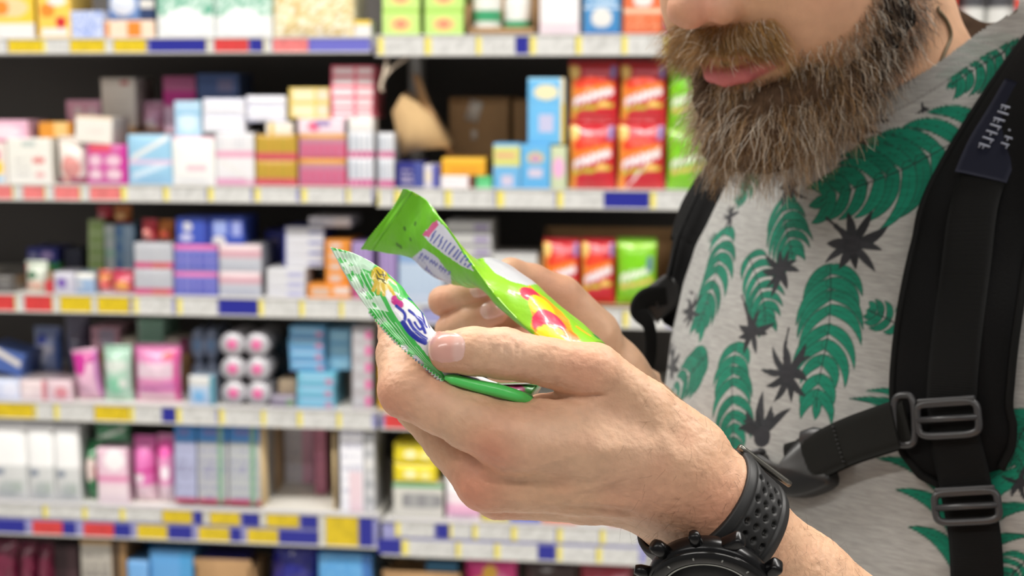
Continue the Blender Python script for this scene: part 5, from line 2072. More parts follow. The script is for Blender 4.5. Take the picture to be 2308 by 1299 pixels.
W, P1, P2, MG = (226, 224, 220), (232, 176, 196), (206, 70, 120), (196, 44, 146)
LBL, BL, NV_, GD, RD, OR, YE, GN, LG, GY = (150, 196, 224), (60, 84, 190), (32, 36, 120), (196, 148, 40), (200, 30, 44), (226, 132, 40), (232, 196, 60), (60, 160, 110), (170, 212, 130), (176, 176, 182)
# ---- top shelf
FR = [('ell', .3, .6, .22, .16, OR), ('ell', .7, .35, .16, .13, RD), ('rect', .1, .9, .05, .22, W)]
good(1, -40, 74, -30, 'orange and yellow carton with a white foot, at the left end of the top shelf', 'carton', YE, [('band', 0, .32, W), ('ell', .5, .6, .4, .2, (240, 200, 150))] + FR[:1])
good(1, 84, 158, -20, 'yellow carton with orange fruit print on the top shelf', 'carton', (238, 196, 84), FR + [('ell', .6, .8, .3, .1, W)])
good(1, 160, 232, 25, 'small blue speckled white carton on the top shelf', 'carton', (206, 214, 236), [('spots', .4, (110, 140, 210))], key='t3')
good(1, 236, 348, 46, 'low white and orange carton below a light blue pouch, top shelf', 'carton', (238, 210, 186), [('rect', .45, .75, .1, .95, OR), ('rect', .02, .12, .1, .9, OR)], key='t4', depth=.12)
good(1, 232, 312, -40, 'light blue pouch with a white oval standing on a low orange carton', 'pouch', (120, 160, 224), [('ell', .5, .45, .38, .3, (222, 230, 246))], kind='pouch', on='t4', depth=.05, set_=.04)
good(1, 314, 346, -50, 'narrow dark blue box added to fill the dark gap beside the light blue pouch', 'carton', (40, 60, 104), [('band', .3, .5, W)], on='t4', depth=.06, set_=.05)  # added dark box standing in for a shaded gap between the goods
TG = [('spots', .35, (90, 168, 140)), ('band', 0, .35, (236, 238, 236)), ('ell', .5, .25, .35, .2, (252, 252, 252))]
good(1, 352, 480, -60, 'big green and white tissue pack beside the dark blue gap box, top shelf', 'tissue pack', (196, 222, 210), TG, kind='pack', bulge=.008, group='green tissue packs')
good(1, 483, 612, -60, 'big green and white tissue pack beside the cream roll pack, top shelf', 'tissue pack', (196, 222, 210), TG, kind='pack', bulge=.008, group='green tissue packs')
good(1, 616, 798, -40, 'cream and yellow bundle of wrapped rolls on the top shelf', 'roll pack', (236, 222, 176), [('spots', .3, (206, 170, 100)), ('spots', .2, (250, 246, 230))], kind='pack', bulge=.012, grooves=4)
good(1, 800, 836, 46, 'small white and yellow carton at the bay joint of the top shelf', 'carton', W, [('band', .75, 1, YE)], depth=.07)
LGB = [('ell', .5, .45, .3, .28, (232, 196, 130)), ('ell', .5, .45, .16, .16, (236, 140, 110)), ('band', .9, 1, (150, 200, 70))]
stack(1, 862, 945, [22, -40], ['lower light green carton with orange heart, nearest the bay joint', 'upper light green carton of the pile nearest the bay joint'], 'carton', (196, 230, 130), LGB, group='light green cartons on the top shelf')
stack(1, 957, 1044, [22, -40], ['lower light green carton with orange heart, beside the jar tray', 'upper light green carton of the pile beside the jar tray'], 'carton', (190, 228, 124), LGB, group='light green cartons on the top shelf')


def tray(row, x0, x1, yt, set_, depth, label, lip_y, key=None):
    """open cardboard display tray: floor, back, two sides and a low front lip"""
    sd_ = 0 if (x0 + x1) / 2 < 848 else 1
    y = YF + set_
    xa, xb = on_y(x0, yt + 40, y)[0], on_y(x1, yt + 40, y)[0]
    zb, zt = DECK[(row, sd_)], zz((x0 + x1) / 2, yt, y + depth)
    zl = zz((x0 + x1) / 2, lip_y, y)
    xm, w = (xa + xb) / 2, xb - xa
    root = empty('display_tray', (xm, y, zb), label, 'tray')
    t = 0.004
    obj('tray_floor', MB().box((xm, y + depth / 2, zb + t / 2), (w, depth, t)).mesh('tray_floor', col=False), M_KRAFT, root)
    obj('back_panel', MB().box((xm, y + depth - t / 2, (zb + zt) / 2), (w, t, zt - zb)).mesh('back_panel', col=False), M_KRAFT, root)
    obj('front_lip', MB().box((xm, y + t / 2, (zb + zl) / 2), (w, t, zl - zb)).mesh('front_lip', col=False), M_KRAFT, root)
    for s in (-1, 1):
        xs = xm + s * (w / 2 - t / 2)
        V = np.array([[xs - t / 2, y, zb], [xs - t / 2, y + depth, zb], [xs - t / 2, y + depth, zt], [xs - t / 2, y, (zl + zt) / 2]])
        V = np.concatenate([V, V + [t, 0, 0]])
        Fq = np.array([[0, 3, 2, 1], [4, 5, 6, 7], [0, 1, 5, 4], [1, 2, 6, 5], [2, 3, 7, 6], [3, 0, 4, 7]])
        obj('side_panel', mesh_np('side_panel', V, Fq, smooth=False), M_KRAFT, root)
    TOPZ[key or ('tray', row, x0)] = zb + t
    return root


def jar(row, px, yt, r_px, label, body, band, on, set_, lidc=(236, 236, 232), cat='jar', name='jar', tilt=0.0, group=None):
    y = YF + set_
    c0 = on_y(px, yt + 30, y + 0.03)
    r = r_px * np.linalg.norm(c0 - CAM) / F_PX
    zb = TOPZ[on] if on in TOPZ else DECK[(row, 1 if px > 848 else 0)]
    zt = zz(px, yt, y + 0.03)
    h_ = zt - zb
    root = empty(name, (c0[0], c0[1], zb), label, cat, group)
    a = np.linspace(0, 2 * math.pi, 28, endpoint=False)

    def lathe(prof, nm, colf, mt):
        rr_ = np.array([p[0] for p in prof]); z_ = np.array([p[1] for p in prof])
        V = np.stack([np.cos(a)[:, None] * rr_, np.sin(a)[:, None] * rr_, np.broadcast_to(z_, (28, len(z_)))], -1).reshape(-1, 3)
        C = np.tile(colf(z_ / h_), (28, 1))
        V = V @ rotm(0, tilt).T + [c0[0], c0[1], zb]
        obj(nm, mesh_np(nm, V, grid_faces(28, len(z_), close_u=True), C), mt, root)
    zc = np.concatenate([[0, 0], np.linspace(0, .8, 18), [.84, .84]]) * h_
    rc_ = np.concatenate([[0.001, r * .95], np.full(18, r), [r * .8, .001]])
    cf = lambda t: np.where(((t > band[0]) & (t < band[1]))[:, None], lin(*band[2]), lin(*body))
    lathe(list(zip(rc_, zc)), 'jar_body', cf, M_WRAP)
    lathe([(0.001, h_ * .82), (r * .86, h_ * .82), (r * .88, h_ * .84), (r * .88, h_ * .97), (r * .82, h_), (0.001, h_)], 'lid', lambda t: np.tile(lin(*lidc), (len(t), 1)), M_WRAP)
    return root


tray(1, 1050, 1210, -20, .02, .13, 'brown cardboard tray with two white jars, top shelf', 62, 'tray1')
jar(1, 1098, -30, 32, 'white jar with a green band, upright in the cardboard tray', (232, 232, 226), (.28, .48, GN), 'tray1', .03)
jar(1, 1168, -20, 30, 'white jar with a low green band beside the upright jar in the tray', (236, 236, 232), (.1, .32, GN), 'tray1', .03)
good(1, 1216, 1306, -40, 'plain white soft pack beside the cardboard jar tray', 'soft pack', (246, 240, 240), [('band', 0, .25, (244, 226, 230))], kind='pack', bulge=.008)
good(1, 1316, 1398, -50, 'blue pack with a round white window on the top shelf', 'pack', (70, 140, 196), [('ell', .5, .3, .3, .16, W), ('band', .45, .5, (210, 226, 240)), ('lines', 9, .1, .9, .55, .95, (190, 214, 234)), ('band', 0, .08, (40, 100, 180))], kind='pack')
good(1, 1406, 1494, -50, 'orange-red pack with a round white window on the top shelf', 'pack', (224, 110, 66), [('ell', .5, .62, .25, .14, W), ('lines', 8, .1, .9, .1, .4, (240, 180, 140)), ('band', .4, .46, (236, 200, 170))], kind='pack')
good(1, 1500, 1580, -50, 'pale pink pack behind the nose of the bearded person', 'pack', (232, 204, 206), [('band', 0, .2, (200, 60, 110))], kind='pack')
good(1, 2090, 2158, -60, 'bright red pack seen past the bearded person\'s neck', 'pack', (216, 56, 36), [('band', .4, .5, (236, 120, 90))], kind='pack')
for i, x_ in enumerate((2188, 2258)):
    jar(1, x_, -70, 30, ['white bottle with a dark mark, nearer the red pack by the neck', 'white bottle with a dark mark above the shirt collar'][i], (206, 206, 202), (.42, .62, (70, 70, 74)), 'none', .03, cat='bottle', name='bottle', group='white bottles past the shoulder')
good(1, 2290, 2380, -40, 'red and white pack above the near shoulder', 'pack', (228, 224, 220), [('band', .45, .7, (214, 60, 40)), ('band', .38, .45, (120, 90, 180))], kind='pack')

# ---- second shelf
good(2, -50, 14, 322, 'small mixed-colour carton at the left end of the second shelf', 'carton', (226, 214, 206), [('ell', .6, .4, .3, .2, YE), ('ell', .5, .7, .3, .15, P2), ('rect', .1, .9, .05, .2, LBL)], key='s0')
good(2, 16, 114, 312, 'white carton with faint grey and pink print, second shelf', 'carton', (226, 224, 216), [('lines', 6, .2, .5, .1, .6, (196, 194, 190)), ('ell', .72, .52, .14, .08, (214, 130, 128)), ('ell', .74, .2, .12, .06, (224, 170, 168)), ('rect', .35, .65, .82, .92, (180, 190, 186))], key='s1')
good(2, -40, 62, 272, 'pale pink carton lying on the small mixed-colour carton', 'carton', (228, 178, 200), [('ell', .5, .5, .35, .3, (240, 214, 224)), ('band', 0, .15, (190, 110, 140))], on='s0', set_=.03, depth=.10)
good(2, 118, 192, 318, 'white bag with a pink figure, between white carton and magenta pack', 'bag', (236, 226, 218), [('ell', .5, .4, .3, .28, (222, 150, 144)), ('band', 0, .14, (170, 70, 110)), ('ell', .3, .1, .12, .08, (226, 170, 160))], kind='pouch', depth=.06, key='s2')
TOPZ['s2'] = TOPZ['s1']
good(2, 88, 164, 276, 'orange carton lying on the white carton of the second shelf', 'carton', (214, 142, 48), [('vband', .45, .85, (232, 190, 120)), ('vband', .9, 1, (206, 130, 30))], on='s1', set_=.05, depth=.08)
good(2, 196, 286, 326, 'magenta pack with four white ovals and a red top, second shelf', 'pack', (198, 92, 156), [('ell', .22, .6, .16, .13, (226, 190, 206)), ('ell', .68, .6, .2, .13, (226, 190, 206)), ('ell', .22, .25, .16, .13, (230, 200, 210)), ('ell', .68, .25, .2, .13, (230, 200, 210)), ('vband', .86, 1, MG), ('rect', .05, .6, .82, 1, (206, 60, 84))], kind='pack', key='s3')
good(2, 168, 250, 266, 'white carton resting on the magenta pack, second shelf', 'carton', (228, 222, 214), [('band', .92, 1, (226, 190, 150)), ('lines', 5, .3, .8, .3, .7, (214, 206, 200))], on='s3', roll=.06, depth=.09)
riser(2, 130, 300, 286, .135, .18, 'plain brown carton hidden behind the magenta pack', 'r2a')
good(2, 150, 226, 226, 'flat pink carton behind the white carton on the second shelf', 'carton', (222, 170, 196), [('ell', .35, .55, .14, .22, (236, 220, 230)), ('ell', .75, .5, .16, .25, (234, 206, 220))], on='r2a', set_=.14, depth=.1)
good(2, 228, 304, 176, 'tall white carton with a small red mark near the top, second shelf', 'carton', (224, 216, 206), [('ell', .7, .9, .12, .05, (190, 60, 70)), ('lines', 8, .2, .8, .2, .6, (210, 202, 194)), ('rect', .2, .6, .12, .2, (186, 190, 186))], on='r2a', set_=.14, depth=.11)
SHN = [('slant', .72, .5, .05, W), ('slant', .3, .35, .06, (206, 226, 240)), ('band', .42, .5, (222, 190, 216))]
good(2, 288, 386, 304, 'light blue shiny tissue pack at the middle of the second shelf', 'tissue pack', LBL, SHN, kind='pack', bulge=.006, key='s4')
good(2, 388, 484, 308, 'plain white tissue pack with faint pink lettering, second shelf', 'tissue pack', (238, 238, 234), [('rect', .35, .8, .32, .44, (226, 190, 200)), ('band', .94, 1, (226, 180, 196))], kind='pack', bulge=.007, key='s5')
good(2, 486, 572, 300, 'white pack with two pale pink bands beside the gold packs', 'tissue pack', (228, 226, 228), [('band', .52, .66, (222, 160, 186)), ('band', 0, .16, (222, 160, 190)), ('cols', 9, .7, 1, (206, 206, 212)), ('slant', .3, -.5, .03, W)], kind='pack', grooves=5, key='s6')
GR = [('band', 0, .32, (206, 84, 96)), ('cols', 7, .34, .9, (176, 150, 50))]
stack(2, 577, 669, [362, 304], ['lower gold and red tissue pack of the first gold pile', 'upper gold and red tissue pack of the first gold pile'], 'tissue pack', (192, 150, 56), GR, 'pack', 'gold and red tissue packs', grooves=5)
GP = [('band', 0, .62, (206, 88, 120)), ('cols', 6, .1, .6, (190, 120, 150)), ('band', .82, 1, (204, 146, 40))]
stack(2, 674, 780, [358, 302], ['lower gold and pink tissue pack of the second gold pile', 'upper gold and pink tissue pack of the second gold pile'], 'tissue pack', (184, 130, 150), GP, 'pack', 'gold and pink tissue packs', grooves=6)
WP = [('band', 0, .26, (200, 80, 140)), ('cols', 5, .3, .95, (176, 184, 196)), ('cols', 5, .04, .24, (224, 150, 180))]
stack(2, 784, 842, [356, 298], ['lower white and pink tissue pack next to the bay joint', 'upper white and pink tissue pack next to the bay joint'], 'tissue pack', (222, 222, 226), WP, 'pack', 'white and pink tissue packs', grooves=3)
stack(2, 852, 888, [356, 300], ['lower white and pink tissue pack beside the dark blue carton', 'upper white and pink tissue pack below the torn kraft bag'], 'tissue pack', (222, 222, 226), WP, 'pack', 'white and pink tissue packs', grooves=2)
riser(2, 305, 560, 300, .135, .18, 'plain brown carton behind the light blue tissue pack', 'r2b')
good(2, 310, 366, 238, 'crumpled pink pouch with a painted highlight above the light blue tissue pack', 'pouch', (226, 178, 204), [('ell', .45, .25, .3, .2, (248, 246, 248)), ('spots', .2, (206, 130, 170))], kind='pouch', on='r2b', set_=.14, depth=.07)  # near-white ellipse paints a bright highlight into the pouch colour
good(2, 368, 440, 172, 'magenta carton with a pale front on the second shelf', 'carton', (206, 110, 160), [('band', .5, .72, (190, 40, 130)), ('band', 0, .45, (230, 190, 210)), ('band', .75, 1, (176, 90, 130))], on='r2b', set_=.14, depth=.1)
good(2, 394, 452, 228, 'light blue carton in front of the magenta carton, second shelf', 'carton', (176, 208, 230), [('ell', .5, .4, .35, .25, (206, 226, 240)), ('band', .6, .7, (120, 180, 214))], on='s5', set_=.05, depth=.1)
good(2, 444, 538, 166, 'dark blue carton with a light blue lower half, second shelf', 'carton', (70, 92, 140), [('band', 0, .52, (176, 204, 226)), ('rect', .5, .85, .7, .9, (120, 116, 150))], on='r2b', set_=.14, depth=.1)
stack(2, 458, 552, [262, 222], ['lower of two white soft packs above the pink-banded pack', 'upper of two white soft packs above the pink-banded pack'], 'soft pack', (226, 226, 234), [('band', .85, 1, (206, 208, 226))], 'pack', 'white soft packs', on='s6', set_=.05)
TOPZ['g1'] = TOPZ[('stk', 2, 577, 669, 1)]; TOPZ['g2'] = TOPZ[('stk', 2, 674, 780, 1)]; TOPZ['g3'] = TOPZ[('stk', 2, 784, 842, 1)]
good(2, 600, 660, 276, 'small white carton with a yellow edge on the first gold pile', 'carton', (236, 230, 220), [('vband', .15, .32, (224, 190, 90))], on='g1', set_=.04, depth=.08, key='g1b')
stack(2, 556, 646, [242, 216], ['lower of two white soft packs behind the small yellow-edged carton', 'upper of two white soft packs behind the small yellow-edged carton'], 'soft pack', (228, 228, 238), [('band', 0, .15, (190, 194, 226))], 'pack', 'white soft packs by the yellow cartons', on='g1b', set_=.06)
good(2, 672, 776, 268, 'pale pink carton lying on the second gold pile', 'carton', (234, 214, 224), [('ell', .35, .5, .12, .35, (226, 100, 130)), ('rect', .4, .7, .5, .9, (150, 130, 180))], on='g2', set_=.03, depth=.1, key='g2b')
stack(2, 652, 742, [232, 198], ['lower of two yellow cartons beside the pink carton tower', 'upper of two yellow cartons beside the pink carton tower'], 'carton', (228, 200, 110), [('rect', .12, .62, .15, .85, (236, 226, 190)), ('rect', .7, .98, .2, .85, (226, 214, 190))], 'box', 'yellow cartons', on='g2b', set_=.05, top=(226, 180, 60))
PK = [('rect', .06, .52, .12, .72, (240, 224, 228)), ('rect', .62, .98, .12, .72, (236, 220, 222))]
stack(2, 746, 840, [270, 244, 218, 194, 170, 148], [f'{n_} of the six pink cartons piled at the bay joint' for n_ in ('lowest', 'second from the bottom', 'third from the bottom', 'fourth from the bottom', 'fifth from the bottom', 'topmost')], 'carton', (226, 110, 130), PK, 'box', 'pink carton tower', on='g2b', set_=.05, jit=2)
good(2, 786, 840, 266, 'torn white carton lid lying on the white and pink pile', 'carton', (236, 232, 228), [('band', 0, .3, (214, 212, 212))], on='g3', set_=.02, depth=.05)
# right bay
riser(2, 1012, 1146, 220, .22, .2, 'brown cardboard carton with torn tape at the back of the second shelf', 'k1')
riser(2, 1156, 1200, 224, .22, .2, 'narrow brown carton behind the light blue cartons', 'k2')
M_TAPE = mat('torn_tape', (206, 196, 184), rough=0.6)
c_ = on_y(1068, 250, YF + .219)
tp_ = obj('tape_scrap', MB().box(c_, (.028, .002, .045), rot=rotm(0, .3)).box(c_ + [0, 0, -.05], (.012, .002, .02)).mesh('tape_scrap', col=False), M_TAPE)
tag(tp_, 'pale scrap of torn tape on the brown carton', 'tape')


def kraft_bag():
    """a tilted, half crushed kraft bag with a stiff open flap"""
    y = YF + .06
    root = empty('kraft_bag', on_y(950, 352, y), 'torn kraft paper bag leaning on the second shelf beside the brown carton', 'bag')
    pts = [(884, 252), (905, 215), (935, 232), (968, 262), (1010, 332), (940, 338), (905, 352)]
    fr = np.array([on_y(x, yy, y) for x, yy in pts])
    bk2 = np.array([on_y(x + 14, yy - 10, y + .10) for x, yy in pts])
    m = len(pts)
    i = np.arange(m); j = (i + 1) % m
    V = np.concatenate([fr, bk2, [fr.mean(0) - [0, .012, 0]], [bk2.mean(0)]])
    obj('bag_body', mesh_np('bag_body', V, [np.stack([i, j, np.full(m, 2 * m)], -1), np.stack([j + m, i + m, np.full(m, 2 * m + 1)], -1), np.stack([i, i + m, j + m, j], -1)], smooth=False), mat('kraft_paper', (206, 172, 124), rough=0.9, noise=.15, scale=30), root)
    fl_ = np.array([on_y(x, yy, y + .03) for x, yy in [(928, 165), (945, 170), (968, 232), (1022, 352), (1008, 350), (948, 240)]])
    V = np.concatenate([fl_, fl_ + [0, .006, 0]])
    i = np.arange(6); j = (i + 1) % 6
    obj('stiff_flap', mesh_np('stiff_flap', V, [np.stack([i, i + 6, j + 6, j], -1), np.array([[0, 1, 2, 5], [5, 2, 3, 4]]), np.array([[6, 11, 8, 7], [11, 10, 9, 8]])], smooth=False), M_KRAFT, root)


kraft_bag()
cpts = [on_y(872, 128, YF + .02), on_y(868, 160, YF + .01), on_y(858, 195, YF + .005), on_y(862, 205, YF + .008)]
cord = empty('hanging_cord', cpts[0], 'pale cord with a knot hanging under the top price rail', 'cord')
V_, F_ = tube_arrays(spline(np.array(cpts), 16), .0035, 8)
obj('strand', mesh_np('strand', V_, F_), mat('pale_cord', (206, 190, 170), rough=.8), cord)
V_, F_ = tube_arrays(spline(np.array([on_y(862, 180, YF + .01), on_y(885, 152, YF + .02), on_y(918, 130, YF + .03)]), 14), .003, 8)
obj('strand', mesh_np('strand', V_, F_), bpy.data.materials['pale_cord'], cord)
good(2, 894, 954, 366, 'small dark blue carton with white letters under the kraft bag', 'carton', NV_, [('lines', 5, .2, .6, .2, .8, (190, 180, 200)), ('vband', .66, 1, (70, 80, 150))], depth=.09)
good(2, 956, 990, 372, 'small white and blue carton beside the dark blue one', 'carton', (206, 202, 214), [('vband', .55, 1, (80, 84, 160)), ('ell', .3, .5, .2, .3, (226, 214, 190))], depth=.09)
good(2, 994, 1066, 396, 'flat white and brown carton carrying a yellow one', 'carton', (232, 226, 226), [('vband', .85, 1, (120, 60, 40))], depth=.1, key='y1')
good(2, 996, 1094, 357, 'flat yellow carton on the white and brown one', 'carton', (230, 166, 40), [('lines', 4, .2, .8, .1, .5, (206, 120, 40)), ('band', .8, 1, (240, 190, 60))], on='y1', depth=.1)
good(2, 1074, 1108, 398, 'tiny bright green carton beside the light blue pile', 'carton', (90, 190, 120), [('band', 0, .4, (120, 210, 150))], depth=.05)
BBX = [('rect', .25, .75, .25, .45, (206, 196, 214)), ('ell', .5, .7, .3, .14, (206, 190, 120)), ('ell', .5, .68, .18, .08, (190, 140, 190))]
good(2, 1112, 1172, 324, 'light blue carton with a yellow top in the front of the pile', 'carton', (110, 176, 220), [('band', .5, .95, (206, 206, 120)), ('rect', .1, .8, .68, .78, (220, 150, 130)), ('rect', .3, .75, .08, .3, (206, 196, 214))], key='b1')
good(2, 1174, 1240, 326, 'light blue carton under the tall light blue pile', 'carton', (96, 172, 220), BBX, key='b2')
good(2, 1242, 1276, 330, 'pink and yellow carton end beside the red bags, lower row', 'carton', (196, 206, 170), [('ell', .5, .5, .4, .25, (226, 170, 206))], depth=.1)
TOPZ['b3'] = TOPZ['b2']
stack(2, 1190, 1272, [234, 176], ['middle light blue carton of the tall pile beside the red bags', 'topmost light blue carton of the tall pile beside the red bags'], 'carton', (104, 180, 228), [[('rect', .3, .7, .3, .75, (190, 190, 220)), ('vband', .88, 1, YE)], [('ell', .5, .45, .34, .3, (230, 220, 180)), ('band', .9, 1, (150, 210, 244)), ('vband', .9, 1, (236, 220, 180))]], 'box', 'light blue cartons', on='b3', set_=.03)
RB_ = [('vband', 0, .14, (236, 150, 60)), ('ell', .12, .88, .12, .10, (246, 206, 120)), ('rect', .3, .85, .84, .9, (224, 120, 130)), ('ell', .45, .68, .36, .12, (222, 60, 30)), ('slant', .60, .16, .05, (236, 130, 40)), ('word', .48, .22, .085, (238, 232, 236)), ('slant', .30, .1, .03, (190, 190, 60)), ('ell', .72, .34, .12, .06, (246, 206, 110)), ('rect', .86, .96, .78, .98, (120, 130, 190))]
RBL = ['red sweet bag with white lettering, lower row beside the light blue cartons', 'red sweet bag with white lettering, lower row beside the green bags', 'red sweet bag with white lettering, upper row beside the light blue pile', 'red sweet bag with white lettering, upper row beside the beard']
good(2, 1280, 1388, 282, RBL[0], 'sweet bag', RD, RB_, kind='pouch', depth=.045, key='rb1', group='red sweet bags, second shelf', name='sweet_bag')
good(2, 1391, 1500, 282, RBL[1], 'sweet bag', RD, RB_ + [('slant', .3, .9, .025, (240, 230, 226))], kind='pouch', depth=.045, key='rb2', group='red sweet bags, second shelf', name='sweet_bag')
good(2, 1280, 1394, 146, RBL[2], 'sweet bag', RD, RB_, kind='pouch', depth=.045, on='rb1', set_=.03, group='red sweet bags, second shelf', name='sweet_bag')
good(2, 1397, 1504, 146, RBL[3], 'sweet bag', RD, RB_, kind='pouch', depth=.045, on='rb2', set_=.03, group='red sweet bags, second shelf', name='sweet_bag')
GB_ = [('word', .5, .2, .08, (226, 236, 214)), ('ell', .5, .7, .4, .12, (120, 200, 20)), ('slant', .34, .15, .03, (230, 190, 110)), ('band', .9, 1, (170, 216, 90))]
good(2, 1503, 1600, 292, 'green sweet bag with white lettering, lower row behind the beard tip', 'sweet bag', (126, 196, 30), GB_, kind='pouch', depth=.045, key='gb1', group='green sweet bags, second shelf', name='sweet_bag')
good(2, 1506, 1600, 150, 'green sweet bag, upper row behind the beard', 'sweet bag', (126, 196, 30), GB_, kind='pouch', depth=.045, on='gb1', set_=.03, group='green sweet bags, second shelf', name='sweet_bag')

# ---- third shelf
good(3, -40, 34, 622, 'dark grey pack at the left end of the third shelf', 'pack', (84, 80, 76), [('ell', .7, .5, .2, .2, (120, 118, 116))], kind='pack')
good(3, 50, 100, 600, 'white, green and peach pouch near the left end of the third shelf', 'pouch', (206, 214, 200), [('ell', .5, .25, .35, .2, (232, 190, 170)), ('ell', .4, .65, .25, .15, (70, 110, 80)), ('vband', 0, .12, (190, 60, 50))], kind='pouch', depth=.04, key='u1')
good(3, 102, 120, 634, 'narrow red carton beside the peach pouch, third shelf', 'carton', (196, 62, 66), depth=.05)
riser(3, 40, 190, 612, .13, .14, 'plain brown carton behind the peach pouch, third shelf', 'r3a')
good(3, 64, 136, 592, 'green carton under a dark blue one, third shelf', 'carton', (96, 156, 70), [('vband', .75, 1, (40, 130, 90)), ('ell', .25, .4, .2, .3, (180, 196, 160))], on='r3a', set_=.135, depth=.09, key='u2')
good(3, 62, 130, 560, 'dark blue carton with pale marks on the green carton', 'carton', (44, 50, 130), [('ell', .2, .45, .14, .25, (150, 150, 190)), ('ell', .65, .5, .2, .3, (170, 150, 206))], on='u2', set_=.135, depth=.09)
good(3, 146, 184, 562, 'small dark navy carton behind the purple-dotted pack', 'carton', (40, 44, 62), on='r3a', set_=.14, depth=.07)
good(3, 122, 170, 614, 'white pack with a purple dot, third shelf', 'pack', (196, 194, 206), [('ell', .4, .5, .22, .25, (120, 90, 170))], kind='pack', depth=.07)
good(3, 172, 214, 616, 'pale blue pack beside the red and orange pouches', 'pack', (150, 176, 206), [('band', .75, 1, (222, 220, 214)), ('ell', .2, .45, .2, .25, (190, 196, 206))], kind='pack', depth=.07)
good(3, 216, 244, 620, 'small red and orange pouch beside the pale blue pack', 'pouch', (214, 100, 96), [('band', .7, 1, (206, 130, 60)), ('band', 0, .2, (180, 160, 180))], kind='pouch', depth=.035)
good(3, 246, 300, 620, 'red pouch with an orange sun in front of the blue column', 'pouch', (196, 66, 92), [('ell', .5, .4, .3, .26, (232, 160, 80)), ('band', 0, .12, (170, 120, 160))], kind='pouch', depth=.035)
riser(3, 194, 310, 616, .12, .12, 'plain brown carton behind the red pouches, third shelf', 'r3b')
stack(3, 200, 234, [580, 552, 524, 496], [f'{n_} green carton of the column beside the white one' for n_ in ('lowest', 'second', 'third', 'topmost')], 'carton', (150, 176, 110), [('band', .85, 1, (190, 206, 160)), ('vband', 0, .2, (176, 196, 140))], 'box', 'green carton column', on='r3b', set_=.125, depth=.08)
good(3, 236, 258, 506, 'tall narrow white and mint carton between green and blue columns', 'carton', (196, 206, 206), [('band', .3, .5, (170, 206, 190)), ('band', .7, .8, (176, 196, 190))], on='r3b', set_=.125, depth=.08)
stack(3, 260, 304, [576, 540, 506], [f'{n_} blue carton of the column behind the red pouches' for n_ in ('lowest', 'middle', 'topmost')], 'carton', (120, 156, 190), [('vband', .45, .9, (160, 186, 210)), ('ell', .2, .5, .2, .3, (90, 130, 180))], 'box', 'blue carton column', on='r3b', set_=.125, depth=.08)
TOPZ['rc1'] = TOPZ[('stk', 3, 200, 234, 3)]; TOPZ['rc2'] = TOPZ[('stk', 3, 260, 304, 2)]
good(3, 212, 246, 474, 'small red pouch with a pink face on the green column', 'pouch', (206, 70, 90), [('ell', .45, .4, .3, .25, (230, 150, 160))], kind='pouch', on='rc1', set_=.13, depth=.04)
good(3, 250, 290, 474, 'small orange and red pouch on the blue column', 'pouch', (222, 140, 80), [('ell', .5, .55, .3, .25, (238, 190, 130)), ('band', 0, .3, (214, 70, 60))], kind='pouch', on='rc2', set_=.13, depth=.04)
PS = [('band', .0, .26, (206, 84, 130)), ('cols', 9, .3, .95, (184, 186, 192)), ('rect', .45, .9, .0, .22, (206, 96, 90))]
stack(3, 303, 389, [606, 548], ['lower grey and pink striped pack on the third shelf', 'upper grey and pink striped pack on the third shelf'], 'tissue pack', (178, 180, 188), PS, 'pack', 'grey and pink tissue packs', grooves=5)
PB = [('band', .80, 1, (206, 100, 160)), ('cols', 7, .1, .7, (84, 90, 180)), ('band', .42, .48, (150, 140, 200))]
stack(3, 393, 490, [614, 552], ['lower blue and pink striped pack on the third shelf', 'upper blue and pink striped pack on the third shelf'], 'tissue pack', (120, 124, 196), PB, 'pack', 'blue and pink tissue packs', grooves=6)
PC = [('band', .55, .78, (206, 160, 172)), ('band', .78, 1, (222, 200, 204)), ('cols', 12, .1, .3, (170, 176, 192))]
stack(3, 494, 588, [614, 552], ['lower pale pink and white striped pack on the third shelf', 'upper pale pink and white striped pack on the third shelf'], 'tissue pack', (190, 192, 200), PC, 'pack', 'pale pink tissue packs', grooves=6)
TOPZ['p1'] = TOPZ[('stk', 3, 303, 389, 1)]; TOPZ['p2'] = TOPZ[('stk', 3, 393, 490, 1)]; TOPZ['p3'] = TOPZ[('stk', 3, 494, 588, 1)]
good(3, 312, 346, 506, 'crumpled red pouch lying on the grey and pink pile', 'pouch', (206, 70, 84), [('ell', .5, .4, .3, .3, (224, 140, 130))], kind='pouch', on='p1', set_=.04, depth=.05, key='p1b')
good(3, 349, 386, 508, 'crumpled orange and red pouch beside the red one on the grey pile', 'pouch', (214, 130, 60), [('ell', .6, .4, .3, .3, (222, 90, 60))], kind='pouch', on='p1', set_=.05, depth=.05)
good(3, 398, 470, 490, 'blue carton with a pale round mark on the blue and pink pile', 'carton', (62, 84, 180), [('ell', .35, .65, .14, .18, (200, 200, 210)), ('ell', .3, .25, .2, .14, (190, 190, 220)), ('vband', .85, 1, (44, 60, 150))], on='p2', set_=.03, depth=.1)
good(3, 474, 548, 490, 'blue carton with white lettering beside the round-marked one', 'carton', (56, 80, 176), [('rect', .12, .5, .35, .85, (150, 166, 220)), ('rect', .65, .92, .3, .85, (150, 160, 214)), ('ell', .25, .1, .2, .2, (220, 216, 214))], on='p3', set_=.03, depth=.1)
stack(3, 602, 688, [650, 628, 606], [f'{n_} of three white cartons at the foot of the white pile' for n_ in ('lowest', 'middle', 'topmost')], 'carton', (206, 206, 210), [('rect', .55, .95, .2, .6, (170, 170, 206))], 'box', 'low white carton pile')
TOPZ['w1'] = TOPZ[('stk', 3, 602, 688, 2)]
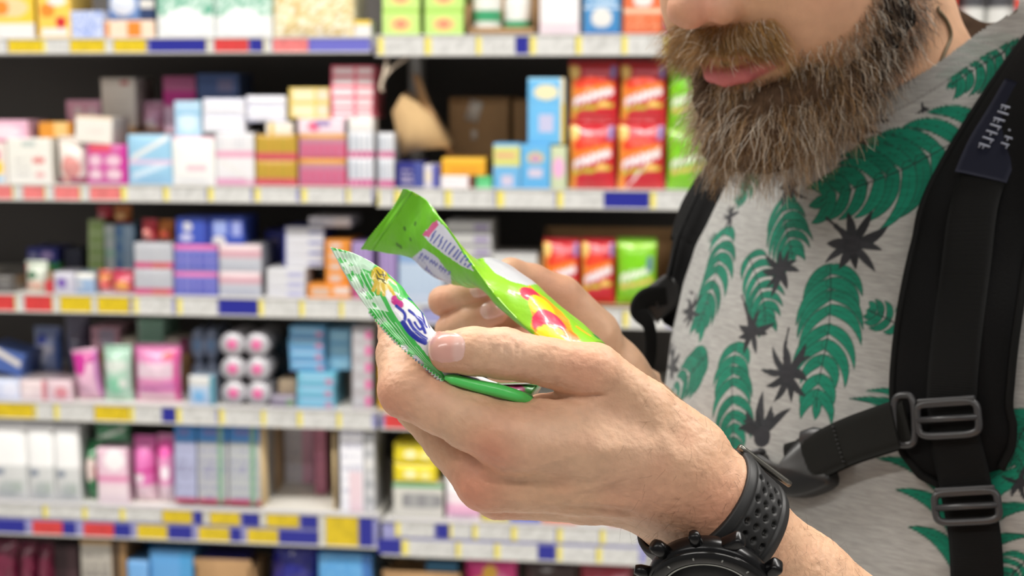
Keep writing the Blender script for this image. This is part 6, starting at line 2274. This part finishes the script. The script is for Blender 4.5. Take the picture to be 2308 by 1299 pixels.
stack(3, 640, 730, [580, 556, 534, 512], [f'{n_} white carton with a blue stripe in the upper white pile' for n_ in ('lowest', 'second', 'third', 'topmost')], 'carton', (204, 204, 210), [('rect', .6, .98, .25, .55, (120, 126, 180)), ('vband', 0, .06, (60, 66, 150))], 'box', 'upper white carton pile', on='w1', set_=.05, depth=.1, side=(60, 66, 150))
riser(3, 592, 640, 606, .135, .12, 'plain brown carton behind the low white pile', 'r3c')
good(3, 598, 638, 520, 'dark blue carton behind the upper white pile', 'carton', (30, 38, 120), [('ell', .5, .7, .3, .12, (110, 104, 150))], on='r3c', set_=.14, depth=.1)
TOPZ['w2'] = TOPZ[('stk', 3, 640, 730, 3)]
good(3, 696, 790, 490, 'flat white carton jutting out on top of the white pile', 'carton', (196, 194, 202), [('vband', .6, 1, (206, 200, 200))], on='w2', set_=.06, depth=.1)
good(3, 694, 790, 642, 'flat orange carton with a white end on the third shelf', 'carton', (226, 142, 50), [('rect', .1, .5, .2, .75, (206, 180, 160)), ('rect', .62, .98, .3, .8, (222, 206, 196))], key='o1')
stack(3, 734, 790, [612, 588, 564, 542], [f'{n_} orange carton of the orange pile' for n_ in ('lowest', 'second', 'third', 'topmost')], 'carton', (220, 138, 50), [('rect', .2, .6, .2, .7, (206, 190, 180))], 'box', 'orange carton pile', on='o1', set_=.03)
good(3, 794, 840, 546, 'purple and pink striped pack next to the orange pile', 'tissue pack', (140, 116, 170), [('cols', 4, .3, .95, (170, 150, 196)), ('band', 0, .28, (196, 90, 140)), ('band', .5, .58, (196, 90, 140))], kind='pack', grooves=3)
good(3, 854, 894, 548, 'purple and pink striped pack just past the bay joint', 'tissue pack', (140, 116, 170), [('cols', 4, .3, .95, (170, 150, 196)), ('band', 0, .28, (196, 90, 140))], kind='pack', grooves=3)
good(3, 898, 998, 562, 'pale blue and white tissue pack behind the lime bag\'s tail', 'tissue pack', (190, 202, 218), [('band', .75, .92, (130, 160, 200)), ('cols', 6, .2, .7, (160, 184, 210))], kind='pack', grooves=6)
stack(3, 1004, 1106, [668, 640, 612, 584, 556, 528, 500], [f'{n_} grey carton of the flat grey pile behind the lime bag' for n_ in ('lowest', 'second', 'third', 'fourth', 'fifth', 'sixth', 'topmost')], 'carton', (186, 186, 184), [('band', 0, .18, (110, 108, 116)), ('rect', .6, .95, .3, .8, (150, 140, 170))], 'box', 'flat grey cartons', set_=.04, jit=3)
stack(3, 1110, 1210, [640, 600, 572], [f'{n_} white carton between the grey pile and the red bags' for n_ in ('lowest', 'middle', 'topmost')], 'carton', (206, 206, 204), [('lines', 5, .1, .9, .2, .8, (176, 176, 178)), ('band', .9, 1, (120, 116, 126))], 'box', 'white cartons behind the far hand', set_=.04)
tray(3, 1214, 1530, 512, .02, .14, 'brown cardboard tray holding two red bags and one green bag', 690, 'tray3')
good(3, 1222, 1306, 548, 'red sweet bag at the near end of the third-shelf tray', 'sweet bag', RD, RB_, kind='pouch', depth=.04, set_=.03, on='tray3', name='sweet_bag')
good(3, 1309, 1386, 548, 'red sweet bag beside the green bag in the third-shelf tray', 'sweet bag', RD, RB_, kind='pouch', depth=.04, set_=.03, on='tray3', name='sweet_bag')
good(3, 1389, 1480, 548, 'green sweet bag in the third-shelf tray beside the strap', 'sweet bag', (126, 196, 30), GB_ + [('rect', .78, .9, .55, .78, (90, 120, 150))], kind='pouch', depth=.04, set_=.03, on='tray3', name='sweet_bag')

# ---- fourth shelf
good(4, -50, 44, 856, 'pale blue and white pack at the left end of the fourth shelf', 'pack', (206, 214, 236), [('ell', .8, .5, .2, .4, (224, 226, 240))], kind='pack', key='f0')
good(4, -40, 46, 800, 'blue carton with a slanted white lid, fourth shelf', 'carton', (70, 96, 160), [('slant', .75, -.5, .14, (210, 204, 196))], on='f0', set_=.05, roll=.25, depth=.09)
good(4, 46, 104, 858, 'white and pink pack beside the pale blue one, fourth shelf', 'pack', (226, 208, 210), [('ell', .3, .4, .25, .3, (236, 220, 220)), ('vband', .85, 1, (206, 130, 140))], kind='pack')
good(4, 106, 162, 858, 'white and rose pack beside the magenta pouch, fourth shelf', 'pack', (222, 196, 204), [('ell', .6, .4, .25, .3, (214, 140, 150))], kind='pack', depth=.08)
riser(4, 50, 200, 856, .135, .14, 'plain brown carton behind the white and pink packs', 'r4a')
good(4, 64, 126, 750, 'tall white and blue pouch on the fourth shelf', 'pouch', (150, 166, 210), [('ell', .4, .82, .2, .12, (40, 70, 190)), ('ell', .5, .62, .35, .12, (206, 208, 226)), ('vband', .88, 1, (60, 100, 180)), ('ell', .4, .4, .25, .12, (190, 200, 226))], kind='pouch', on='r4a', set_=.14, depth=.06)
good(4, 132, 188, 712, 'dark grey bag in the shade behind the magenta pouch', 'bag', (96, 98, 116), [('spots', .3, (120, 112, 136))], kind='pouch', on='r4a', set_=.14, depth=.07)
good(4, 164, 222, 800, 'magenta and white pouch leaning on the fourth shelf', 'pouch', (222, 176, 200), [('band', .78, 1, (190, 40, 140)), ('ell', .35, .72, .25, .2, (196, 44, 146)), ('vband', .88, 1, (190, 110, 180))], kind='pouch', depth=.05, roll=-.12)
good(4, 224, 288, 792, 'mint green and white pouch beside the magenta one', 'pouch', (170, 206, 186), [('ell', .4, .3, .35, .16, (130, 200, 165)), ('ell', .5, .7, .4, .12, (206, 214, 206)), ('ell', .75, .35, .12, .07, W)], kind='pouch', depth=.05)
good(4, 292, 398, 790, 'large pink pouch with white bands on the fourth shelf', 'pouch', (222, 140, 186), [('band', .45, .75, (222, 196, 210)), ('band', .05, .14, (226, 200, 210)), ('vband', .88, 1, (214, 80, 150)), ('slant', .28, .1, .05, (196, 110, 170)), ('ell', .75, .88, .12, .08, (226, 100, 110)), ('vband', 0, .08, (206, 80, 160))], kind='pouch', depth=.06)
riser(4, 200, 425, 796, .135, .16, 'plain brown carton carrying the pink and green cartons', 'r4b')
good(4, 206, 270, 738, 'pale pink and lilac carton behind the mint pouch', 'carton', (206, 160, 176), [('rect', .3, .8, .3, .9, (180, 170, 190))], on='r4b', set_=.14, depth=.1)
good(4, 276, 306, 762, 'low cream carton lid behind the large pink pouch', 'carton', (212, 204, 186), depth=.08, on='r4b', set_=.14)
good(4, 310, 368, 722, 'mint green carton at the back of the fourth shelf', 'carton', (150, 196, 172), [('vband', 0, .12, (180, 206, 190))], on='r4b', set_=.14, depth=.1)
good(4, 374, 424, 762, 'cream carton with a maroon end behind the blue roll pack', 'carton', (206, 198, 184), [('vband', .6, 1, (130, 60, 90))], on='r4b', set_=.14, depth=.08)


def roll_pack(row, x0, x1, yt, cols_, rows_, label, body, corec, key=None, set_=.02, depth=.11, yb=None):
    """film-wrapped rolls, ends to the front: each roll and its core is a part"""
    y = YF + set_
    xa, xb = on_y(x0, (yt + 900) / 2, y)[0], on_y(x1, (yt + 900) / 2, y)[0]
    zb = DECK[(row, 0)] if yb is None else TOPZ[yb]
    zt = zz((x0 + x1) / 2, yt, y)
    root = empty('roll_pack', ((xa + xb) / 2, y, zb), label, 'roll pack')
    w, h_ = (xb - xa) / cols_, (zt - zb) / rows_
    a = np.linspace(0, 2 * math.pi, 30, endpoint=False)
    for i in range(cols_):
        for j in range(rows_):
            cx, cz = xa + w * (i + .5), zb + h_ * (j + .5)

            def disc(rs, ys, nm, colr, par):
                V = np.stack([cx + np.cos(a)[:, None] * np.array(rs) * w, y + np.broadcast_to(np.array(ys), (30, len(ys))), cz + np.sin(a)[:, None] * np.array(rs) * h_], -1).reshape(-1, 3)
                return obj(nm, mesh_np(nm, V, grid_faces(30, len(rs), close_u=True), np.tile(lin(*colr), (len(V), 1))), M_WRAP, par)
            rl_ = disc([.001, .485, .498, .498, .001], [.002, .002, .008, depth, depth], 'roll', body, root)
            disc([.001, .20, .22, .22], [.0, .0, .001, .004], 'core', corec, rl_)
    return root


roll_pack(4, 430, 492, 742, 2, 2, 'pack of pale blue rolls beside the pink-cored rolls', (160, 176, 206), (120, 160, 206), set_=.13, depth=.1)
good(4, 426, 484, 848, 'small pale blue pack in front of the blue rolls', 'pack', (176, 196, 220), [('band', .65, 1, (206, 206, 204)), ('ell', .4, .3, .25, .2, (120, 176, 220)), ('vband', .8, 1, (70, 140, 160))], kind='pack', depth=.07)
roll_pack(4, 496, 606, 750, 2, 3, 'pack of six grey rolls with pink cores, fourth shelf', (184, 182, 188), (222, 110, 160))
good(4, 610, 666, 892, 'low lilac-grey pack with a green dot, fourth shelf', 'pack', (140, 132, 150), [('ell', .8, .4, .15, .35, (120, 150, 116))], kind='pack', depth=.08, key='f4')
good(4, 628, 668, 858, 'small beige block on the lilac-grey pack', 'carton', (160, 142, 120), on='f4', set_=.04, depth=.06)
riser(4, 604, 652, 880, .135, .1, 'plain brown carton behind the beige block', 'r4c')
good(4, 608, 646, 762, 'dark teal carton in the shade beside the blue pile', 'carton', (30, 60, 78), on='r4c', set_=.14, depth=.08)
BS = [('rect', .1, .8, .55, .8, (150, 190, 220)), ('ell', .85, .35, .1, .25, (190, 130, 160)), ('band', 0, .12, (110, 110, 170))]
stack(4, 672, 754, [896, 870, 842], [f'{n_} turquoise carton of the lower blue pile' for n_ in ('lowest', 'middle', 'topmost')], 'carton', (110, 182, 206), BS, 'box', 'turquoise cartons', jit=2)
TOPZ['bp'] = TOPZ[('stk', 4, 672, 754, 2)]
stack(4, 652, 732, [814, 788, 762, 737], [f'{n_} sky blue carton of the upper blue pile' for n_ in ('lowest', 'second', 'third', 'topmost')], 'carton', (96, 156, 196), BS, 'box', 'sky blue cartons', on='bp', set_=.04, jit=2)
stack(4, 740, 790, [806, 772, 742], [f'{n_} pale blue carton beside the upper blue pile' for n_ in ('lowest', 'middle', 'topmost')], 'carton', (120, 172, 204), [('rect', .1, .9, .3, .6, (150, 196, 216))], 'box', 'pale blue cartons', on='bp', set_=.06)
stack(4, 794, 838, [886, 848, 810, 772, 738], [f'{n_} grey carton with a pink end, fourth shelf' for n_ in ('lowest', 'second', 'third', 'fourth', 'topmost')], 'carton', (176, 172, 176), [('ell', .82, .5, .18, .32, (214, 110, 160)), ('rect', .1, .6, .3, .7, (190, 190, 194))], 'box', 'grey pink-ended cartons')
stack(4, 854, 930, [900, 862, 824, 786], [f'{n_} orange-yellow carton behind the near fingers' for n_ in ('lowest', 'second', 'third', 'topmost')], 'carton', (220, 166, 30), [('band', .0, .2, (190, 160, 110))], 'box', 'orange-yellow cartons')

# ---- fifth shelf
for i, (x0, x1) in enumerate(((-30, 58), (60, 120), (122, 178))):
    good(5, x0, x1, 952 + 4 * i, ['white and grey soft pack at the left end of the fifth shelf', 'middle one of three white and grey soft packs, fifth shelf', 'white and grey soft pack beside the green round bag'][i], 'soft pack', (206, 208, 208), [('band', .45, 1, (246, 246, 246)), ('ell', .3, .38, .15, .06, (120, 130, 150)), ('ell', .5, .15, .25, .1, (176, 184, 184)), ('rect', .6, .9, .1, .25, (170, 180, 176))], kind='pack', bulge=.01, group='white soft packs on the fifth shelf')
good(5, 182, 216, 1012, 'round green and white bag with red edges, fifth shelf', 'bag', (60, 140, 90), [('ell', .5, .6, .42, .2, (226, 206, 200)), ('ell', .9, .55, .14, .12, (206, 60, 60)), ('ell', .5, .3, .4, .1, (40, 120, 70))], kind='pouch', depth=.08)
good(5, 218, 286, 1012, 'pale pink pack with a white corner, fifth shelf', 'pack', (230, 196, 212), [('band', .42, .5, (220, 120, 170)), ('ell', .6, .8, .35, .18, (244, 240, 242)), ('band', 0, .35, (232, 214, 220))], kind='pack', key='v1')
good(5, 204, 284, 958, 'green and white pouch leaning over the pale pink pack', 'pouch', (70, 160, 110), [('slant', .5, .6, .1, (206, 220, 206)), ('spots', .15, (190, 206, 190))], kind='pouch', on='v1', set_=.05, depth=.05)
good(5, 289, 340, 1000, 'magenta and pink shiny bag on the fifth shelf', 'bag', (226, 120, 186), [('ell', .4, .45, .25, .12, (250, 230, 242)), ('band', 0, .3, (234, 206, 218)), ('band', .5, .56, (206, 60, 150))], kind='pouch', depth=.07, key='v2')
good(5, 342, 386, 996, 'pink bag with a bright pink top beside the blue-topped cartons', 'bag', (230, 150, 196), [('ell', .5, .86, .5, .12, (240, 90, 176)), ('ell', .6, .5, .18, .12, (252, 240, 248)), ('band', 0, .28, (232, 206, 218))], kind='pouch', depth=.07)
BT = [('band', .72, 1, (60, 130, 196)), ('lines', 16, .06, .94, .05, .7, (140, 140, 170)), ('rect', .2, .7, .8, .9, (110, 120, 180)), ('band', 0, .05, (196, 70, 100))]
for i, (x0, x1, bs) in enumerate(((390, 438, (172, 176, 206)), (442, 508, (176, 178, 182)), (512, 582, (178, 182, 182)))):
    good(5, x0, x1, 958, ['narrow blue-topped carton beside the pink bags', 'blue-topped grey carton in the middle of three', 'blue-topped grey carton beside the cardboard divider'][i], 'carton', bs, BT + ([('vband', .68, .84, (120, 160, 130))] if i else []), group='blue-topped cartons', top=(80, 150, 206), pitch=-.06)
for xa_, xb_, y0_, dp_, lb_ in ((588, 640, 958, .2, 'beige cardboard divider beside the blue-topped cartons'), (754, 766, 966, .16, 'thin beige cardboard divider beside the white lined cartons')):
    a_, b_ = on_y(xa_, 1110, YF + .03), on_y(xb_, 1070, YF + .03 + dp_)
    zb_, zt_ = DECK[(5, 0)], zz(xa_, y0_, YF + .05)
    dx_, dy_ = b_[0] - a_[0], b_[1] - a_[1]
    mb = MB().box(((a_[0] + b_[0]) / 2, (a_[1] + b_[1]) / 2, (zb_ + zt_) / 2), (math.hypot(dx_, dy_), .005, zt_ - zb_), rot=rotm(math.atan2(dy_, dx_)))
    dv = obj('divider', mb.mesh('divider', col=False), mat('beige_board', (226, 200, 154), rough=.8)); tag(dv, lb_, 'divider')
LN = [('lines', 18, .05, .95, .04, .96, (196, 196, 212))]
good(5, 640, 706, 962, 'white and pink lined carton standing back on the white deck', 'carton', (226, 224, 232), LN + [('vband', .62, 1, (230, 180, 206))], set_=.22, depth=.1, side=(180, 110, 140))
good(5, 708, 734, 966, 'mauve carton beside the white and pink lined one', 'carton', (176, 110, 136), [('lines', 18, .1, .9, .1, .9, (160, 96, 124))], set_=.14, depth=.1)
good(5, 736, 752, 966, 'narrow grey carton beside the mauve one', 'carton', (186, 190, 194), set_=.26, depth=.1)
good(5, 766, 818, 970, 'white lined carton with a pink corner at the bay joint', 'carton', (240, 240, 246), LN + [('rect', .4, .95, .0, .5, (230, 206, 214))])
good(5, 821, 843, 976, 'tall grey and white pack at the bay joint, fifth shelf', 'carton', (206, 206, 208), [('lines', 20, .05, .95, .04, .96, (150, 154, 160)), ('ell', .4, .6, .3, .06, W)])
good(5, 886, 998, 1092, 'white display carton with a grey barcode panel and green lip', 'carton', (206, 204, 196), [('rect', .22, .86, .3, .72, (160, 160, 160)), ('cols', 22, .35, .68, (140, 140, 142)), ('band', .9, 1, (60, 150, 90))], key='d1', depth=.12)
stack(5, 888, 984, [1046, 1000], ['lower bright yellow pack on the white display carton', 'upper bright yellow pack on the white display carton'], 'pack', (232, 212, 30), [('ell', .4, .5, .14, .2, (250, 244, 190)), ('ell', .75, .45, .12, .2, (244, 236, 150)), ('band', 0, .12, (150, 130, 20))], 'pack', 'yellow packs', on='d1', set_=.03, bulge=.008)
good(5, 1006, 1082, 1070, 'white and pink soft pack behind the ring finger knuckle', 'soft pack', (240, 226, 232), [('band', .1, .4, (236, 180, 210)), ('band', .6, 1, (250, 248, 250))], kind='pack', bulge=.01)
for x0, x1, cl, lb in ((1086, 1146, (206, 190, 50), 'low yellow and green pack below the near knuckles'), (1150, 1218, (70, 86, 190), 'low blue pack below the near hand'), (1222, 1300, (224, 120, 60), 'low orange pack below the near hand'), (1304, 1368, (226, 224, 216), 'low white pack beside the orange one'), (1372, 1436, (214, 110, 80), 'low red-orange pack beside the wrist')):
    good(5, x0, x1, 1158, lb, 'pack', cl, [('ell', .5, .5, .3, .25, tuple(min(255, int(c_ * 1.15)) for c_ in cl))], kind='pack', depth=.08)

# ---- lowest shelf
for i, (x0, x1) in enumerate(((-40, 30), (34, 72), (76, 108))):
    good(6, x0, x1, 1228 + 6 * i, ['dark maroon pouch at the left end of the lowest shelf', 'middle dark maroon pouch of the lowest shelf', 'dark maroon pouch beside the black carton'][i], 'pouch', (90, 20, 46), [('spots', .25, (130, 50, 76))], kind='pouch', depth=.06, group='maroon pouches')
good(6, 112, 176, 1232, 'black-brown carton in the shade of the lowest shelf', 'carton', (46, 24, 30), [('vband', .6, 1, (70, 44, 50))], set_=.05)
good(6, 182, 250, 1216, 'grey and white printed carton with a kraft edge, lowest shelf', 'carton', (176, 170, 160), [('lines', 9, .1, .9, .1, .9, (120, 116, 112)), ('band', .93, 1, (180, 140, 80))], side=(160, 124, 80))
good(6, 254, 284, 1222, 'narrow kraft carton beside the blue packs, lowest shelf', 'carton', (150, 116, 76), [('vband', .1, .5, (40, 30, 24))])
good(6, 288, 334, 1266, 'small light blue pack at the front of the lowest shelf', 'pack', (110, 166, 220), kind='pack', depth=.07, set_=.012)
good(6, 338, 436, 1242, 'light blue pack with a darker side on the lowest shelf', 'pack', (90, 156, 214), [('vband', .7, 1, (70, 150, 206))], kind='pack')
riser(6, 286, 436, 1250, .135, .12, 'plain brown carton behind the light blue packs', 'r6')
good(6, 296, 434, 1212, 'deep blue pack behind the light blue ones, lowest shelf', 'pack', (30, 116, 180), kind='pack', on='r6', set_=.14, depth=.08)
tray(6, 438, 566, 1246, .015, .13, 'brown cardboard tray with a violet-blue pack, lowest shelf', 1262, 'tray6')
good(6, 450, 552, 1262, 'violet-blue pack in the lowest cardboard tray', 'pack', (64, 62, 150), [('lines', 6, .1, .9, .3, .8, (90, 88, 176))], kind='pack', on='tray6', set_=.026, depth=.08)
good(6, 584, 700, 1232, 'dark navy bag leaning on the lowest shelf', 'bag', (26, 28, 120), [('spots', .12, (60, 62, 150))], kind='pouch', depth=.08, roll=.12)
good(6, 718, 838, 1250, 'sky blue pack under the last yellow price card', 'pack', (84, 156, 214), [('spots', .2, (110, 176, 226)), ('vband', .8, 1, (50, 110, 180))], kind='pack')
tray(6, 862, 1036, 1262, .015, .13, 'grey-brown tray below the right bay\'s double price rail', 1290, 'tray6b')
good(6, 960, 1030, 1270, 'small teal blue carton in the grey-brown tray', 'carton', (60, 116, 150), on='tray6b', set_=.03, depth=.06)
good(6, 1042, 1164, 1262, 'magenta and yellow bag on the lowest shelf', 'bag', (214, 60, 130), [('ell', .3, .5, .2, .25, (230, 160, 50)), ('ell', .7, .55, .2, .25, (232, 130, 170)), ('ell', .5, .8, .15, .1, (232, 180, 60))], kind='pouch', depth=.06)
good(6, 1180, 1300, 1272, 'dark brown pouch beside the magenta bag', 'pouch', (60, 40, 36), [('band', .6, .7, (150, 130, 40))], kind='pouch', depth=.06)
good(6, 1304, 1424, 1268, 'dark red and pink pouch on the lowest shelf near the watch', 'pouch', (150, 46, 60), [('slant', .7, .1, .08, (206, 140, 150))], kind='pouch', depth=.06)
# ------------------------------------------------------------------ body mesh
def join_blocks(blocks, name):
    off, Vs, Fs, Cs = 0, [], [], []
    for V, F, c in blocks:
        Vs.append(V); Fs.append(F + off); Cs.append(c); off += len(V)
    q = [f for f in Fs if f.shape[1] == 4]
    tr = [f for f in Fs if f.shape[1] == 3]
    fs = ([np.concatenate(q)] if q else []) + ([np.concatenate(tr)] if tr else [])
    me = mesh_np(name, np.concatenate(Vs), fs, np.concatenate(Cs))
    return me


M_SKIN = mat_col('skin', rough=0.5, spec=0.4, bump=0.35, bscale=900.0, sss=0.12, vary=0.06, vscale=150.0)
M_NAIL = mat_col('nail_plate', rough=0.22, spec=0.5, coat=0.3)
M_BEARD = mat_col('beard_hair', rough=0.45, spec=0.35)
M_BMASS = mat_col('beard_undercoat', rough=0.9, spec=0.1, bump=0.8, bscale=600.0)
PERSON = empty('person', np.array([T0[0], T0[1], 0.0]), 'bearded person in a grey leaf-print t-shirt holding two sweet bags', 'person')
obj('body', join_blocks(BODY, 'body'), M_SKIN, PERSON)
nail(sdf_lhand, h(1008, 784, -14), h(960, 784, -12) - h(1060, 788, -12), np.array([0, 1.0, 0]), 12.0, 11.5, 'fingernail', PERSON, toward=np.array([-0.1, 0.35, -0.93]), tip_extra=0.5)
nail(sdf_rhand, g(1078, 652, -10), g(1108, 648, -4) - g(1060, 661, 2), np.array([0, 1.0, 0]), 11.0, 9.0, 'fingernail', PERSON, toward=np.array([0, 0.1, -1.0]))
nail(sdf_rhand, g(1106, 697, -10), g(1116, 701, -4) - g(1070, 716, 2), np.array([0, 1.0, 0]), 11.0, 10.0, 'fingernail', PERSON, toward=np.array([0.1, 0.2, -1.0]))

beard = obj('beard', mesh_np('beard', HW(BM_V), BM_F, bmc), M_BMASS, PERSON)
hair = obj('beard_strands', strands_mesh(BEARD_SETS, 'beard_strands', HW), M_BEARD, beard)
hair['kind'] = 'stuff'


# hair of the head and brows, above the picture's edge
m_scalp = (HD_V[:, 2] > np.interp(HD_V[:, 0], [-100, -40, 0, 60, 90], [-35, -15, 30, 88, 105])) & (HD_V[:, 2] > -40) & (np.abs(HD_V[:, 1]) < 82)


def dir_scalp(r):
    d = r / np.linalg.norm(r, axis=1, keepdims=True) * 0.5
    d[:, 0] -= 0.7
    d[:, 2] -= 0.25
    return d / np.linalg.norm(d, axis=1, keepdims=True)


m_brow = (np.abs(HD_V[:, 2] - 36) < 4) & (np.abs(HD_V[:, 1]) > 10) & (np.abs(HD_V[:, 1]) < 48) & (HD_V[:, 0] > 60)
hsets = [beard_strands(6000, m_scalp, lambda r: np.full(len(r), 26.0), dir_scalp, 0.3, 21, lambda r, rg, n: pal(r, rg, n, [B_DARK, B_BROWN, B_GREY], [.6, .3, .1]), K=5, rad=0.14),
         beard_strands(500, m_brow, lambda r: np.full(len(r), 9.0), lambda r: np.stack([0 * r[:, 0], np.sign(r[:, 1]), 0.3 + 0 * r[:, 0]], -1), 0.1, 22, lambda r, rg, n: pal(r, rg, n, [B_DARK, B_BROWN], [.5, .5]), K=4)]
hr = obj('hair', strands_mesh(hsets, 'hair', HW), M_BEARD, PERSON)
hr['kind'] = 'stuff'
# fine dark hair on the near wrist and forearm
rg = np.random.default_rng(8)
lx, ly, ldp = proj(cw(LH_V))
vis_ = ((LH_N * (-LH_V)).sum(1) > -20) & (lx > 1380) & (ly > 880)
wts = np.clip((lx - 1380) / 400, 0.08, 1.0) * vis_
k_ = rg.choice(len(LH_V), 1100, p=wts / wts.sum())
n_ = len(k_)
pts = np.zeros((n_, 6, 3))
pts[:, 0] = LH_V[k_]
ad = (h(1500, 1250, 0) - h(1600, 1120, 0)).astype(float); ad /= np.linalg.norm(ad)
d_ = LH_N[k_] * 0.35 + ad * 0.8 + rg.normal(0, 0.45, (n_, 3))
d_ /= np.linalg.norm(d_, axis=1, keepdims=True)
for j in range(1, 6):
    d_ = d_ + rg.normal(0, 0.22, (n_, 3)) - LH_N[k_] * 0.06
    d_ /= np.linalg.norm(d_, axis=1, keepdims=True)
    pts[:, j] = pts[:, j - 1] + d_ * rg.uniform(0.8, 1.7, n_)[:, None]
ah = obj('arm_hair', strands_mesh([(pts, np.full((n_, 6), 0.035) * np.linspace(1, .4, 6), np.tile(lin(84, 60, 42), (n_, 1)))], 'arm_hair', cw), M_BEARD, PERSON)
ah['kind'] = 'stuff'


# trousers and shoes below the picture
def sdf_legs(p):
    q = p.copy(); q[:, 1] = np.abs(q[:, 1])
    zf = -T0[2] * 1000
    d = chain(q, [((8, 60, -520), 100), ((5, 85, -640), 95), ((10, 95, zf + 480), 66), ((-10, 100, zf + 90), 52)], 20)
    return smin(d, ellip(p, (6, 0, -540), EYE3, (128, 160, 90)), 20)


zf_ = -T0[2] * 1000
V, F = polygonize(sdf_legs, (-160, -220, zf_ + 45), (180, 220, -470), 9.0, newton=False)
TWm = lambda V: T0 + (V[:, :1] * TF + V[:, 1:2] * TL + V[:, 2:3] * ZUP) / 1000.0
obj('trousers', mesh_np('trousers', TWm(V), F), mat('dark_denim', (46, 52, 66), rough=.9, noise=.2), PERSON)
for s_ in (-1, 1):
    V, F = polygonize(lambda p: np.maximum(smin(ellip(p, (60, s_ * 104, zf_ + 38), EYE3, (140, 48, 46)), cone(p, (-12, s_ * 100, zf_ + 100), (-5, s_ * 100, zf_ + 40), 48, 46), 20), zf_ + 1 - p[:, 2]), (-110, s_ * 104 - 70, zf_ - 10), (220, s_ * 104 + 70, zf_ + 160), 6.0, newton=False)
    obj('shoe', mesh_np('shoe', TWm(V), F), M_PLAST, PERSON)


def shirt_material():
    m, t, b = nt('heather_jersey')
    at = N(t, 'ShaderNodeAttribute', attribute_name='Col')
    tc = N(t, 'ShaderNodeTexCoord')
    mp = N(t, 'ShaderNodeMapping')
    mp.inputs['Scale'].default_value = (60, 60, 420)
    t.links.new(tc.outputs['Object'], mp.inputs[0])
    nz = N(t, 'ShaderNodeTexNoise', Scale=1.6, Detail=4.0)
    t.links.new(mp.outputs[0], nz.inputs['Vector'])
    mr = N(t, 'ShaderNodeMapRange')
    mr.inputs['From Min'].default_value = 0.3; mr.inputs['From Max'].default_value = 0.7
    mr.inputs['To Min'].default_value = 0.84; mr.inputs['To Max'].default_value = 1.14
    t.links.new(nz.outputs[0], mr.inputs['Value'])
    vm = N(t, 'ShaderNodeVectorMath', operation='SCALE')
    t.links.new(at.outputs['Color'], vm.inputs[0])
    t.links.new(mr.outputs[0], vm.inputs['Scale'])
    t.links.new(vm.outputs[0], b.inputs['Base Color'])
    b.inputs['Roughness'].default_value = 0.92
    b.inputs['Specular IOR Level'].default_value = 0.15
    b.inputs['Sheen Weight'].default_value = 0.15
    n2 = N(t, 'ShaderNodeTexNoise', Scale=1100.0, Detail=2.0)
    t.links.new(tc.outputs['Object'], n2.inputs['Vector'])
    bp = N(t, 'ShaderNodeBump', Strength=0.35, Distance=0.0005)
    t.links.new(n2.outputs[0], bp.inputs['Height'])
    t.links.new(bp.outputs[0], b.inputs['Normal'])
    return m


shirt = obj('t_shirt', mesh_np('t_shirt', SH_W, SH_F, shc), shirt_material(), PERSON)
